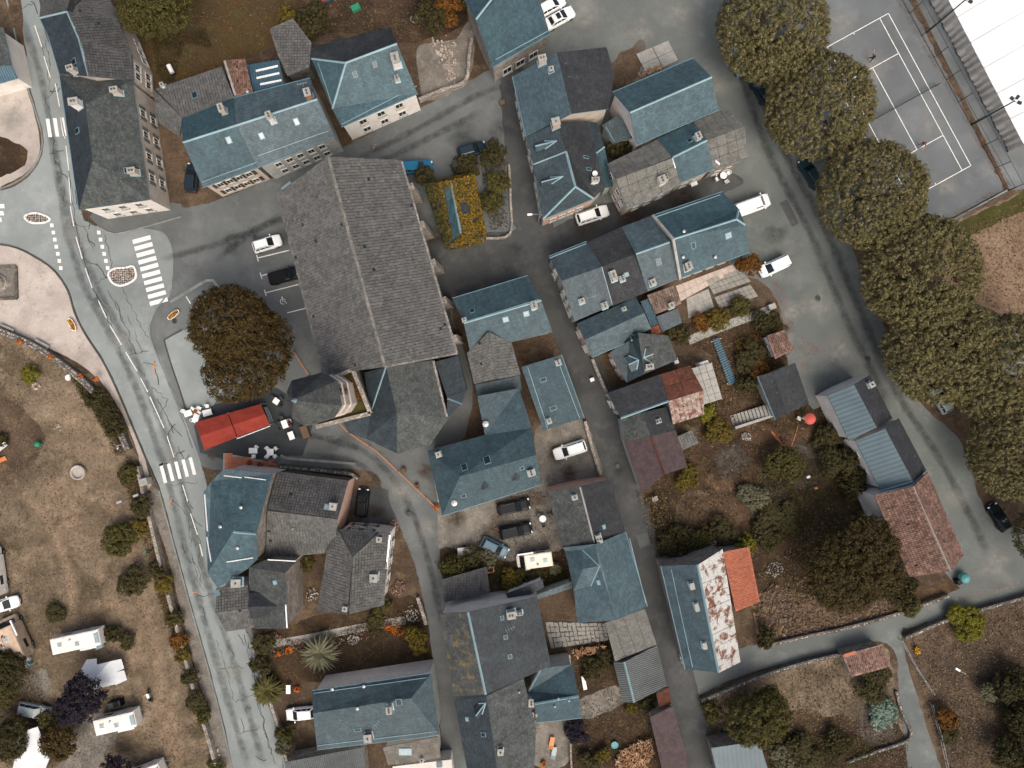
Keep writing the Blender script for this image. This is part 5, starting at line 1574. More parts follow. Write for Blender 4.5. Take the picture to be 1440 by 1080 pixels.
TR = [  # px, py, r, h, leaf, style, name, label
    (1190, 985, 0, 0, '', '', '', ''),
    (436, 28, 22, 4.5, 'leaf_dark', 'shrub', 'shrub', 'dark shrub leaning over the grey tiled barn'),
    (605, 22, 22, 4, 'leaf_dark', 'shrub', 'shrub', 'dark shrub beside the stone terrace at the top'),
    (632, 8, 20, 4.5, 'leaf_orange', 'shrub', 'shrub', 'orange-tinted shrub at the top edge beside the blue barn'),
    (655, -6, 16, 4, 'leaf_olive', 'shrub', 'shrub', 'olive shrub at the top edge beside the barn wall'),
    (405, 22, 12, 3, 'leaf_yellow', 'shrub', 'shrub', 'small yellowish shrub at the top of the tiled barn'),
    (692, 215, 17, 4, 'leaf_dark', 'shrub', 'shrub', 'dark conifer-like shrub at the nose of the dark parked car'),
    (598, 248, 13, 3.2, 'leaf_dark', 'shrub', 'shrub', 'dark shrub below the bright blue car'),
    (702, 258, 16, 2.4, 'leaf_olive', 'shrub', 'shrub', 'sprawling olive shrub east of the ivy cottage'),
    (655, 238, 20, 1.6, 'leaf_dark', 'hedge', 'hedge', 'low dark hedge behind the ivy cottage'),
    (690, 282, 15, 2, 'leaf_olive', 'shrub', 'shrub', 'low olive shrub beside the ivy cottage south-east corner'),
    (880, 208, 21, 3.6, 'leaf_dark', 'shrub', 'shrub', 'dark shrub squeezed between the white gable and grey sheet roof'),
    (1052, 376, 16, 3.6, 'leaf_orange', 'shrub', 'shrub', 'rusty brown bush at the nose of the white car'),
    (955, 470, 14, 2.4, 'leaf_dark', 'shrub', 'shrub', 'dark bush at the end of the pale garden path'),
    (1010, 447, 15, 1.8, 'leaf_yellow', 'shrub', 'shrub', 'yellow bush north of the pale garden path'),
    (1040, 437, 16, 1.4, 'leaf_olive', 'hedge', 'hedge', 'low olive hedge under the paved terrace'),
    (985, 455, 12, 1.4, 'leaf_orange', 'shrub', 'shrub', 'small orange bush north of the pale garden path'),
    (1075, 455, 18, 1.6, 'leaf_dark', 'shrub', 'shrub', 'dark bush at the lot end of the pale garden path'),
    (1055, 500, 20, 1.8, 'leaf_dark', 'shrub', 'shrub', 'dark bramble west of the white hut'),
    (1068, 519, 12, 2, 'leaf_orange', 'shrub', 'shrub', 'orange bush between the white hut and the black shed'),
    (1050, 540, 13, 1.8, 'leaf_dark', 'shrub', 'shrub', 'dark bush at the north-west corner of the black shed'),
    (997, 580, 12, 1.6, 'leaf_lime', 'shrub', 'shrub', 'bright yellow-green plant beside the rusty barn corner'),
    (968, 585, 14, 1.6, 'leaf_dark', 'shrub', 'shrub', 'dark bush below the rusty barn'),
    (1010, 605, 18, 1.6, 'leaf_yellow', 'shrub', 'shrub', 'yellowing bush south of the stone steps'),
    (968, 672, 17, 1.8, 'leaf_yellow', 'shrub', 'shrub', 'yellow-green bush beside the brown barn foot'),
    (1100, 655, 26, 3.2, 'leaf_olive', 'shrub', 'shrub', 'loose olive bush in the middle of the garden'),
    (1180, 650, 24, 3, 'leaf_dark', 'shrub', 'shrub', 'dark shrub in front of the teal ribbed barn'),
    (1200, 680, 20, 2.6, 'leaf_dark', 'shrub', 'shrub', 'dark shrub at the white wall of the ribbed barn'),
    (1168, 618, 20, 1.8, 'leaf_dark', 'shrub', 'shrub', 'dark shrub south of the white garden chair'),
    (1060, 700, 22, 1.4, 'leaf_grey', 'shrub', 'shrub', 'greyish vegetable bush in the middle garden bed'),
    (1095, 725, 24, 1.4, 'leaf_dark', 'shrub', 'shrub', 'dark leafy bed in the middle garden'),
    (1075, 755, 20, 1.4, 'leaf_dark', 'shrub', 'shrub', 'dark bush north of the orange lean-to'),
    (950, 762, 25, 2.2, 'leaf_dark', 'shrub', 'shrub', 'dark spreading bush north of the long barn'),
    (985, 755, 16, 1.8, 'leaf_olive', 'shrub', 'shrub', 'olive bush at the long barn north gable'),
    (1018, 745, 18, 1.8, 'leaf_dark', 'shrub', 'shrub', 'dark bush with white flowers north of the orange roof'),
    (1045, 765, 13, 2.2, 'leaf_lime', 'shrub', 'shrub', 'pale lime bush at the top corner of the orange roof'),
    (1075, 895, 14, 2.4, 'leaf_dark', 'shrub', 'shrub', 'dark bush at the lane beside the dry grass corner'),
    (1268, 830, 20, 3, 'leaf_dark', 'shrub', 'shrub', 'dark bush south-west of the red tiled barn'),
    (1278, 848, 16, 2.4, 'leaf_olive', 'shrub', 'shrub', 'olive bush at the lane edge below the red barn'),
    (1358, 876, 24, 1.8, 'leaf_lime', 'shrub', 'shrub', 'bright yellow-green bush in the east meadow'),
    (1328, 1012, 14, 2, 'leaf_orange', 'shrub', 'shrub', 'orange bush beside the metal fence in the east meadow'),
    (1335, 1035, 12, 1.4, 'leaf_dark', 'shrub', 'shrub', 'dark bush below the orange bush in the east meadow'),
    (1395, 970, 18, 2, 'leaf_grey', 'shrub', 'shrub', 'grey-green bush at the edge of the far right thicket'),
    (1428, 965, 26, 4, 'leaf_dark', 'shrub', 'shrub', 'upper dark bush of the thicket at the right edge'),
    (1440, 1010, 28, 4, 'leaf_dark', 'shrub', 'shrub', 'middle dark bush of the thicket at the right edge'),
    (1430, 1060, 28, 4, 'leaf_dark', 'shrub', 'shrub', 'lowest dark bush of the thicket at the right edge'),
    (1228, 960, 24, 2.4, 'leaf_dark', 'shrub', 'shrub', 'dark bush growing from under the lane shed'),
    (1238, 1003, 21, 1, 'leaf_pale', 'shrub', 'shrub', 'pale grey-green cabbage-like plant bed beside the footpath'),
    (1130, 1060, 24, 1.8, 'leaf_dark', 'shrub', 'shrub', 'dark bush in the shaded lower meadow'),
    (1175, 1045, 18, 1.6, 'leaf_dark', 'shrub', 'shrub', 'smaller dark bush in the shaded lower meadow'),
    (1100, 1070, 18, 1.8, 'leaf_grey', 'shrub', 'shrub', 'grey bush beside the bottom blue roof'),
    (1000, 1000, 14, 2, 'leaf_olive', 'shrub', 'shrub', 'small olive bush at the street corner with the lane'),
    (586, 897, 18, 2.6, 'leaf_yellow', 'shrub', 'shrub', 'round golden bush at the south street end of the garden'),
    (530, 868, 12, 1.4, 'leaf_olive', 'shrub', 'shrub', 'small olive bush at the tiled house corner'),
    (540, 850, 11, 1.4, 'leaf_olive', 'shrub', 'shrub', 'green clump beside the pink hydrangea'),
    (528, 882, 10, 1, 'leaf_dark', 'shrub', 'shrub', 'dark low clump on the garden path'),
    (363, 870, 12, 2, 'leaf_dark', 'shrub', 'shrub', 'dark bush at the foot of the mossy wing'),
    (370, 905, 14, 2, 'leaf_dark', 'shrub', 'shrub', 'dark bush at the road end of the garden path'),
    (365, 935, 14, 2.2, 'leaf_dark', 'shrub', 'shrub', 'dark bush between the road and the palm'),
    (400, 1030, 12, 2.2, 'leaf_olive', 'shrub', 'shrub', 'green bush beside the half-hidden white car'),
    (400, 1050, 11, 2, 'leaf_grey', 'shrub', 'shrub', 'grey-green bush at the road below the white car'),
    (640, 800, 18, 2.6, 'leaf_olive', 'shrub', 'shrub', 'spiky olive bush in the car yard garden'),
    (668, 790, 18, 2.4, 'leaf_dark', 'shrub', 'shrub', 'dark bush beside the grey trailer'),
    (688, 782, 12, 2, 'leaf_grey', 'shrub', 'shrub', 'grey-green bush behind the trailer'),
    (720, 812, 15, 1.8, 'leaf_yellow', 'shrub', 'shrub', 'yellow-brown bush south of the white camper van'),
    (745, 806, 14, 1.6, 'leaf_dark', 'shrub', 'shrub', 'dark bush south of the white camper van'),
    (780, 800, 8, 1.2, 'leaf_grey', 'shrub', 'shrub', 'small pale plant right of the camper van'),
    (432, 792, 10, 2.2, 'leaf_olive', 'shrub', 'shrub', 'green bush in the dark courtyard between the tiled roofs'),
    (812, 1030, 16, 2.2, 'leaf_purple', 'shrub', 'shrub', 'black-purple bush beside the orange and blue loungers'),
    (848, 1062, 10, 1.4, 'leaf_yellow', 'shrub', 'shrub', 'yellow bush west of the woodpile'),
    (830, 1070, 14, 1.4, 'leaf_dark', 'shrub', 'shrub', 'dark bush at the bottom edge west of the woodpile'),
    (835, 940, 16, 1.6, 'leaf_dark', 'shrub', 'shrub', 'dark bush in the shaded backyard bed'),
    (850, 925, 14, 1.4, 'leaf_dark', 'shrub', 'shrub', 'dark bush below the firewood row'),
    (888, 995, 8, 1.2, 'leaf_yellow', 'shrub', 'shrub', 'small yellow bush south of the ribbed barn'),
    (910, 990, 10, 1.6, 'leaf_dark', 'shrub', 'shrub', 'dark bush beside the rusty hut'),
    (44, 527, 11, 1.4, 'leaf_lime', 'shrub', 'shrub', 'bright yellow bush in the camp field near the wall'),
    (165, 757, 23, 2.6, 'leaf_olive', 'shrub', 'shrub', 'rounded olive bush above the campsite'),
    (193, 745, 13, 1.8, 'leaf_yellow', 'shrub', 'shrub', 'yellow-green bush beside the rounded olive bush'),
    (186, 815, 20, 2.4, 'leaf_dark', 'shrub', 'shrub', 'dark bush in the middle of the dry camp field'),
    (232, 823, 12, 1.8, 'leaf_yellow', 'shrub', 'shrub', 'yellow bush against the long retaining wall'),
    (222, 802, 12, 1.8, 'leaf_dark', 'shrub', 'shrub', 'dark bush above the yellow bush at the retaining wall'),
    (78, 862, 12, 1.2, 'leaf_dark', 'shrub', 'shrub', 'low dark bush by the camp track'),
    (182, 668, 13, 1.8, 'leaf_olive', 'shrub', 'shrub', 'olive bush at the wall near the street lamp'),
    (200, 712, 14, 2, 'leaf_dark', 'shrub', 'shrub', 'dark bush behind the street lamp'),
    (136, 562, 15, 1.8, 'leaf_dark', 'hedge', 'hedge', 'upper dark bush of the hedge behind the stone wall'),
    (152, 580, 16, 1.8, 'leaf_dark', 'hedge', 'hedge', 'middle dark bush of the hedge behind the stone wall'),
    (165, 602, 14, 1.8, 'leaf_dark', 'hedge', 'hedge', 'lower dark bush of the hedge behind the stone wall'),
    (247, 870, 11, 1.6, 'leaf_olive', 'hedge', 'shrub', 'first olive bush along the long wall below the yellow bush'),
    (252, 900, 11, 1.6, 'leaf_orange', 'shrub', 'shrub', 'first orange-brown bush along the long wall'),
    (258, 922, 10, 1.4, 'leaf_yellow', 'shrub', 'shrub', 'yellow bush along the long wall opposite the caravans'),
    (268, 950, 12, 1.6, 'leaf_dark', 'shrub', 'shrub', 'dark bush along the long wall opposite the tent'),
    (275, 985, 13, 1.8, 'leaf_dark', 'shrub', 'shrub', 'dark bush along the long wall opposite the motorbike'),
    (285, 1005, 11, 1.6, 'leaf_olive', 'shrub', 'shrub', 'last olive bush along the long wall'),
    (303, 1075, 10, 1.4, 'leaf_olive', 'shrub', 'shrub', 'olive bush at the bottom end of the long wall'),
    (10, 940, 28, 4, 'leaf_dark', 'round', 'tree', 'dark tree at the left edge below the beige motorhome'),
    (0, 970, 24, 3.5, 'leaf_olive', 'round', 'tree', 'olive tree at the left edge above the silver estate'),
    (20, 1035, 30, 4, 'leaf_dark', 'round', 'tree', 'dark tree at the left edge over the white awning'),
    (85, 1035, 26, 3.4, 'leaf_chestnut', 'round', 'tree', 'brown bushy tree below the silver estate'),
    (75, 1015, 16, 3, 'leaf_olive', 'shrub', 'shrub', 'olive bush right under the silver estate'),
    (165, 1080, 22, 3, 'leaf_purple', 'round', 'tree', 'purple-black tree at the bottom edge'),
    (0, 897, 14, 3, 'leaf_olive', 'shrub', 'shrub', 'olive bush overhanging the beige motorhome'),
    (160, 893, 11, 1.4, 'leaf_dark', 'shrub', 'shrub', 'dark bush at the front of the upper caravan'),
    (178, 900, 12, 1.2, 'leaf_dark', 'shrub', 'shrub', 'low weeds beside the front of the upper caravan'),
    (0, 620, 10, 1, 'leaf_dark', 'shrub', 'shrub', 'low dark clump at the playground edge'),
]
for i, (x, y, r, h, key, st, nm, lab) in enumerate(TR):
    if not r: continue
    tree(nm, lab, x, y, r, h, key, st, 100 + i, cat='tree' if nm == 'tree' else nm, variant=i % 2)

def palm(label, px, py, rpx, key, seed, n=60, h=2.4):
    rng = np.random.default_rng(seed)
    loc = P(px, py)
    root = empty('palm', loc, 0, label, 'palm')
    rad = rpx / S
    m = MB()
    for i in range(n):
        a = 2 * math.pi * i / n * 5.03
        el = rng.uniform(.05, 1.)
        l = rad * rng.uniform(.75, 1.1)
        pts = []
        for t in (0, .35, .7, 1):
            rr_ = l * t * math.cos(el * (1 - .5 * t))
            z = h * .55 + l * t * math.sin(el) - 1.1 * l * t * t * .5
            pts.append(Vector((math.cos(a) * rr_, math.sin(a) * rr_, max(.1, z))))
        w = rng.uniform(.1, .17)
        s = Vector((-math.sin(a), math.cos(a), 0))
        for k in range(3):
            w0, w1 = w * (1, 1.3, .9, .1)[k], w * (1, 1.3, .9, .1)[k + 1]
            m.poly([pts[k] - s * w0, pts[k + 1] - s * w1, pts[k + 1] + s * w1, pts[k] + s * w0], key)
    m.build('fronds', root)
    link('trunk', trunk_mesh('trunk', h * .55, .18, .3, 1, 3), root)
palm('large grey-green palm in the front garden across the path', 455, 912, 30, 'leaf_grey', 1, 110, 3.)
palm('dark spiky palm beside the main road above the white car', 380, 965, 24, 'leaf_olive', 2, 130, 2.2)

# flowering clumps
def flowers(label, px, py, rpx, key, seed, n=160, h=.6):
    rng = np.random.default_rng(seed)
    rad = rpx / S
    a = rng.uniform(0, 6.28, n); r = np.sqrt(rng.uniform(0, 1, n)) * rad
    C = np.stack([np.cos(a) * r, np.sin(a) * r * .8, rng.uniform(.1, h, n)], 1)
    Nn = np.tile([0, 0, 1.], (n, 1)) + rng.normal(size=(n, 3)) * .4
    idx = (rng.uniform(size=n) < .4).astype(int)
    me = leaf_mesh('flowers', C, Nn, rng.uniform(.05, .12, n), .9, [key, 'leaf_dark'], rng, idx)
    o = link('flower_clump', me, None, P(px, py), rng.uniform(0, 6))
    tag(o, label, 'flowers', kind='stuff')
FL = [(440, 835, 10, 'petal_white', 'white flower clump beside the stone wall of the mossy wing'), (498, 898, 9, 'petal_white', 'white flower clump on the garden path'),
      (580, 863, 12, 'petal_white', 'white flowering clump near the south street garden wall'), (560, 826, 11, 'petal_pink', 'pink hydrangea clump at the tiled house corner'),
      (555, 738, 8, 'petal_pink', 'pale flower clump at the white north wall'), (560, 886, 9, 'petal_orange', 'orange flowers beside the golden bush'),
      (548, 882, 6, 'petal_orange', 'small orange flower clump left of the golden bush'), (407, 914, 6, 'petal_orange', 'orange flowers left of the grey palm'),
      (393, 918, 4, 'petal_orange', 'tiny orange flower clump near the road garden wall'), (419, 968, 5, 'petal_orange', 'orange flower pot clump beside the small patio table'),
      (741, 786, 3, 'petal_orange', 'tiny orange flower spot in the car yard'), (1000, 760, 8, 'petal_white', 'white flowers in the bush north of the long barn'),
      (1088, 800, 12, 'petal_white', 'white scattered flowers left of the wide dark tree'), (1048, 614, 7, 'petal_white', 'white flowers in the garden south of the stone steps'),
      (764, 1072, 4, 'petal_orange', 'orange flower clump at the bottom of the gravel court'), (1288, 913, 5, 'petal_yellow', 'pale yellow flowers beside the footpath fence'),
      (1160, 625, 6, 'petal_white', 'white flowers left of the ribbed barn'), (385, 895, 8, 'petal_pink', 'pink flower bed left of the garden path')]
for i, (x, y, r, k, lab) in enumerate(FL): flowers(lab, x, y, r, k, 500 + i)

# climbing plants on the cottage
rng = np.random.default_rng(9)
C, Nn = [], []
for f in IV.faces:
    ks, n, fr, tri, pp = f
    for t in tri:
        ar = (t[1] - t[0]).cross(t[2] - t[0]).length / 2
        for _ in range(int(ar * 70)):
            a, b = rng.uniform(), rng.uniform()
            if a + b > 1: a, b = 1 - a, 1 - b
            p = t[0] + (t[1] - t[0]) * a + (t[2] - t[0]) * b
            q = Vector((p.x, p.y, 0))
            # leave the slate strip west of the ridge and patches of the east slope bare
            k = 1 / ((H - p.z) / (H * S))
            x, y = 720 + p.x * k, 540 - p.y * k
            if inpoly(x, y, [(626, 266), (635, 264), (649, 326), (637, 338)]): continue
            e = math.sin(p.x * 1.9 + 1) * math.sin(p.y * 1.7)
            if inpoly(x, y, [(640, 262), (660, 258), (672, 310), (652, 322)]) and e > .3: continue
            C.append(p + n * rng.uniform(.05, .35)); Nn.append(n + Vector(rng.normal(size=3) * .4))
W_ = IV.wallpt
ws_ = list(W_.values())
for i in range(len(ws_)):
    A, B = ws_[i], ws_[(i + 1) % len(ws_)]
    d = Vector((B.x - A.x, B.y - A.y, 0)); nn = Vector((d.y, -d.x, 0)).normalized()
    for _ in range(int(d.length * 3 * 25)):
        p = Vector((A.x, A.y, 0)) + d * rng.uniform() + Vector((0, 0, rng.uniform(.1, 3.3))) + nn * rng.uniform(.05, .5)
        C.append(p); Nn.append(nn + Vector(rng.normal(size=3) * .5) + Vector((0, 0, .4)))
C, Nn = np.array([tuple(c) for c in C]), np.array([tuple(c) for c in Nn])
side = (C[:, 0] * 1. + C[:, 1] * .2) + rng.normal(size=len(C)) * .8
idx = (side < np.percentile(side, 30)).astype(int)
tag(link('climbing_plant', leaf_mesh('climbing_plant', C, Nn, rng.uniform(.08, .2, len(C)), .8, ['leaf_gold', 'leaf_olive'], rng, idx)),
    'golden and green climbing plant covering the small cottage roof', 'climbing plant')
# plants on the tower base
n = 900
a = rng.uniform(size=(n, 2))
C = np.array([tuple(lp[1].lerp(lp[2], float(q[0])).lerp(P(488, 545, 10.6), float(q[1]) ** 1.3 * .6) + Vector((0, 0, rng.uniform(.05, .4)))) for q in a])
link('roof_plants', leaf_mesh('roof_plants', C, np.tile([0, 0, 1.], (n, 1)) + rng.normal(size=(n, 3)) * .5, rng.uniform(.06, .16, n), .6, ['leaf_orange', 'leaf_olive'], rng, rng.integers(0, 2, n)), church)

# ------------------------------------------------------------------ ground cover that nobody could count
def scatter(name, label, pts, n, size, keys, seed, h=.05, clumpy=.5, weights=None, cat='grass'):
    rng = np.random.default_rng(seed)
    w = np.array(px2(pts))
    lo, hi = w.min(0), w.max(0)
    out = []
    while len(out) < n:
        q = lo + rng.uniform(size=(n, 2)) * (hi - lo)
        e = np.sin(q[:, 0] * .9 + np.sin(q[:, 1] * .7) * 2) * np.sin(q[:, 1] * 1.1 + np.sin(q[:, 0] * .45) * 2)
        q = q[rng.uniform(size=len(q)) < (1 - clumpy) + clumpy * (e * .5 + .5)]
        out += [p for p in q if inpoly(p[0], p[1], w)]
    q = np.array(out[:n])
    C = np.concatenate([q, rng.uniform(.02, h + .02, (n, 1))], 1)
    Nn = np.tile([0, 0, .8], (n, 1)) + rng.normal(size=(n, 3)) * .6
    idx = rng.choice(len(keys), n, p=weights)
    o = link(name, leaf_mesh(name, C, Nn, size * rng.uniform(.5, 1.4, n), .28, keys, rng, idx))
    return tag(o, label, cat, kind='stuff')
scatter('dry_grass', 'dry brown grass tufts over the campsite field', [(-10, 470), (40, 484), (100, 512), (150, 548), (180, 610), (205, 680), (218, 740), (240, 830), (268, 930), (295, 1030), (305, 1085), (-10, 1085)], 30000, .11, ['grass_dry', 'grass_dark', 'grass_straw'], 1, .15, .8, [.45, .3, .25])
scatter('garden_weeds', 'dark weeds and grass through the middle garden', [(905, 690), (985, 600), (1010, 500), (1070, 480), (1110, 560), (1165, 580), (1230, 690), (1280, 815), (1150, 890), (1070, 905), (1040, 770), (930, 790)], 16000, .16, ['grass_dark', 'leaf_dark', 'grass_dry'], 2, .25, .9, [.45, .35, .2])
scatter('straw_grass', 'long straw-coloured grass under the wide dark tree', [(1060, 850), (1085, 820), (1150, 840), (1250, 840), (1262, 858), (1150, 886), (1075, 900)], 7000, .2, ['grass_straw', 'grass_dry'], 3, .4, .4)
scatter('meadow_grass', 'dry meadow grass south of the lane', [(990, 985), (1060, 958), (1150, 932), (1240, 910), (1262, 985), (1285, 1085), (1000, 1085)], 9000, .15, ['grass_dry', 'grass_dark'], 4, .2, .7)
scatter('meadow_grass', 'dry meadow grass east of the footpath', [(1278, 895), (1380, 860), (1440, 840), (1445, 1085), (1335, 1085), (1300, 1000)], 9000, .15, ['grass_dry', 'grass_dark'], 5, .2, .7)
scatter('lawn_grass', 'brown lawn grass behind the north row', [(200, 5), (420, -5), (415, 30), (385, 60), (345, 84), (250, 118), (215, 125), (195, 60)], 6000, .1, ['grass_dark', 'grass_straw'], 6, .06, .5, [.8, .2])
scatter('garden_grass', 'dark garden grass around the front garden palms', [(365, 902), (400, 885), (560, 845), (598, 858), (608, 925), (440, 958), (388, 960)], 5000, .1, ['grass_dark', 'grass_straw'], 7, .08, .5, [.85, .15])
scatter('yard_grass', 'rough grass in the car yard garden', [(612, 775), (660, 760), (720, 692), (765, 692), (795, 780), (808, 815), (700, 828), (628, 828)], 4000, .13, ['grass_dark', 'grass_dry'], 8, .12, .8)
scatter('field_grass', 'sparse dry grass on the field behind the plane trees', [(1345, 325), (1440, 280), (1440, 460), (1400, 435), (1340, 395)], 3500, .13, ['grass_straw', 'grass_dark'], 9, .1, .7)
scatter('back_garden_grass', 'dark grass in the back garden at the top', [(425, 0), (640, 0), (650, 30), (600, 52), (560, 58), (480, 42), (440, 42)], 2500, .12, ['grass_dark', 'grass_dry'], 10, .12, .7)
scatter('backyard_weeds', 'weeds and bare stalks in the lower backyard', [(800, 905), (850, 898), (880, 985), (918, 1000), (925, 1075), (805, 1075), (800, 1000)], 3500, .13, ['grass_dark', 'grass_dry', 'leaf_dark'], 11, .2, .7)
scatter('strip_weeds', 'weeds in the narrow strip garden below the paved terrace', [(935, 470), (1080, 432), (1100, 455), (1110, 500), (1060, 545), (985, 600), (965, 560), (1000, 500)], 4000, .13, ['grass_dark', 'grass_straw', 'leaf_dark'], 12, .2, .7)
scatter('fallen_leaves', 'reddish fallen leaves strewn along the lot edge', [(1085, 395), (1100, 400), (1120, 470), (1175, 500), (1170, 512), (1140, 505), (1130, 530), (1118, 500), (1105, 460), (1092, 430)], 900, .09, ['litter'], 13, .01, .95, cat='leaves')
scatter('fallen_leaves', 'orange fallen leaves along the tennis court edge', [(1256, -5), (1268, -5), (1422, 262), (1412, 270), (1330, 312), (1328, 306), (1408, 262)], 2200, .09, ['litter', 'grass_dark'], 14, .01, .6, cat='leaves')
scatter('fallen_leaves', 'reddish fallen leaves on the lane corner near the bottom right', [(1345, 835), (1400, 820), (1440, 815), (1440, 825), (1395, 838), (1350, 846)], 500, .09, ['litter'], 15, .01, .5, cat='leaves')
scatter('verge_weeds', 'weeds at the foot of the street walls', [(893, 690), (905, 690), (938, 790), (960, 900), (952, 905), (925, 800)], 1500, .12, ['grass_straw', 'grass_dark'], 16, .12, .6)

def under(label, pts, n, keys, seed, h=.9, size=.15, cl=.8):
    o = scatter('undergrowth', label, pts, n, size, keys, seed, h, cl, None, 'undergrowth')
under('dark undergrowth along the campsite side of the long wall', [(180, 640), (196, 650), (222, 745), (243, 830), (272, 930), (298, 1030), (286, 1030), (255, 930), (225, 840), (200, 750), (178, 680)], 6000, ['leaf_dark', 'leaf_olive', 'leaf_orange'], 31)
under('dark undergrowth on the field side of the curved stone wall', [(100, 525), (130, 548), (160, 590), (178, 640), (165, 640), (140, 590), (115, 555)], 3000, ['leaf_dark', 'leaf_olive'], 32)
under('tangled undergrowth between the vegetable beds of the middle garden', [(1060, 690), (1110, 640), (1170, 600), (1210, 680), (1150, 720), (1120, 760), (1060, 770)], 7000, ['leaf_dark', 'leaf_olive', 'grass_dark'], 33, .8)
under('undergrowth along the street side of the middle garden', [(905, 700), (925, 690), (960, 745), (1030, 740), (1040, 765), (940, 790)], 5000, ['leaf_dark', 'leaf_olive', 'grass_straw'], 34, .8)
under('undergrowth around the black shed and white hut', [(1030, 480), (1085, 450), (1110, 460), (1090, 510), (1065, 545), (1040, 530)], 4000, ['leaf_dark', 'leaf_olive', 'leaf_orange'], 35, .9)
under('brushwood at the right edge of the east meadow', [(1385, 960), (1420, 930), (1445, 940), (1445, 1085), (1400, 1085), (1410, 1020)], 6000, ['leaf_dark', 'leaf_olive', 'leaf_grey'], 36, 1.6)
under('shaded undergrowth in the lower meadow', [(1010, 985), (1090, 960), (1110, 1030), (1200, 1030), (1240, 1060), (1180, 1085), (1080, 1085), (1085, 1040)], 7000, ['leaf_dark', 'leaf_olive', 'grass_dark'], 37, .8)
under('undergrowth in the yard garden behind the trailer', [(612, 790), (640, 775), (690, 780), (750, 800), (790, 790), (805, 815), (690, 815), (625, 815)], 4000, ['leaf_dark', 'leaf_olive', 'leaf_yellow'], 38, .9)
under('undergrowth at the edge of the straw grass around the wide tree', [(1090, 800), (1140, 730), (1230, 720), (1275, 800), (1262, 850), (1200, 830), (1120, 850)], 7000, ['leaf_dark', 'leaf_olive', 'grass_straw'], 39, .7)
under('low undergrowth behind the north row', [(195, 20), (215, 60), (225, 120), (245, 115), (260, 60), (300, 70), (290, 40), (230, 50)], 2500, ['leaf_dark', 'grass_dark'], 40, .5)
under('mixed border plants around the front garden path', [(372, 880), (410, 900), (470, 890), (590, 850), (598, 868), (520, 900), (440, 912), (380, 925)], 3500, ['leaf_dark', 'leaf_olive', 'grass_dark', 'petal_pink'], 41, .5)
under('scrub around the ivy cottage garden', [(675, 210), (712, 215), (714, 325), (690, 325), (680, 270)], 1500, ['leaf_dark', 'leaf_olive', 'grass_dark'], 42, .8)
under('scrub under the trees at the left edge of the campsite', [(-5, 890), (30, 920), (60, 960), (70, 1010), (100, 1030), (80, 1075), (-5, 1085)], 5000, ['leaf_dark', 'leaf_olive', 'leaf_orange'], 43, .9)
# ------------------------------------------------------------------ vehicles
def child(root, name, m, smooth=False, label=None):
    return m.build(name, root, label, smooth=smooth)

WHEEL = {}
def wheel(root, x, y, r=.31, w=.2):
    if r not in WHEEL:
        t, h = MB(), MB()
        for m, prof, key in ((t, [(r * .62, -w / 2), (r * .95, -w / 2), (r, -w * .3), (r, w * .3), (r * .95, w / 2), (r * .62, w / 2)], 'rubber'), (h, [(0.01, -w * .42), (r * .3, -w * .46), (r * .62, -w * .4), (r * .62, w * .4), (r * .3, w * .46), (0, w * .42)], 'chrome')):
            n = 14
            rings = [[Vector((q * math.cos(2 * math.pi * k / n), z, q * math.sin(2 * math.pi * k / n))) for k in range(n)] for q, z in prof]
            for i in range(len(rings) - 1):
                for k in range(n):
                    j = (k + 1) % n
                    m.poly([rings[i][k], rings[i + 1][k], rings[i + 1][j], rings[i][j]], key)
        WHEEL[r] = (t.mesh('tyre'), h.mesh('rim'))
    o = link('wheel', WHEEL[r][0], root, (x, y, r))
    link('rim', WHEEL[r][1], o)

def loft(m, st, key):
    """st: (x, half width, belt z, sill z); closed body shell with rounded shoulders"""
    rings = []
    for x, hw, zt, zb in st:
        half = [(hw * .9, zb), (hw, zb + (zt - zb) * .3), (hw * .99, zb + (zt - zb) * .72), (hw * .9, zt - .03), (hw * .55, zt + .025)]
        rings.append([Vector((x, y, z)) for y, z in half] + [Vector((x, -y, z)) for y, z in half[::-1]])
    n = len(rings[0])
    for i in range(len(rings) - 1):
        for k in range(n - 1):
            m.poly([rings[i][k], rings[i + 1][k], rings[i + 1][k + 1], rings[i][k + 1]], key)
        m.poly([rings[i][n - 1], rings[i + 1][n - 1], rings[i + 1][0], rings[i][0]], key)
    m.poly(rings[0], key)
    m.poly(rings[-1][::-1], key)

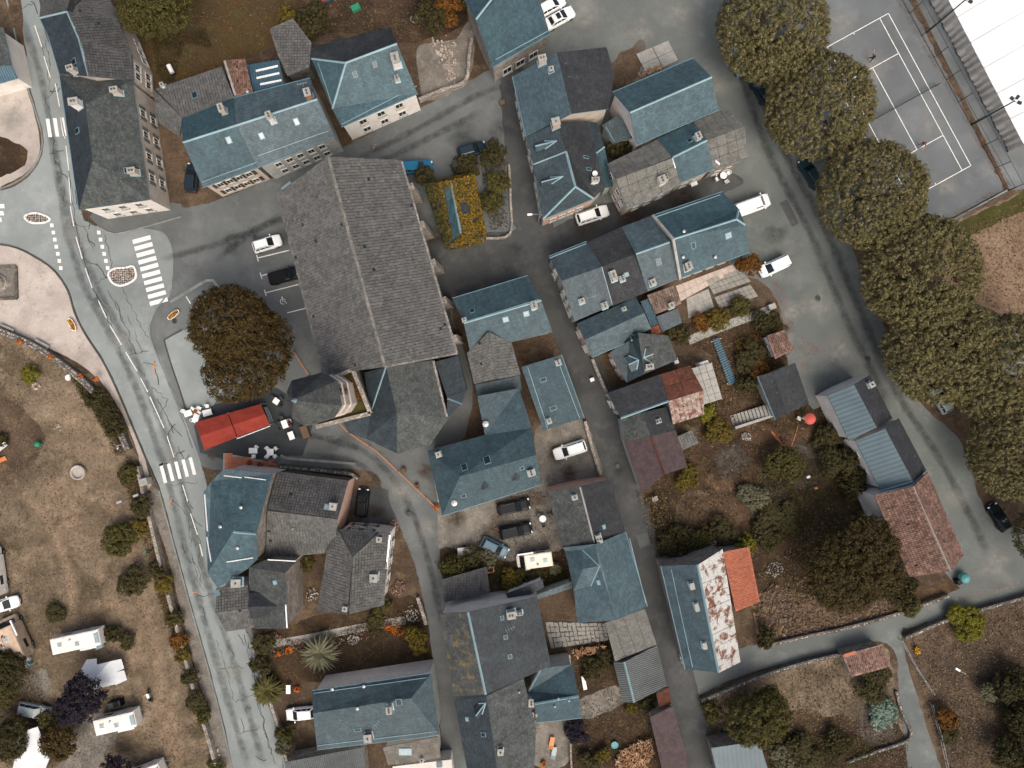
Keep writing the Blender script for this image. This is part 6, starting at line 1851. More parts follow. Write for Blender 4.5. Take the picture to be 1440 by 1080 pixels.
CARK = dict(  # length, width, belt, roof z, base front/rear x, roof front/rear x, hood z
    hatch=(4.0, 1.74, .94, 1.48, 1.02, -1.86, .22, -1.55, .86),
    estate=(4.6, 1.8, .95, 1.48, 1.12, -2.15, .32, -1.85, .86),
    sedan=(4.5, 1.78, .92, 1.42, 1.05, -1.6, .25, -1.0, .84),
    pickup=(4.9, 1.8, 1.05, 1.65, 1.0, -.55, .3, -.45, .98),
    van=(5.1, 1.95, 1.2, 2.1, 1.7, -2.5, 1.0, -2.46, 1.08),
    smallvan=(4.2, 1.8, 1.05, 1.82, 1.25, -2.05, .5, -2.0, .98))
def car(label, px, py, deg, paint, kind='hatch', group='parked cars', cat='car', name='parked_car', rails=False, sunroof=False):
    L, Wd, zb, zr, bf, br, rf, rb, hz = CARK[kind]
    root = empty(name, P(px, py) + Vector((0, 0, .12)), math.radians(deg), label, cat, group)
    h = Wd / 2
    m = MB()
    x0, x1 = -L / 2, L / 2
    loft(m, [(x0, h * .84, zb - .22, .36), (x0 + .1, h * .94, zb - .06, .26), (x0 + .5, h, zb, .22), (bf - .4, h, zb, .22), (bf + .1, h * .99, hz + .05, .22),
             (x1 - .45, h * .95, hz - .05, .24), (x1 - .12, h * .84, hz - .16, .3), (x1, h * .68, hz - .28, .36)], paint)
    child(root, 'body', m, True)
    # cabin
    c = MB()
    bw, rw = h * .9, h * .74
    lowr = [Vector((bf, bw * .88, zb - .02)), Vector((br, bw * .9, zb - .02)), Vector((br, -bw * .9, zb - .02)), Vector((bf, -bw * .88, zb - .02))]
    top = [Vector((rf, rw * .94, zr - .05)), Vector((rb, rw * .92, zr - .06)), Vector((rb, -rw * .92, zr - .06)), Vector((rf, -rw * .94, zr - .05))]
    for i in range(4):
        j = (i + 1) % 4
        c.poly([lowr[i], lowr[j], top[j], top[i]], paint)
    child(root, 'pillars', c)
    rp = MB()
    ins = [Vector((p.x * .96 + (rf + rb) / 2 * .04, p.y * .8, zr + .0)) for p in top]
    for i in range(4):
        j = (i + 1) % 4
        rp.poly([top[i], top[j], ins[j], ins[i]], paint)
    rp.poly(ins, paint)
    child(root, 'roof', rp, False)
    def pane(nm, i, j, s0=.06, s1=.94, lo=.08, hi=.93):
        g_ = MB()
        A, B, C_, D = lowr[i], lowr[j], top[j], top[i]
        def q(a, b): return (A.lerp(B, a)).lerp(D.lerp(C_, a), b)
        n = newell([A, B, C_, D])
        if n.dot((A + B) / 2 - Vector((0, 0, 1))) < 0: n = -n
        g_.poly([q(s0, lo) + n * .012, q(s1, lo) + n * .012, q(s1, hi) + n * .012, q(s0, hi) + n * .012], 'glass')
        child(root, nm, g_)
    pane('windscreen', 3, 0)
    pane('rear_window', 1, 2, .1, .9, .18, .92)
    if kind in ('van',):
        pane('side_window', 0, 1, .05, .3); pane('side_window', 2, 3, .7, .95)
    else:
        for a, b in ((.08, .36), (.4, .68), (.72, .94)):
            if kind in ('pickup',) and a > .5: continue
            pane('side_window', 0, 1, a, b); pane('side_window', 2, 3, 1 - b, 1 - a)
    for s in (1, -1):
        for x in (x0 + L * .18, x1 - L * .19): wheel(root, x, s * (h - .1), .31 if kind not in ('van', 'pickup') else .35)
        k = MB(); k.box((x1 - .16, s * h * .62, hz - .2), (.2, .34, .15), 'lamp_clear', s * -.35); child(root, 'headlight', k)
        k = MB(); k.box((x0 + .05, s * h * .76, zb - .2), (.1, .2, .24), 'lamp_red'); child(root, 'tail_light', k)
        k = MB(); k.box((bf - .25, s * (h + .08), zb + .08), (.14, .2, .13), paint); child(root, 'mirror', k)
        if rails:
            k = MB(); k.tube([(rb + .1, s * rw * .86, zr - .01), (rb + .25, s * rw * .86, zr + .06), (rf - .2, s * rw * .86, zr + .06), (rf - .1, s * rw * .86, zr - .01)], .025, 'chrome', 5); child(root, 'roof_rail', k)
    k = MB(); k.box((x1 - .03, 0, .42), (.14, Wd * .74, .2), 'metal_dark'); child(root, 'bumper', k)
    k = MB(); k.box((x0 + .02, 0, .42), (.14, Wd * .8, .2), 'metal_dark'); child(root, 'bumper', k)
    k = MB(); k.box((x1 + .035, 0, .42), (.02, .5, .11), 'plastic_white'); child(root, 'number_plate', k)
    if sunroof:
        k = MB(); k.box(((rf + rb) / 2 + .2, 0, zr + .01), (.6, .8, .03), 'glass'); child(root, 'sunroof', k)
    if kind == 'pickup':
        k = MB(); k.box((-1.45, 0, zb + .03), (1.6, Wd * .74, .06), 'rubber'); child(root, 'load_bed', k)
    root.location.z = .06
    return root

car('white hatchback parked in the top bay beside the church', 378, 344, 17, 'car_white', rails=True)
car('black pickup in the second bay beside the church', 405, 388, 15, 'car_black', 'pickup')
car('dark blue car with its nose in the shrub north of the ivy cottage', 664, 213, 16, 'car_navy', 'hatch')
car('bright blue car behind the church north-east corner', 586, 237, 2, 'car_blue', 'estate')
car('upper of the two white cars beside the big barn', 775, 12, 29, 'car_white', 'hatch')
car('lower of the two white cars beside the big barn, dark sunroof', 786, 29, 29, 'car_white', 'sedan', sunroof=True)
car('silver car mostly hidden under the northernmost plane tree', 1034, 91, 119, 'car_silver', 'hatch')
car('dark teal car under the second plane tree', 1068, 131, 122, 'car_teal', 'hatch')
car('dark green car parked beside the third plane tree', 1137, 246, 122, 'car_teal', 'estate')
car('white estate car with roof rails in front of the dormer house', 832, 304, 18, 'car_white', 'estate', rails=True)
car('white delivery van behind the end house of the middle row', 1054, 291, 20, 'car_white', 'van', cat='van', name='delivery_van')
car('small white van beside the rusty brown bush', 1085, 376, 205, 'car_white', 'smallvan', cat='van', name='delivery_van')
car('black car with glass roof at the right under the last trees', 1400, 726, 121, 'car_black', 'hatch', sunroof=True)
car('pale car peeking out below the plane trees at the right', 1319, 562, 121, 'car_silver', 'hatch')
car('white estate car on the walled plot beside the village street', 801, 632, 198, 'car_white', 'estate')
car('upper of the two black estate cars in the gravel yard', 722, 711, 12, 'car_black', 'estate', rails=True)
car('lower of the two black estate cars in the gravel yard', 725, 745, 12, 'car_black', 'estate', rails=True)
car('blue-grey hatchback parked askew in the gravel yard', 696, 768, -27, 'car_slate', 'hatch')
car('black car in the small yard beside the pink wall', 511, 706, 84, 'car_black', 'hatch')
car('dark blue car half under the eaves of the slate terraced house', 273, 252, 84, 'car_navy', 'hatch')
car('white car half under the roof of the south house', 425, 1000, 186, 'car_white', 'hatch')
car('white hatchback at the left edge of the campsite', 12, 848, 17, 'car_white', 'hatch')
car('silver estate car beside the purple tree', 54, 996, -12, 'car_silver', 'estate')

def camper(label, px, py, deg, L, Wd, zr, key, kind, name, cat, group, cab=False, bike=False):
    root = empty(name, P(px, py), math.radians(deg), label, cat, group)
    h = Wd / 2
    x0, x1 = -L / 2, L / 2
    m = MB()
    zs = [.45, .9, zr - .25, zr - .06, zr]
    ins = [.06, 0, 0, .05, .2]
    rings = []
    for z, i in zip(zs, ins):
        fx = x1 - (1.1 if cab else 0) - i * (2.2 if not cab else 1)
        rings.append([Vector((x0 + i, -h + i, z)), Vector((fx, -h + i, z)), Vector((fx, h - i, z)), Vector((x0 + i, h - i, z))])
    for a in range(4):
        for i in range(4):
            j = (i + 1) % 4
            m.poly([rings[a][i], rings[a][j], rings[a + 1][j], rings[a + 1][i]], key)
    m.poly(rings[-1], key)
    child(root, 'body', m)
    fx = x1 - (1.1 if cab else 0)
    for x, y in ((x0 + L * .2, .1), (x0 + L * .55, -.25)):
        k = MB(); k.box((x, y, zr + .05), (.7, .6, .1), 'plastic_white', 0, 'membrane_skirt', .9); k.box((x, y, zr + .11), (.5, .42, .02), 'glass_sky'); child(root, 'roof_hatch', k)
    k = MB(); k.lathe((x0 + L * .42, .45, zr), [(.13, 0), (.13, .12), (.17, .13), (.0, .2)], 'metal_light', 8); child(root, 'roof_vent', k)
    for s in (1, -1):
        k = MB(); k.box((x0 + L * .3, s * h, 1.5), (1.2, .04, .55), 'glass'); child(root, 'side_window', k)
        k = MB(); k.box((x0 + L * .02 + .4, s * (h + .005), 1.0), (.5, .04, .3), 'membrane_skirt'); child(root, 'locker', k)
        for x in ((x0 + L * .3,) if not cab else (x0 + L * .22, x1 - .9)): wheel(root, x, s * (h - .14), .33)
        k = MB(); k.box((x0 - .01, s * h * .75, .8), (.06, .2, .3), 'lamp_red'); child(root, 'tail_light', k)
    k = MB(); k.box((x0 + L * .72, h + .005, 1.3), (.62, .05, 1.6), 'membrane_skirt'); child(root, 'door', k)
    k = MB(); k.box((x0 + L * .72, -h - .12, zr - .25), (2.2, .2, .18), 'plastic_white'); child(root, 'rolled_awning', k)
    if cab:
        k = MB()
        loft(k, [(fx - .05, h * .9, 1.35, .35), (x1 - .5, h * .88, 1.2, .35), (x1 - .1, h * .82, 1.0, .38), (x1, h * .7, .8, .42)], key)
        child(root, 'cab', k)
        k = MB()
        k.poly([(x1 - .45, -h * .8, 1.28), (x1 - .45, h * .8, 1.28), (fx + .02, h * .8, 1.95), (fx + .02, -h * .8, 1.95)], 'glass'); child(root, 'windscreen', k)
    else:
        k = MB(); k.box((x1 - .36, 0, zr - .04), (.55, Wd * .62, .1), 'glass_sky'); child(root, 'front_window', k)
        k = MB(); k.tube([(x1 - .2, -.5, .5), (x1 + 1.1, 0, .5), (x1 - .2, .5, .5)], .05, 'metal_light', 5); k.tube([(x1 + 1.0, 0, .5), (x1 + 1., 0, .05)], .05, 'metal_dark', 5); child(root, 'drawbar', k)
    return root
CG = 'campers on the campsite'
camper('cream caravan parked just above the white tent', 121, 894, 12, 6.6, 2.2, 2.55, 'camper_white', 0, 'caravan', 'caravan', CG)
camper('cream caravan with stained roof below the white tent', 175, 1006, 13, 5.6, 2.15, 2.5, 'camper_white', 0, 'caravan', 'caravan', CG)
camper('beige motorhome under the olive bush at the left', 28, 893, 114, 6., 3., 2.8, 'camper_beige', 0, 'motorhome', 'motorhome', CG, cab=True)
camper('white motorhome cut by the left edge above the white hatchback', 0, 800, 98, 6.4, 2.3, 2.8, 'camper_white', 0, 'motorhome', 'motorhome', CG, cab=True)
camper('cream camper van with roof panels in the gravel yard', 751, 784, 188, 4.9, 2.0, 2.1, 'van_cream', 0, 'camper_van', 'camper van', None, cab=True)
camper('white caravan at the bottom edge beside the dark purple tree', 214, 1079, 20, 4.8, 2.1, 2.5, 'camper_white', 0, 'caravan', 'caravan', CG)

# motorbike
root = empty('motorbike', P(213, 976), math.radians(108), 'small black and white motorbike beside the lower caravan', 'motorbike')
for x in (-.65, .65):
    wheel(root, x, 0, .3, .12)
k = MB(); k.tube([(-.65, 0, .35), (-.1, 0, .7), (.35, 0, .85), (.65, 0, .35)], [.06, .12, .1, .05], 'car_black', 8); child(root, 'frame', k)
k = MB(); k.obox((.12, 0, .75), (.3, 0, 0), (0, .16, 0), (0, 0, .22), 'car_white'); child(root, 'tank', k)
k = MB(); k.obox((-.4, 0, .76), (.35, 0, 0), (0, .14, 0), (.05, 0, .1), 'rubber'); child(root, 'saddle', k)
k = MB(); k.tube([(.35, -.36, 1.0), (.45, 0, .95), (.35, .36, 1.0)], .025, 'chrome', 5); child(root, 'handlebar', k)

# trailer
root = empty('trailer', P(655, 774), math.radians(5), 'small grey box trailer beside the south street', 'trailer')
k = MB(); k.box((0, 0, .7), (2.1, 1.2, .5), 'metal_light', 0, 'membrane_skirt'); child(root, 'box', k)
k = MB(); k.tube([(-1., 0, .5), (-2.2, 0, .5)], .05, 'metal_dark', 5); child(root, 'drawbar', k)
for s in (1, -1): wheel(root, -.1, s * .66, .28)

# ------------------------------------------------------------------ walls and fences
def stonewall(name, label, pts, w, h, key='stone_dark', cap='cobble', seed=1, cat='wall', loose=True):
    path = smoothline(px2(pts), False, .8) if len(pts) > 2 else [Vector(q) for q in px2(pts)]
    root = empty(name, (0, 0, 0), 0, label, cat)
    m = MB()
    ribbon(m, path, w, 0, h, key)
    child(root, 'core', m)
    if loose:
        rr = random.Random(seed)
        m = MB()
        for i in range(len(path) - 1):
            a, b = path[i], path[i + 1]
            d = b - a
            nn = Vector((-d.y, d.x)).normalized()
            for k in range(max(1, int(d.length / .3))):
                for q in range(max(1, int(w / .3))):
                    p = a + d * rr.random() + nn * ((q + .5) / max(1, int(w / .3)) - .5) * w
                    s = rr.uniform(.16, .3)
                    m.box((p.x, p.y, h + .02), (s, s * rr.uniform(.6, 1), rr.uniform(.08, .2)), cap, rr.uniform(0, 3), taper=.7)
        m.build('cap_stones', root, kind='stuff')
    return root
stonewall('stone_wall', 'curved dark stone wall with flower pots below the sandy square', [(-20, 456), (40, 480), (75, 500), (110, 526), (135, 549), (155, 573), (172, 603), (184, 632)], .85, 1.0, seed=1)
stonewall('stone_wall', 'long pale retaining wall between the campsite and the main road', [(198, 655), (206, 690), (214, 722), (224, 765), (240, 830), (262, 912), (285, 995), (303, 1055), (316, 1110)], .45, 1.1, 'stone', seed=2)
stonewall('stone_wall', 'dark stone wall on the south side of the lane', [(984, 982), (1060, 950), (1130, 928), (1184, 916)], .5, 1.0, seed=3)
stonewall('stone_wall', 'dark stone wall along the east meadow below the lane', [(1268, 894), (1330, 868), (1390, 850), (1440, 836), (1480, 822)], .45, 1.0, seed=4)
stonewall('stone_wall', 'rough low wall along the garden above the lane', [(1066, 908), (1130, 893), (1190, 880), (1262, 860), (1330, 836)], .5, .8, seed=5)
stonewall('stone_wall', 'low wall along the street beside the plot with the white car', [(822, 592), (832, 630), (844, 668)], .4, .9, 'stone', seed=6)
stonewall('stone_wall', 'low terrace wall east of the white house', [(590, 143), (622, 130), (655, 117), (660, 85), (664, 58)], .45, .9, 'stone', seed=7)
stonewall('stone_wall', 'low garden wall along the south street beside the golden bush', [(588, 838), (596, 862), (600, 876)], .45, .8, 'stone', seed=8)
stonewall('stone_wall', 'thin garden wall between the main road and the front garden', [(358, 902), (372, 950), (388, 1000), (402, 1050), (406, 1070)], .4, .9, 'stone', seed=9)
stonewall('stone_wall', 'low wall around the ivy cottage garden', [(716, 232), (718, 280), (717, 330), (684, 336)], .3, .6, 'stone', seed=10)
stonewall('stone_wall', 'low wall of loose stones beside the cabbage bed', [(1258, 970), (1266, 1000), (1278, 1035), (1230, 1055), (1190, 1070)], .4, .5, seed=11)
stonewall('stone_wall', 'dark wall in front of the tiled house north eave', [(396, 655), (450, 660), (498, 666), (505, 672)], .5, 1.1, 'stone_dark', seed=12)
stonewall('stone_wall', 'street wall beside the dark courtyard of the back house', [(832, 505), (842, 530), (852, 552)], .4, 1.0, 'stone', seed=13)
stonewall('stone_wall', 'low wall along the straight edge of the church south yard', [(608, 640), (612, 670), (618, 705)], .3, .8, 'stone', seed=14)
stonewall('stone_wall', 'stone kerb wall under the long barn street side', [(926, 790), (940, 850), (958, 930)], .4, .5, seed=15)
stonewall('garden_path_edge', 'pale straight garden path south of the paved terrace', [(968, 479), (1025, 456), (1082, 436)], 1.2, .06, 'concrete', seed=16, cat='path', loose=False)
stonewall('garden_path_edge', 'pale paved path across the front garden', [(366, 908), (430, 898), (500, 884), (570, 872)], 1.1, .06, 'concrete', seed=17, cat='path', loose=False)
stonewall('stone_wall', 'light wall edge beside the courtyard loungers', [(801, 1018), (802, 1050), (803, 1075)], .25, .8, 'stone', seed=18)

def fence(label, pts, h, step, key='metal_dark', lean=0., rails=(1,), group=None):
    path = [Vector(q) for q in px2(pts)]
    root = empty('fence', (0, 0, 0), 0, label, 'fence', group)
    m0 = MB(); m0.box((0, 0, h / 2), (.07, .07, h), key); me = m0.mesh('post')
    for i in range(len(path) - 1):
        a, b = path[i], path[i + 1]
        n = max(1, round((b - a).length / step))
        for k in range(n + (i == len(path) - 2)):
            p = a.lerp(b, k / n)
            link('post', me, root, (p.x, p.y, 0))
        for z in rails:
            m = MB(); m.tube([(a.x, a.y, h * z - .03), (b.x, b.y, h * z - .03)], .03, key, 5); child(root, 'rail', m)
    return root
fence('tall wire fence with thin posts between the tennis court and the white hall', [(1262, -12), (1416, 268)], 3.2, 3.4, 'metal_dark', rails=(1, .5, .03))
fence('low wire fence at the bottom edge of the tennis court', [(1418, 268), (1300, 330)], 1.6, 3., 'metal_dark', rails=(1, .5))
fence('grey metal fence along the upper footpath', [(1264, 898), (1284, 935), (1308, 972)], 1.1, 2.2, 'metal_light', rails=(1, .5))
fence('grey metal fence along the lower footpath', [(1306, 988), (1318, 1030), (1330, 1085)], 1.1, 2.2, 'metal_light', rails=(1, .5))

# orange rail beside the choir
root = empty('rope_barrier', (0, 0, 0), 0, 'orange rope barrier curving along the church choir', 'barrier')
pts = smoothline(px2([(477, 592), (488, 605), (512, 622), (530, 634), (560, 662), (590, 690), (613, 712)]), False, .8)
m = MB(); m.tube([(p.x, p.y, .72 - .1 * abs(math.sin(i * .5))) for i, p in enumerate(pts)], .06, 'paint_orange', 5); child(root, 'rope', m)
m0 = MB(); m0.tube([(0, 0, 0), (0, 0, .8)], .05, 'metal_dark', 6); me = m0.mesh('post')
for i in range(0, len(pts), 6): link('post', me, root, (pts[i].x, pts[i].y, 0))
root = empty('rope_barrier', (0, 0, 0), 0, 'short orange rope barrier between the chestnut tree and the church', 'barrier')
a, b = P(415, 495), P(436, 528)
m = MB(); m.tube([(a.x, a.y, .7), (b.x, b.y, .7)], .06, 'paint_orange', 5); child(root, 'rope', m)
for p in (a, b): link('post', me, root, (p.x, p.y, 0))

# ------------------------------------------------------------------ tennis court
def tc(s, t): return (1151 + 98 * s + 116 * t, 73 - 54 * s + 214 * t)
for a, b in (((0, 0), (1, 0)), ((0, 1), (1, 1)), ((0, 0), (0, 1)), ((1, 0), (1, 1)), ((.125, 0), (.125, 1)), ((.875, 0), (.875, 1)), ((.125, .2308), (.875, .2308)), ((.125, .7692), (.875, .7692)),
             ((.5, .2308), (.5, .7692)), ((.5, 0), (.5, .012)), ((.5, 1), (.5, .988))):
    line(ct, 'court_line', tc(*a), tc(*b), 1.1)
root = empty('tennis_net', (0, 0, 0), 0, 'dark tennis net stretched across the court', 'net')
a, b = P(*tc(-.08, .5)), P(*tc(1.09, .5))
for p in (a, b):
    m = MB(); m.tube([(p.x, p.y, 0), (p.x, p.y, 1.07)], .06, 'metal_dark', 6); child(root, 'post', m)
m = MB()
d = (b - a)
for i in range(61):
    p = a + d * i / 60
    m.tube([(p.x, p.y, .03), (p.x, p.y, 1.0)], .012, 'metal_dark', 3, False)
for z in (.1, .25, .4, .55, .7, .85): m.tube([(a.x, a.y, z), (b.x, b.y, z)], .012, 'metal_dark', 3, False)
child(root, 'mesh_panel', m)
m = MB(); m.tube([(a.x, a.y, 1.03), ((a.x + b.x) / 2, (a.y + b.y) / 2, .93), (b.x, b.y, 1.03)], .05, 'metal_dark', 5); child(root, 'headband', m)
def mast(label, px, py, h=8.4):
    p = P(px, py)
    root = empty('floodlight_mast', p, 0, label, 'floodlight')
    m = MB(); m.tube([(0, 0, 0), (0, 0, h)], [.12, .08], 'metal_dark', 8); child(root, 'pole', m)
    for dx, dy in ((.35, .45), (.6, -.25), (-.35, .3)):
        m = MB(); m.tube([(0, 0, h - .1), (dx, dy, h)], .035, 'metal_dark', 5); m.box((dx, dy, h + .06), (.5, .36, .18), 'metal_dark', math.atan2(dy, dx)); child(root, 'lamp_head', m)
mast('upper floodlight mast between court and white hall', 1303, 46)
mast('lower floodlight mast between court and white hall', 1366, 176)
mast('floodlight mast at the north end of the white hall', 1340, -40) if False else None
# white membrane hall
root = empty('marquee_hall', (0, 0, 0), 0, 'big white membrane hall with pleated side curtain at the top right corner', 'hall')
zE = 3.3
a, b = P(1330, -8, zE), P(1440, 203, zE)
d = (b - a).normalized()
a = a - d * 8
s = Vector((-d.y, d.x, 0))
if s.x < 0: s = -s
L = (b - a).length
NB = 8
m = MB()
prof = [(0, zE), (3, zE + 1.8), (7, zE + 3.4), (11, zE + 4.2), (15, zE + 4.2)]
for i in range(NB * 4):
    for k in range(len(prof) - 1):
        def q(t, pr):
            w = t * NB - math.floor(t * NB)
            dip = .12 * math.sin(math.pi * w)
            return a + d * L * t + s * pr[0] + Vector((0, 0, pr[1] - zE - dip))
        t0, t1 = i / (NB * 4), (i + 1) / (NB * 4)
        t1_ = min(t1, .99999)
        f = [q(t0, prof[k]), q(t1_, prof[k]), q(t1_, prof[k + 1]), q(t0, prof[k + 1])]
        m.poly(f if newell(f).z > 0 else f[::-1], 'membrane')
child(root, 'roof', m, True)
for i in range(NB + 1):
    m = MB()
    m.tube([a + d * L * i / NB + s * x + Vector((0, 0, z - zE + .02)) for x, z in prof], .05, 'membrane_skirt', 5)
    child(root, 'rib', m)
for i in range(NB):
    m = MB()
    n = 26
    top, bot = [], []
    for k in range(n + 1):
        p = a + d * L * (i + k / n) / NB
        w = k / n
        swag = math.sin(math.pi * w)
        top.append(p - Vector((0, 0, .02)))
        o = .07 * math.sin(k * 1.1) * (.4 + swag) - .3 * swag
        bot.append(Vector((p.x, p.y, 0)) - s * o + Vector((0, 0, .1 + .5 * (1 - swag) * .6)))
    for k in range(n):
        mid0, mid1 = top[k].lerp(bot[k], .5) + s * .05 * math.sin(k * .9), top[k + 1].lerp(bot[k + 1], .5) + s * .05 * math.sin((k + 1) * .9)
        m.poly([bot[k], bot[k + 1], mid1, mid0], 'membrane_skirt')
        m.poly([mid0, mid1, top[k + 1], top[k]], 'membrane_skirt')
    child(root, 'curtain', m, True)
m = MB()
m.poly([Vector((b.x, b.y, 0))] + [b + s * x + Vector((0, 0, z - zE)) for x, z in prof] + [Vector((b + s * 15).to_tuple()[:2] + (0,))], 'membrane_skirt')
child(root, 'end_wall', m)

# ------------------------------------------------------------------ furniture and small things
def one(name, label, cat, px, py, m, deg=0, group=None, z=.1):
    o = m.build(name, None, label, cat, group)
    o.location = P(px, py) + Vector((0, 0, z))
    o.rotation_euler = (0, 0, math.radians(deg))
    return o
def table_mesh(w, d, key, rnd=False):
    m = MB()
    if rnd:
        m.lathe((0, 0, .7), [(0, 0), (w / 2, 0), (w / 2, .04), (0, .041)], key, 16)
        m.tube([(0, 0, 0), (0, 0, .7)], .06, 'metal_light', 6); m.lathe((0, 0, 0), [(.3, 0), (.28, .04), (0, .05)], 'metal_light', 10)
    else:
        m.box((0, 0, .73), (w, d, .05), key)
        for x in (-1, 1):
            for y in (-1, 1): m.box((x * (w / 2 - .06), y * (d / 2 - .06), .35), (.05, .05, .7), 'metal_light')
    return m
def chair_mesh(key):
    m = MB()
    m.box((0, 0, .44), (.46, .46, .05), key)
    m.box((-.22, 0, .7), (.05, .44, .5), key)
    for y in (-.23, .23): m.box((0, y, .64), (.42, .05, .04), key)
    for x in (-1, 1):
        for y in (-1, 1): m.box((x * .19, y * .19, .21), (.04, .04, .42), key)
    return m
def setting(px, py, deg, tw, td, tkey, chairs, tl, cl, group, ckey='plastic_white', rnd=False):
    one('cafe_table', tl, 'table', px, py, table_mesh(tw, td, tkey, rnd), deg)
    for i, (dx, dy) in enumerate(chairs):
        k = ckey if isinstance(ckey, str) else ckey[i % len(ckey)]
        side = ('upper ' if dy < -3 else 'lower ' if dy > 3 else '') + ('left' if dx < -3 else 'right' if dx > 3 else 'middle')
        one('chair', cl + ', on its ' + side + ' side', 'chair', px + dx, py + dy, chair_mesh(k), math.degrees(math.atan2(dy, -dx)), group)
setting(268, 581, 20, 1.1, .8, 'plastic_white', [(-7, -3), (6, -7)], 'white table at the roadside corner left of the red awning', 'white chair at the roadside corner table', 'chairs at the roadside table')
setting(279, 588, 70, 1.2, .8, 'plastic_white', [(-5, 2), (4, -8)], 'white table just above the left end of the red awning', 'white chair at the table above the left awning end', 'chairs at the awning end table')
setting(295, 580, 15, 1.25, .85, 'plastic_white', [(-12, -6), (-1, -9)], 'white table between the chestnut tree and the red awning', 'white chair near the chestnut tree table', 'chairs under the chestnut tree')
setting(391, 564, -35, .8, .8, 'plastic_white', [(5, 6), (-6, -5), (7, -4)], 'small white square table north-east of the red awning', 'dark chair at the small white square table', 'chairs at the small square table', 'metal_dark')
setting(403, 596, -70, 1.1, .8, 'plastic_white', [(-6, 5), (-5, -9), (8, 1), (-9, -1)], 'white table with dark chairs right of the red awning', 'dark chair around the white table right of the awning', 'chairs right of the awning', 'metal_dark')
setting(412, 612, -70, 1.1, .75, 'plastic_white', [], 'empty white table standing alone beside the bell tower', '', '')
setting(359, 633, 0, 1.15, .75, 'plastic_white', [(0, 8), (4, -5)], 'white table below the right end of the red awning', 'white chair at the table below the right awning end', 'chairs below the awning')
setting(383, 635, 0, .9, .9, 'plastic_white', [(-5, 6), (6, 6), (-5, -5), (7, -5)], 'white table with four plastic chairs beside the terracotta terrace', 'white plastic chair at the terracotta terrace table', 'plastic chairs beside the terrace')
setting(1015, 249, 0, .95, .95, 'plastic_white', [(-9, 5), (-5, -9), (8, -4), (5, 8), (-10, -3)], 'round white garden table beside the end sheet house', 'white garden chair at the round table', 'white garden chairs', rnd=True)
setting(763, 728, 0, .95, .95, 'plastic_white', [(-6, -5), (8, -4), (1, 9)], 'round white table beside the black estate cars', 'dark stool at the round gravel yard table', 'stools in the gravel yard', 'metal_dark', rnd=True)
one('chair', 'single white garden chair by the white gable of the ribbed house', 'chair', 1164, 578, chair_mesh('plastic_white'), 30)
one('chair', 'single white garden chair on the grass below the black shed', 'chair', 1160, 602, chair_mesh('plastic_white'), 100)
one('chair', 'white chair beside the red parasol', 'chair', 1121, 588, chair_mesh('plastic_white'), 60)
one('cafe_table', 'small pale table beside the sheet house west of the garden furniture', 'table', 974, 261, table_mesh(.9, .5, 'plastic_white'), 25)
one('cafe_table', 'small white patio table left of the south house', 'table', 408, 966, table_mesh(.6, 1.2, 'plastic_white'), 0)
def lounger(key):
    m = MB()
    m.box((0, 0, .32), (1.3, .62, .08), key)
    m.obox((-.65, 0, .34), (-.3, 0, .14), (0, .31, 0), (0, 0, .07), key)
    for x in (-.55, .55):
        for y in (-.25, .25): m.box((x, y, .14), (.05, .05, .28), 'wood_fresh')
    return m
one('sun_lounger', 'orange sun lounger on the gravel court', 'lounger', 776, 1041, lounger('plastic_orange'), 80)
one('sun_lounger', 'pale blue sun lounger on the gravel court', 'lounger', 779, 1055, lounger('car_silver'), 80)
m = MB(); m.box((0, 0, .42), (1.9, .5, .08), 'plastic_white')
for x in (-.8, .8): m.box((x, 0, .19), (.1, .42, .38), 'plastic_white')
one('garden_bench', 'white garden bench in the shaded backyard', 'bench', 821, 958, m, -80)
# parasol, tank, planters
root = empty('parasol', P(1131, 588), 0, 'round coral red parasol beside the black shed', 'parasol')
m = MB(); m.lathe((0, 0, 1.9), [(.78, 0), (.76, .06), (.4, .3), (.02, .42)], 'parasol_red', 14); child(root, 'canopy', m)
m = MB(); m.tube([(0, 0, 0), (0, 0, 2.3)], .03, 'metal_light', 6); child(root, 'pole', m)
m = MB(); m.lathe((0, 0, 0), [(.25, 0), (.25, .1), (.08, .14)], 'concrete', 10); child(root, 'foot', m)
m = MB(); m.lathe((0, 0, 0), [(.3, 0), (.62, .3), (.72, .75), (.6, 1.2), (.3, 1.42), (.0, 1.48)], 'plastic_teal', 16)
one('water_tank', 'round teal tank at the corner of the red tiled barn', 'tank', 1350, 810, m)
m = MB(); m.box((0, 0, .5), (.6, .7, 1.0), 'car_black', 0, None, .9)
one('wheelie_bin', 'black bin standing beside the teal tank', 'bin', 1343, 816, m, 30)
m = MB(); m.lathe((0, 0, 0), [(.45, 0), (.5, .25), (.5, .3), (.3, .26), (.0, .26)], 'plastic_teal', 14)
one('paddling_pool', 'small round teal tub in the lower backyard', 'tub', 864, 1046, m)
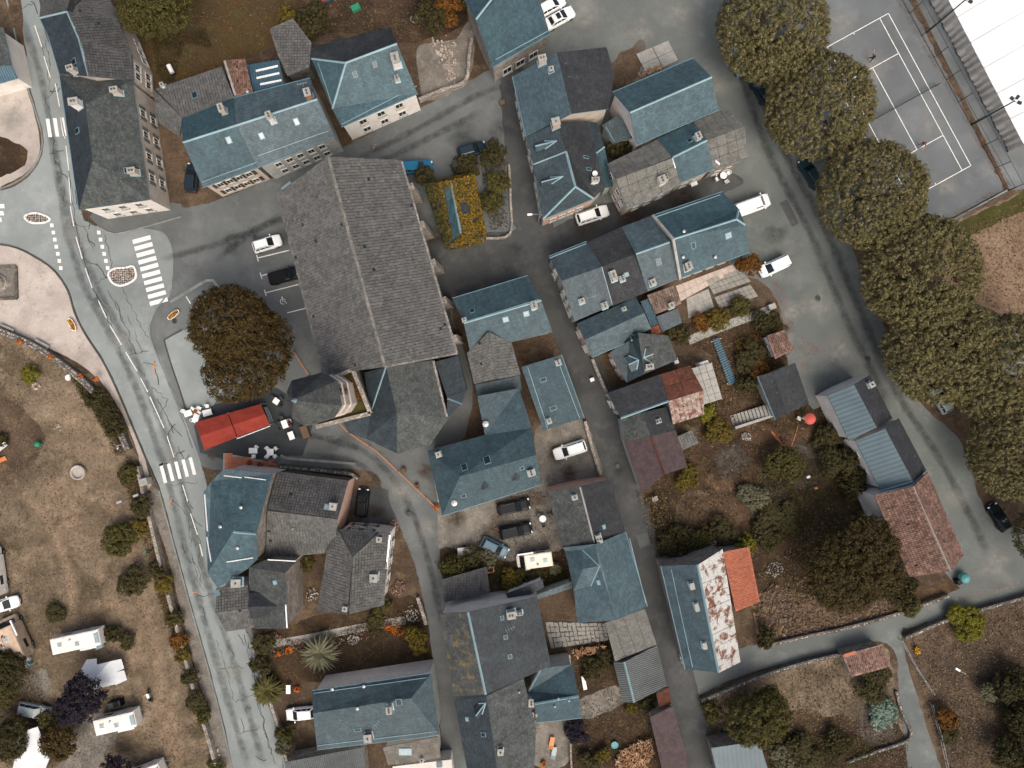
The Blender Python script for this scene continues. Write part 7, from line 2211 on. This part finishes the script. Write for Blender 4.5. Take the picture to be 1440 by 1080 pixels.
def boat(label, px, py, deg, seed):
    root = empty('flower_boat', P(px, py), math.radians(deg), label, 'planter', 'boat planters')
    m = MB()
    o, i_ = [], []
    for t in range(12):
        a = 2 * math.pi * t / 12
        x = math.copysign(abs(math.cos(a)) ** .7, math.cos(a)); y = math.sin(a)
        o.append((x * .98, y * .4)); i_.append((x * .86, y * .3))
    bo = [Vector((x * .8, y * .8, 0)) for x, y in o]; to = [Vector((x, y, .5)) for x, y in o]; ti = [Vector((x, y, .5)) for x, y in i_]; ti2 = [Vector((x, y, .4)) for x, y in i_]
    m.hull(bo, to, 'wood_fresh', cap=False); m.hull(to, ti, 'plastic_white', cap=False); m.hull(ti, ti2, 'wood', 'garden')
    child(root, 'hull', m)
    for x in (-.25, .3):
        m = MB(); m.box((x, 0, .5), (.16, .62, .05), 'wood_fresh'); child(root, 'thwart', m)
    rng = np.random.default_rng(seed)
    n = 200
    C = np.stack([rng.uniform(-.75, .75, n), rng.uniform(-.24, .24, n), rng.uniform(.42, .7, n)], 1)
    link('flowers', leaf_mesh('flowers', C, np.tile([0, 0, 1.], (n, 1)) + rng.normal(size=(n, 3)) * .4, rng.uniform(.05, .1, n), .9, ['petal_yellow', 'petal_orange', 'leaf_dark'], rng, rng.choice(3, n, p=[.5, .2, .3])), root)
boat('boat-shaped planter of yellow flowers on the sandy square', 104, 457, -62, 1)
boat('boat-shaped planter of yellow flowers beside the chestnut square', 246, 443, 38, 2)
def pot(label, px, py, key, z=.1, r=.28, seed=0):
    root = empty('flower_pot', P(px, py, z) , 0, label, 'flower pot', None)
    m = MB(); m.lathe((0, 0, 0), [(r * .6, 0), (r * .9, .35), (r, .38), (r * .8, .36), (0, .34)], 'terracotta', 10); child(root, 'pot', m)
    rng = np.random.default_rng(seed); n = 90
    v = sphere_pts(n, rng, 0) * r * 1.3
    link('flowers', leaf_mesh('flowers', v + np.array([0, 0, .36]), v + rng.normal(size=(n, 3)) * .1, rng.uniform(.05, .1, n), .9, [key, 'leaf_dark'], rng, (rng.uniform(size=n) < .25).astype(int)), root)
for i, (x, y, t) in enumerate(((30, 481, 'first'), (73, 502, 'second'), (115, 528, 'third'), (137, 533, 'fourth'))):
    pot('orange flower pot on the curved stone wall, %s from the left' % t, x, y, 'petal_orange', 1.05, .3, i)
pot('red flower pot on the terracotta terrace, left one', 352, 650, 'litter', .35, .3, 8)
pot('red flower pot on the terracotta terrace, middle one', 367, 653, 'litter', .35, .3, 9)
pot('large pink flower pot at the right end of the terracotta terrace', 383, 650, 'petal_pink', .35, .45, 10)
pot('orange flower pot at the end of the orange rope by the hall', 613, 713, 'petal_orange', .1, .32, 11)
pot('stone pot with grey plant behind the orange rope, upper one', 568, 661, 'leaf_grey', .1, .34, 12)
pot('stone pot with grey plant behind the orange rope, lower one', 587, 683, 'leaf_grey', .1, .3, 13)
pot('orange flower pot on the square left of the red awning', 277, 580, 'petal_orange', .1, .3, 14)
# terracotta terrace: tiles one by one
root = empty('tiled_terrace', (0, 0, 0), 0, 'terracotta tiled terrace along the front of the cafe house', 'terrace')
poly = [tuple(P(*q)[:2]) for q in ((315, 637), (350, 643), (389, 652), (388, 664), (352, 668), (314, 664))]
m = MB(); m.prism(poly, 0, .22, 'concrete'); child(root, 'base', m)
tl = MB(); tl.box((0, 0, 0), (.52, .52, .05), 'terracotta'); tme = tl.mesh('tile')
x = min(p[0] for p in poly)
while x < max(p[0] for p in poly):
    y = min(p[1] for p in poly)
    while y < max(p[1] for p in poly):
        if inpoly(x, y, poly): link('tile', tme, root, (x, y, .235), R.uniform(-.02, .02))
        y += .56
    x += .56
# red awning pavilion
root = empty('red_pavilion', (0, 0, 0), 0, 'long red canvas pavilion over the cafe tables beside the crossing', 'pavilion')
z0, z1 = 2.4, 3.2
A, B, C_, D = (274, 594), (367, 568), (380, 597), (287, 633)
mid = lambda p, q: ((p[0] + q[0]) / 2, (p[1] + q[1]) / 2)
N2, S2 = mid(A, B), mid(D, C_)
for (a, b, c, d_) in ((A, N2, S2, D), (N2, B, C_, S2)):
    m = MB()
    pa, pb, pc, pd = P(*a, z0), P(*b, z0), P(*c, z0), P(*d_, z0)
    rl, rr_ = P(*mid(a, d_), z1), P(*mid(b, c), z1)
    g_ = (pb - pa).normalized() * .06
    pa, pd, rl = pa + g_, pd + g_, rl + g_
    pb, pc, rr_ = pb - g_, pc - g_, rr_ - g_
    for f in ([pa, rl, rr_, pb], [rl, pd, pc, rr_]):
        m.poly(f if newell(f).z > 0 else f[::-1], 'red_canvas')
    for p, q in ((pa, pb), (pd, pc)):
        m.poly([p, q, q - Vector((0, 0, .3)), p - Vector((0, 0, .3))], 'red_canvas')
    for p, q, t_ in ((pa, pd, rl), (pb, pc, rr_)):
        m.poly([p, t_, q, q - Vector((0, 0, .3)), p - Vector((0, 0, .3))], 'red_canvas')
    child(root, 'canopy', m)
    for p in (pa, pb, pc, pd):
        k = MB(); k.tube([(p.x, p.y, 0), (p.x, p.y, z0)], .05, 'metal_light', 6); child(root, 'pole', k)
m = MB(); a, b = P(333, 617, 2.35), P(380, 599, 2.35); m.tube([a, b], .06, 'plastic_white', 6); child(root, 'front_beam', m)
root = empty('wind_screen', (0, 0, 0), 0, 'thin metal wind screen at the right end of the red pavilion', 'screen')
m = MB(); a, b = P(376, 572), P(384, 592)
for z in (.1, 1.2): m.tube([(a.x, a.y, z), (b.x, b.y, z)], .04, 'metal_light', 5)
child(root, 'frame', m)
m = MB(); m.poly([(a.x, a.y, .15), (b.x, b.y, .15), (b.x, b.y, 1.15), (a.x, a.y, 1.15)], 'glass_sky'); child(root, 'panel', m)
# road sign frame at the car park
root = empty('bike_rack', P(327, 415), math.radians(15), 'white metal rack beside the chestnut tree at the car park', 'rack')
m = MB(); m.box((0, 0, .5), (1.2, .18, .12), 'plastic_white'); child(root, 'top_bar', m)
m = MB(); m.box((.25, -.4, .5), (.14, .7, .1), 'plastic_white'); child(root, 'cross_bar', m)
for x in (-.5, .5):
    m = MB(); m.box((x, 0, .22), (.08, .08, .44), 'plastic_white'); child(root, 'leg', m)
# street lamp with two arms
root = empty('street_lamp', P(211, 692), math.radians(22), 'double-armed street lamp behind the long wall beside the crossing', 'street lamp')
m = MB(); m.tube([(0, 0, 0), (0, 0, 5.6)], [.1, .06], 'metal_dark', 8); child(root, 'pole', m)
for s in (1, -1):
    m = MB(); m.tube([(0, 0, 5.4), (s * .9, 0, 5.75)], .04, 'metal_dark', 6); m.box((s * 1.15, 0, 5.75), (.7, .28, .12), 'metal_light'); child(root, 'lamp_arm', m)
root = empty('utility_box', P(209, 676), math.radians(15), 'grey utility cabinet at the wall beside the crossing', 'cabinet')
m = MB(); m.box((0, 0, .7), (1.0, .9, 1.4), 'greywall'); child(root, 'cabinet', m)
m = MB(); m.box((0, 0, 1.44), (1.1, 1., .08), 'concrete'); child(root, 'lid', m)
def lamp(label, px, py, deg, h=5.5):
    root = empty('street_lamp', P(px, py), math.radians(deg), label, 'street lamp')
    m = MB(); m.tube([(0, 0, 0), (0, 0, h)], [.09, .06], 'metal_light', 8); child(root, 'pole', m)
    m = MB(); m.tube([(0, 0, h - .1), (1.1, 0, h + .2)], .035, 'metal_light', 6); m.box((1.3, 0, h + .2), (.65, .26, .1), 'plastic_white'); child(root, 'lamp_arm', m)
lamp('street lamp on the dormer house corner by the village street', 757, 312, 185, 4.5)
lamp('street lamp standing at the meadow beside the footpath', 1322, 925, 150, 5.5)
# campsite shelters
def tent(label, px, py, wpx, hpx, deg, zr, name='party_tent'):
    root = empty(name, P(px, py), math.radians(deg), label, 'tent')
    w, h = wpx / S / 2, hpx / S / 2
    c = [Vector((-w, -h, 2.)), Vector((w, -h, 2.)), Vector((w, h, 2.)), Vector((-w, h, 2.))]
    t = Vector((0, 0, zr))
    m = MB()
    for i in range(4): m.poly([c[i], c[(i + 1) % 4], t], 'canvas_white')
    for i in range(4):
        a, b = c[i], c[(i + 1) % 4]
        m.poly([a - Vector((0, 0, .25)), b - Vector((0, 0, .25)), b, a], 'canvas_white')
    child(root, 'canopy', m)
    for p in c:
        k = MB(); k.tube([(p.x, p.y, 0), p], .035, 'metal_light', 6); child(root, 'pole', k)
    return root, w, h
rt, w, h = tent('white pyramid-roofed party tent between the two caravans', 150, 943, 40, 32, 14, 2.9)
for sx, sy, a in ((w + .5, .7, .3), (w + .5, -.9, -.3)):
    m = MB()
    m.poly([(w, sy - .8, 2.), (sx + .7, sy - .7, 1.2), (sx + .7, sy + .7, 1.3), (w, sy + .9, 2.)], 'canvas_white'); child(rt, 'side_flap', m)
m = MB(); m.poly([(-w, h, 2.), (-w + .6, h + .9, 1.4), (0, h + .7, 1.4), (.2, h, 2.)], 'canvas_white'); child(rt, 'side_flap', m)
root = empty('awning', (0, 0, 0), 0, 'big white tarpaulin awning at the bottom left under the trees', 'awning')
cs = [P(28, 1030, 2.6), P(53, 1022, 2.6), P(70, 1066, 2.2), P(60, 1090, 2.2), P(16, 1090, 2.4)]
m = MB(); m.hull([p - Vector((0, 0, .04)) for p in cs[::-1]], [p for p in cs[::-1]], 'canvas_white', capb=True); child(root, 'sheet', m)
m = MB(); m.poly([P(53, 1022, 2.62), P(57, 1030, 2.), P(74, 1074, 1.6), P(70, 1066, 2.22)], 'zinc'); child(root, 'edge_flap', m)
for p in cs:
    k = MB(); k.tube([(p.x, p.y, 0), p], .04, 'metal_light', 6); child(root, 'pole', k)
one('cafe_table', 'small white camping table beside the white awning', 'table', 70, 1038, table_mesh(.9, .4, 'plastic_white'), 15)
for i, (x, y, d_) in enumerate(((126, 909, 0), (142, 907, 10))):
    m = MB(); m.box((0, 0, .35), (1.2 if i else 1.35, .75, .3), 'car_silver', 0, 'glass_sky', .85); m.box((0, 0, .1), (1., .6, .2), 'plastic_white')
    one('storage_box', ('left' if not i else 'right') + ' pale grey storage box beside the upper caravan', 'box', x, y, m, 12 + d_)
m = MB(); m.box((0, 0, .5), (2.0, .9, .9), 'car_black', 0, 'metal_dark', .85); m.box((.3, 0, 1.0), (.7, .6, .12), 'rubber')
one('barbecue', 'dark covered barbecue beside the lower caravan', 'barbecue', 166, 987, m, 15)
m = MB(); m.box((0, 0, .4), (1.0, .6, .7), 'plastic_teal', 0, 'car_silver', .8); m.box((.4, .5, .3), (.5, .5, .5), 'plastic_white')
one('camping_gear', 'heap of teal and white camping gear below the beige motorhome', 'gear', 43, 932, m, 40)
# monument bed
root = empty('memorial', P(4, 398), math.radians(2), 'square stone-edged memorial bed at the left edge of the sandy square', 'memorial')
m = MB()
ring = [(-2.2, -2.2), (2., -2.2), (2., 2.2), (-2.2, 2.2), (-2.2, -2.2)]
for i in range(4): ribbon(m, [ring[i], ring[i + 1]], .35, 0, .35 - i * .003, 'stone_dark')
child(root, 'edging', m)
m = MB(); m.box((-.1, 0, .08), (3.9, 4.1, .14), 'gravel'); child(root, 'bed', m)
m = MB()
rr = random.Random(4)
m.lathe((-.4, 0, .1), [(1.3, 0), (1.2, .3), (1.0, .35), (.9, .8), (.5, 1.3), (.35, 2.2), (.0, 2.4)], 'stone', 9); child(root, 'stone', m)
def bench(label, px, py, deg):
    root = empty('stone_bench', P(px, py), math.radians(deg), label, 'bench')
    for y in (-.22, .22):
        m = MB(); m.box((0, y, .45), (2.1, .34, .07), 'concrete'); child(root, 'plank', m)
    for x in (-.8, .8):
        m = MB(); m.box((x, 0, .2), (.2, .6, .4), 'stone'); child(root, 'support', m)
bench('pale bench against the curved wall near the left edge', 12, 463, -24)
bench('pale bench against the curved wall right of the first bench', 61, 485, -28)
m = MB(); m.lathe((0, 0, 0), [(.95, 0), (1.05, .2), (1.0, .5), (.9, .52), (.78, .45), (.7, .2), (0, .18)], 'sand', 20)
one('stone_basin', 'round pale stone basin on the dry camp field', 'basin', 112, 664, m)
m = MB(); m.lathe((0, 0, 0), [(.4, 0), (.42, .12), (.0, .14)], 'plastic_white', 12)
one('white_disc', 'flat white disc on the grass below the curved wall', 'disc', 97, 531, m)
m = MB(); m.lathe((0, 0, 0), [(.4, 0), (.4, .1), (0, .11)], 'leaf_pale', 14)
one('manhole_cover', 'round greenish cover in the camp field near the dark bush', 'cover', 207, 777, m)
for lab, x, y in (('pale rock pile on the field below the bright yellow bush', 52, 543), ('pale rock pile on the camp field above the basin', 82, 601), ('stony heap at the foot of the long wall bottom', 305, 1058)):
    m = MB(); rr = random.Random(x)
    for k in range(9): s_ = rr.uniform(.2, .42); m.box((rr.uniform(-.5, .5), rr.uniform(-.5, .5), s_ * .3), (s_, s_ * .8, s_ * .7), 'cobble', rr.uniform(0, 3), taper=.6)
    o = one('rock_pile', lab, 'rocks', x, y, m, 0, z=.0); o['kind'] = 'stuff'
# playground
root = empty('playground_slide', P(12, 645), math.radians(30), 'green and white playground slide at the left edge', 'slide')
m = MB(); m.obox((0, 1.7, .3), (1.35, 0, .5), (0, .25, 0), (0, 0, .06), 'plastic_white'); m.obox((0, 1.95, .3), (1.35, 0, .5), (0, .03, 0), (0, 0, .3), 'plastic_white'); m.obox((0, 1.45, .3), (1.35, 0, .5), (0, .03, 0), (0, 0, .3), 'plastic_white'); child(root, 'chute', m)
m = MB(); m.box((-1.6, .6, 1.4), (1.3, 1.6, .1), 'plastic_green'); m.box((-1.6, .6, 2.2), (1.5, 1.8, .1), 'plastic_green', taper=.8); child(root, 'tower', m)
for x in (-2.1, -1.1):
    for y in (0, 1.2):
        m = MB(); m.tube([(x, y, 0), (x, y, 2.2)], .06, 'wood', 6); child(root, 'post', m)
m = MB(); m.obox((-.6, .2, .5), (.5, 0, -.3), (0, .3, 0), (0, 0, .06), 'plastic_orange'); child(root, 'ramp', m)
m = MB(); m.lathe((0, 0, 0), [(.35, 0), (.4, .7), (.2, .9), (0, .95)], 'plastic_green', 10)
one('litter_bin', 'green bin at the corner of the playground', 'bin', 57, 624, m)
# stone steps and garden odds and ends
root = empty('stone_steps', (0, 0, 0), 0, 'flight of worn stone steps left of the black shed', 'steps')
a, b = P(1028, 592), P(1080, 575)
d = (b - a); dn_ = d.normalized(); s = Vector((-dn_.y, dn_.x, 0))
for i in range(11):
    m = MB(); m.obox(a + d * (i + .5) / 11, dn_ * .2, s * .75, Vector((0, 0, .1 + i * .09)), 'slab'); child(root, 'step', m)
m = MB(); m.obox(a + d * .5 - s * .95, d / 2, s * .18, Vector((0, 0, 1.0)), 'concrete'); child(root, 'side_wall', m)
root = empty('sheet_stack', (0, 0, 0), 0, 'long stack of blue ribbed metal sheets in the garden', 'metal sheets')
qd = [P(1001, 478), P(1010, 475), P(1035, 538), P(1024, 541)]
for i in range(3):
    m = MB()
    o = Vector((R.uniform(-.05, .05), R.uniform(-.1, .1), .3 + i * .07))
    for k in range(4):
        q = lambda t, e: qd[0].lerp(qd[1], t).lerp(qd[3].lerp(qd[2], t), e) + o
        z = lambda k: Vector((0, 0, .05 * (k % 2)))
        m.poly([q(k / 4, 0) + z(k), q(k / 4, 1) + z(k), q((k + 1) / 4, 1) + z(k + 1), q((k + 1) / 4, 0) + z(k + 1)][::1], 'corr_blue')
    child(root, 'sheet', m)
for e in (.03, .97):
    m = MB(); c = qd[0].lerp(qd[3], e).lerp(qd[1].lerp(qd[2], e), .5); u_ = (qd[1] - qd[0]).normalized()
    m.obox(c, u_ * .75, Vector((-u_.y, u_.x, 0)) * .06, Vector((0, 0, .28)), 'wood_fresh'); child(root, 'bearer', m)
root = empty('glass_canopy', (0, 0, 0), 0, 'grey translucent panel canopy beside the rusty barn', 'canopy')
qd = [P(973, 518, 3), P(1001, 510, 3), P(1016, 561, 2.6), P(990, 569, 2.6)]
for i in range(3):
    for j in range(5):
        q = lambda t, e: qd[0].lerp(qd[1], t).lerp(qd[3].lerp(qd[2], t), e)
        f = [q((i + .03) / 3, (j + .02) / 5), q((i + .03) / 3, (j + .98) / 5), q((i + .97) / 3, (j + .98) / 5), q((i + .97) / 3, (j + .02) / 5)]
        m = MB(); f = f if newell(f).z > 0 else f[::-1]; m.hull([p - Vector((0, 0, .04)) for p in f], f, 'concrete'); child(root, 'panel', m)
for p in qd:
    m = MB(); m.tube([(p.x, p.y, 0), p], .05, 'metal_light', 6); child(root, 'post', m)
def paving(label, qd, nu, nv, key, z=.06, name='paved_terrace', gap=.04, skip=0, jit=.0):
    root = empty(name, (0, 0, 0), 0, label, 'terrace')
    qd = [P(*q) for q in qd]
    q = lambda t, e: qd[0].lerp(qd[1], t).lerp(qd[3].lerp(qd[2], t), e)
    m = MB(); w = [q(0, 0), q(1, 0), q(1, 1), q(0, 1)]
    m.prism([p[:2] for p in w], 0, z * .6, 'kerb_dark'); child(root, 'bed', m)
    for i in range(nu):
        for j in range(nv):
            if R.random() < skip: continue
            gu, gv = gap, gap
            f = [q((i + gu) / nu, (j + gv) / nv), q((i + 1 - gu) / nu, (j + gv) / nv), q((i + 1 - gu) / nu, (j + 1 - gv) / nv), q((i + gu) / nu, (j + 1 - gv) / nv)]
            m = MB(); m.prism([(p[0] + R.uniform(-jit, jit), p[1] + R.uniform(-jit, jit)) for p in f], 0, z + R.uniform(0, .02), key); child(root, 'slab', m)
paving('four weathered concrete slabs beside the dirt patch north of the gabled hall', [(894, 76), (940, 57), (954, 85), (910, 106)], 2, 2, 'concrete', .08, gap=.02)
paving('upper grey paved terrace grid behind the end house', [(992, 394), (1040, 378), (1056, 396), (1003, 414)], 8, 3, 'slab', .1)
paving('lower grey paved terrace grid with low walls above the strip garden', [(1004, 418), (1055, 400), (1066, 417), (1012, 434)], 8, 3, 'slab', .1)
paving('pale pinkish terrace strip along the end house south wall', [(950, 402), (1030, 372), (1036, 380), (957, 424)], 9, 2, 'slab_pink', .09, gap=.015)
paving('dark concrete terrace left of the paved grid', [(965, 420), (996, 406), (1004, 432), (968, 448)], 3, 2, 'concrete', .07, gap=.01)
paving('rough stone terrace between the lichen house and the panel shed', [(766, 874), (852, 876), (856, 900), (774, 912)], 14, 5, 'slab', .1, gap=.08, jit=.09)
paving('small pale patio beside the ridge house', [(775, 928), (802, 920), (803, 934), (776, 938)], 3, 2, 'slab_pink', .09, gap=.03)
# log piles
def logs(label, pts, n, seed, h=1.):
    rr = random.Random(seed)
    w = px2(pts)
    m = MB()
    lo = [min(p[i] for p in w) for i in (0, 1)]; hi = [max(p[i] for p in w) for i in (0, 1)]
    k = 0
    while k < n:
        x, y = rr.uniform(lo[0], hi[0]), rr.uniform(lo[1], hi[1])
        if not inpoly(x, y, w): continue
        a = rr.uniform(0, 3.14); l = rr.uniform(.18, .3); z = rr.uniform(.08, h)
        m.tube([(x - math.cos(a) * l, y - math.sin(a) * l, z), (x + math.cos(a) * l, y + math.sin(a) * l, z + rr.uniform(-.1, .1))], rr.uniform(.05, .1), 'wood_fresh', 5)
        k += 1
    tag(m.build('log_pile'), label, 'logs', kind='stuff')
logs('big heap of split firewood at the bottom beside the brown shed', [(865, 1065), (875, 1050), (895, 1040), (915, 1035), (918, 1055), (905, 1078), (866, 1078)], 420, 1, 1.2)
logs('row of stacked firewood in the dark backyard', [(803, 912), (850, 905), (852, 914), (806, 922)], 150, 2, 1.)
logs('loose timber lying beside the gabled hall', [(896, 103), (930, 92), (932, 97), (898, 110)], 40, 3, .3)
# rockery
rr = random.Random(8)
m = MB()
for k in range(150):
    t = rr.random()
    c = Vector((620, 62)).lerp(Vector((636, 112)), t) + Vector((rr.uniform(-1, 1), rr.uniform(-1, 1))) * (16 if t < .45 else 6)
    s_ = rr.uniform(.15, .5) if t < .45 else rr.uniform(.12, .28)
    p = P(*c); m.box((p.x, p.y, s_ * .3), (s_, s_ * .8, s_ * (1.2 if t < .45 else .5)), 'cobble', rr.uniform(0, 3), taper=.6)
tag(m.build('rockery'), 'pale rockery and stone path in the walled gravel terrace', 'rocks', kind='stuff')
m = MB(); m.box((0, 0, .25), (.95, .75, .5), 'wood_fresh'); m.box((0, 0, .52), (.7, .5, .05), 'garden')
one('wooden_crate', 'wooden crate on the grass beside the tiled garden shed', 'crate', 690, 800, m, 10)
m = MB(); m.lathe((0, 0, 0), [(.55, 0), (.6, .25), (.45, .3), (.25, .1), (0, .1)], 'stone', 14)
one('stone_ring', 'round stone ring in the back garden at the top', 'ring', 583, 28, m)
m = MB(); m.box((0, 0, .25), (1.3, .9, .5), 'plastic_green', 0, None, .9)
one('garden_chest', 'teal garden chest on the back garden lawn', 'chest', 501, 13, m, 25)
root = empty('play_structure', P(462, 2), math.radians(20), 'red and blue play frame at the top edge', 'play frame')
m = MB(); m.box((0, 0, 1.2), (1.6, 1.0, .1), 'cloth_red'); child(root, 'roof', m)
m = MB(); m.box((0, .1, .5), (1.4, .8, .08), 'car_blue'); child(root, 'deck', m)
for x in (-.7, .7):
    for y in (-.4, .4):
        m = MB(); m.box((x, y, .6), (.08, .08, 1.2), 'wood'); child(root, 'post', m)
m = MB(); m.tube([(-.55, 0, .75), (.55, 0, .85)], .32, 'plastic_white', 10); m.box((0, 0, .25), (1.2, .5, .5), 'metal_dark')
one('gas_tank', 'white cylinder tank behind the grey tiled annex', 'tank', 244, 101, m, 115)
for lab, x, y, c, w_, h_, z_ in (('white cool box beside the orchard vegetable bed', 1135, 670, 'plastic_white', .5, .35, .35), ('pink crate in the orchard vegetable bed', 1146, 686, 'plastic_orange', .45, .35, .3),
                        ('dark crate at the corner of the dark apron', 706, 146, 'wood', .8, .6, .5), ('white box left of the street wall', 832, 534, 'plastic_white', .6, .5, .6),
                        ('white box beside the rusty barn roof', 984, 512, 'plastic_white', 1.3, .6, 2.2), ('pale stone block at the dark courtyard entrance', 948, 508, 'plastic_white', .6, .8, 1.1),
                        ('pale crate at the lot edge by the strip garden path', 1083, 432, 'concrete', 1., .8, .8), ('stone trough beside the brown barn', 920, 701, 'concrete', .8, .7, .5), ('brown wooden chest beside the bell tower', 431, 607, 'wood', 1.0, 1.8, .7)):
    m = MB(); m.box((0, 0, z_ / 2), (w_, h_, z_), c, 0, None, .92); m.box((0, 0, z_ + .02), (w_ * .95, h_ * .95, .05), c)
    one('storage_crate', lab, 'crate', x, y, m, 20)

# ------------------------------------------------------------------ people
def figure(pose, seed=0):
    """skeleton edges (from, to, clothing zone) with radii -> one continuous skinned body, baked to a mesh"""
    J = dict(pelvis=(0, 0, .96, .15), waist=(0, 0, 1.1, .14), chest=(0, .01, 1.32, .16), neck=(0, .02, 1.49, .06), head=(0, .04, 1.6, .095), crown=(0, .03, 1.71, .075))
    st = dict(walk=(.28, -.26, .25, -.25), play=(.3, -.25, .75, -.1), sit=(0, 0, .3, .3))[pose]
    for s, n, lg, ar in ((-1, 'l', st[0], st[2]), (1, 'r', st[1], st[3])):
        J['shoulder' + n] = (s * .19, 0, 1.42, .075)
        J['elbow' + n] = (s * .26, ar * .5, 1.15 if not (pose == 'play' and s < 0) else 1.3, .05)
        J['hand' + n] = (s * .25, ar * 1.1 + .08, .93 if not (pose == 'play' and s < 0) else 1.25, .04)
        J['finger' + n] = (s * .25, ar * 1.15 + .14, .84 if not (pose == 'play' and s < 0) else 1.27, .025)
        J['thumb' + n] = (s * .2, ar * 1.1 + .14, .92 if not (pose == 'play' and s < 0) else 1.28, .018)
        if pose == 'sit':
            J['hip' + n] = (s * .1, 0, .9, .11); J['knee' + n] = (s * .13, .45, .92, .075); J['ankle' + n] = (s * .13, .48, .5, .05); J['toe' + n] = (s * .14, .65, .46, .04)
        else:
            J['hip' + n] = (s * .1, 0, .88, .11); J['knee' + n] = (s * .11, lg * .55 + .04, .5, .07); J['ankle' + n] = (s * .11, lg, .1, .045); J['toe' + n] = (s * .12, lg + .17, .06, .04)
    E = [('pelvis', 'waist', 1), ('waist', 'chest', 0), ('chest', 'neck', 0), ('neck', 'head', 2), ('head', 'crown', 3)]
    for n in 'lr':
        E += [('chest', 'shoulder' + n, 0), ('shoulder' + n, 'elbow' + n, 0), ('elbow' + n, 'hand' + n, 2), ('hand' + n, 'finger' + n, 2), ('hand' + n, 'thumb' + n, 2),
              ('pelvis', 'hip' + n, 1), ('hip' + n, 'knee' + n, 1), ('knee' + n, 'ankle' + n, 1), ('ankle' + n, 'toe' + n, 4)]
    names = list(J)
    bm = bmesh.new()
    sk = bm.verts.layers.skin.verify()
    vs_ = {}
    for n in names:
        v = bm.verts.new(J[n][:3]); v[sk].radius = (J[n][3], J[n][3] * (.72 if n in ('chest', 'waist', 'pelvis') else 1)); v[sk].use_root = n == 'pelvis'
        vs_[n] = v
    for a, b, z in E: bm.edges.new((vs_[a], vs_[b]))
    me = bpy.data.meshes.new('body_skeleton')
    bm.to_mesh(me); bm.free()
    o = bpy.data.objects.new('body_tmp', me); COL.objects.link(o)
    o.modifiers.new('s', 'SKIN').use_smooth_shade = True
    o.modifiers.new('d', 'SUBSURF').levels = 1
    dg = bpy.context.evaluated_depsgraph_get()
    out = bpy.data.meshes.new_from_object(o.evaluated_get(dg), depsgraph=dg)
    bpy.data.objects.remove(o); bpy.data.meshes.remove(me)
    idx = []
    for p in out.polygons:
        c = p.center; best = (9, 0)
        for a, b, z in E:
            A, B = Vector(J[a][:3]), Vector(J[b][:3])
            t = max(0, min(1, (c - A).dot(B - A) / (B - A).length_squared))
            dd_ = (c - A.lerp(B, t)).length - .5 * (J[a][3] * (1 - t) + J[b][3] * t)
            if dd_ < best[0]: best = (dd_, z)
        z = best[1]
        if z in (2, 3) and c.z > 1.5 and (c.z > 1.66 or c.y < .02): z = 3
        elif z == 3: z = 2
        idx.append(z)
    return out, idx
FIG = {p: figure(p) for p in ('walk', 'play', 'sit')}
def person(label, px, py, deg, pose, top, legs, z=.08):
    src, idx = FIG[pose]
    me = src.copy()
    me.materials.clear()
    for k in (top, legs, 'skin', 'hair', 'cloth_black'): me.materials.append(MATS[k])
    me.polygons.foreach_set('material_index', idx)
    o = link('person', me, None, P(px, py) + Vector((0, 0, z)), math.radians(deg))
    return tag(o, label, 'person')
person('person in black walking over the zebra crossing by the red awning', 233, 652, 60, 'walk', 'cloth_black', 'cloth_black')
person('person in light clothes walking on the street below the white house', 528, 211, -60, 'walk', 'cloth_beige', 'cloth_grey')
person('tennis player in black on the far half of the court', 1222, 86, -20, 'play', 'cloth_black', 'cloth_black')
person('tennis player in red and grey near the lower service line', 1292, 206, 150, 'play', 'cloth_red', 'cloth_grey')
person('person in white shirt crossing the camp field towards the wall', 173, 628, -75, 'walk', 'cloth_white', 'cloth_blue')
person('seated person in beige at the table right of the awning', 410, 589, 160, 'sit', 'cloth_beige', 'cloth_blue', -.36)
person('seated person in red at the table right of the awning', 411, 597, 100, 'sit', 'cloth_red', 'cloth_black', -.36)
person('seated person in dark clothes at the small square table', 397, 570, 50, 'sit', 'cloth_black', 'cloth_grey', -.36)
# garden hose, manholes, downpipes
pts = smoothline(px2([(1122, 598), (1118, 612), (1112, 628), (1108, 634), (1100, 626), (1090, 612), (1084, 606), (1092, 618)]), False, .3)
m = MB(); m.tube([(p.x, p.y, .08) for p in pts], .05, 'paint_orange', 5)
tag(m.build('garden_hose'), 'orange garden hose looping below the red parasol', 'hose')
for lab, x, y in (('dark manhole cover on the square above the white hatchback', 359, 333), ('manhole cover in the road beside the rounded island', 246, 452), ('manhole cover on the village street beside the brown barn', 868, 655),
                  ('manhole cover in the south street beside the hall', 575, 722), ('manhole cover on the lot below the white van', 1150, 420), ('manhole cover on the lot near the ribbed house', 1220, 505)):
    m = MB(); m.lathe((0, 0, 0), [(.34, 0), (.34, .012), (.28, .014), (0, .014)], 'metal_dark', 14)
    one('manhole_cover', lab, 'cover', x, y, m, z=.16 if x < 300 else .2)
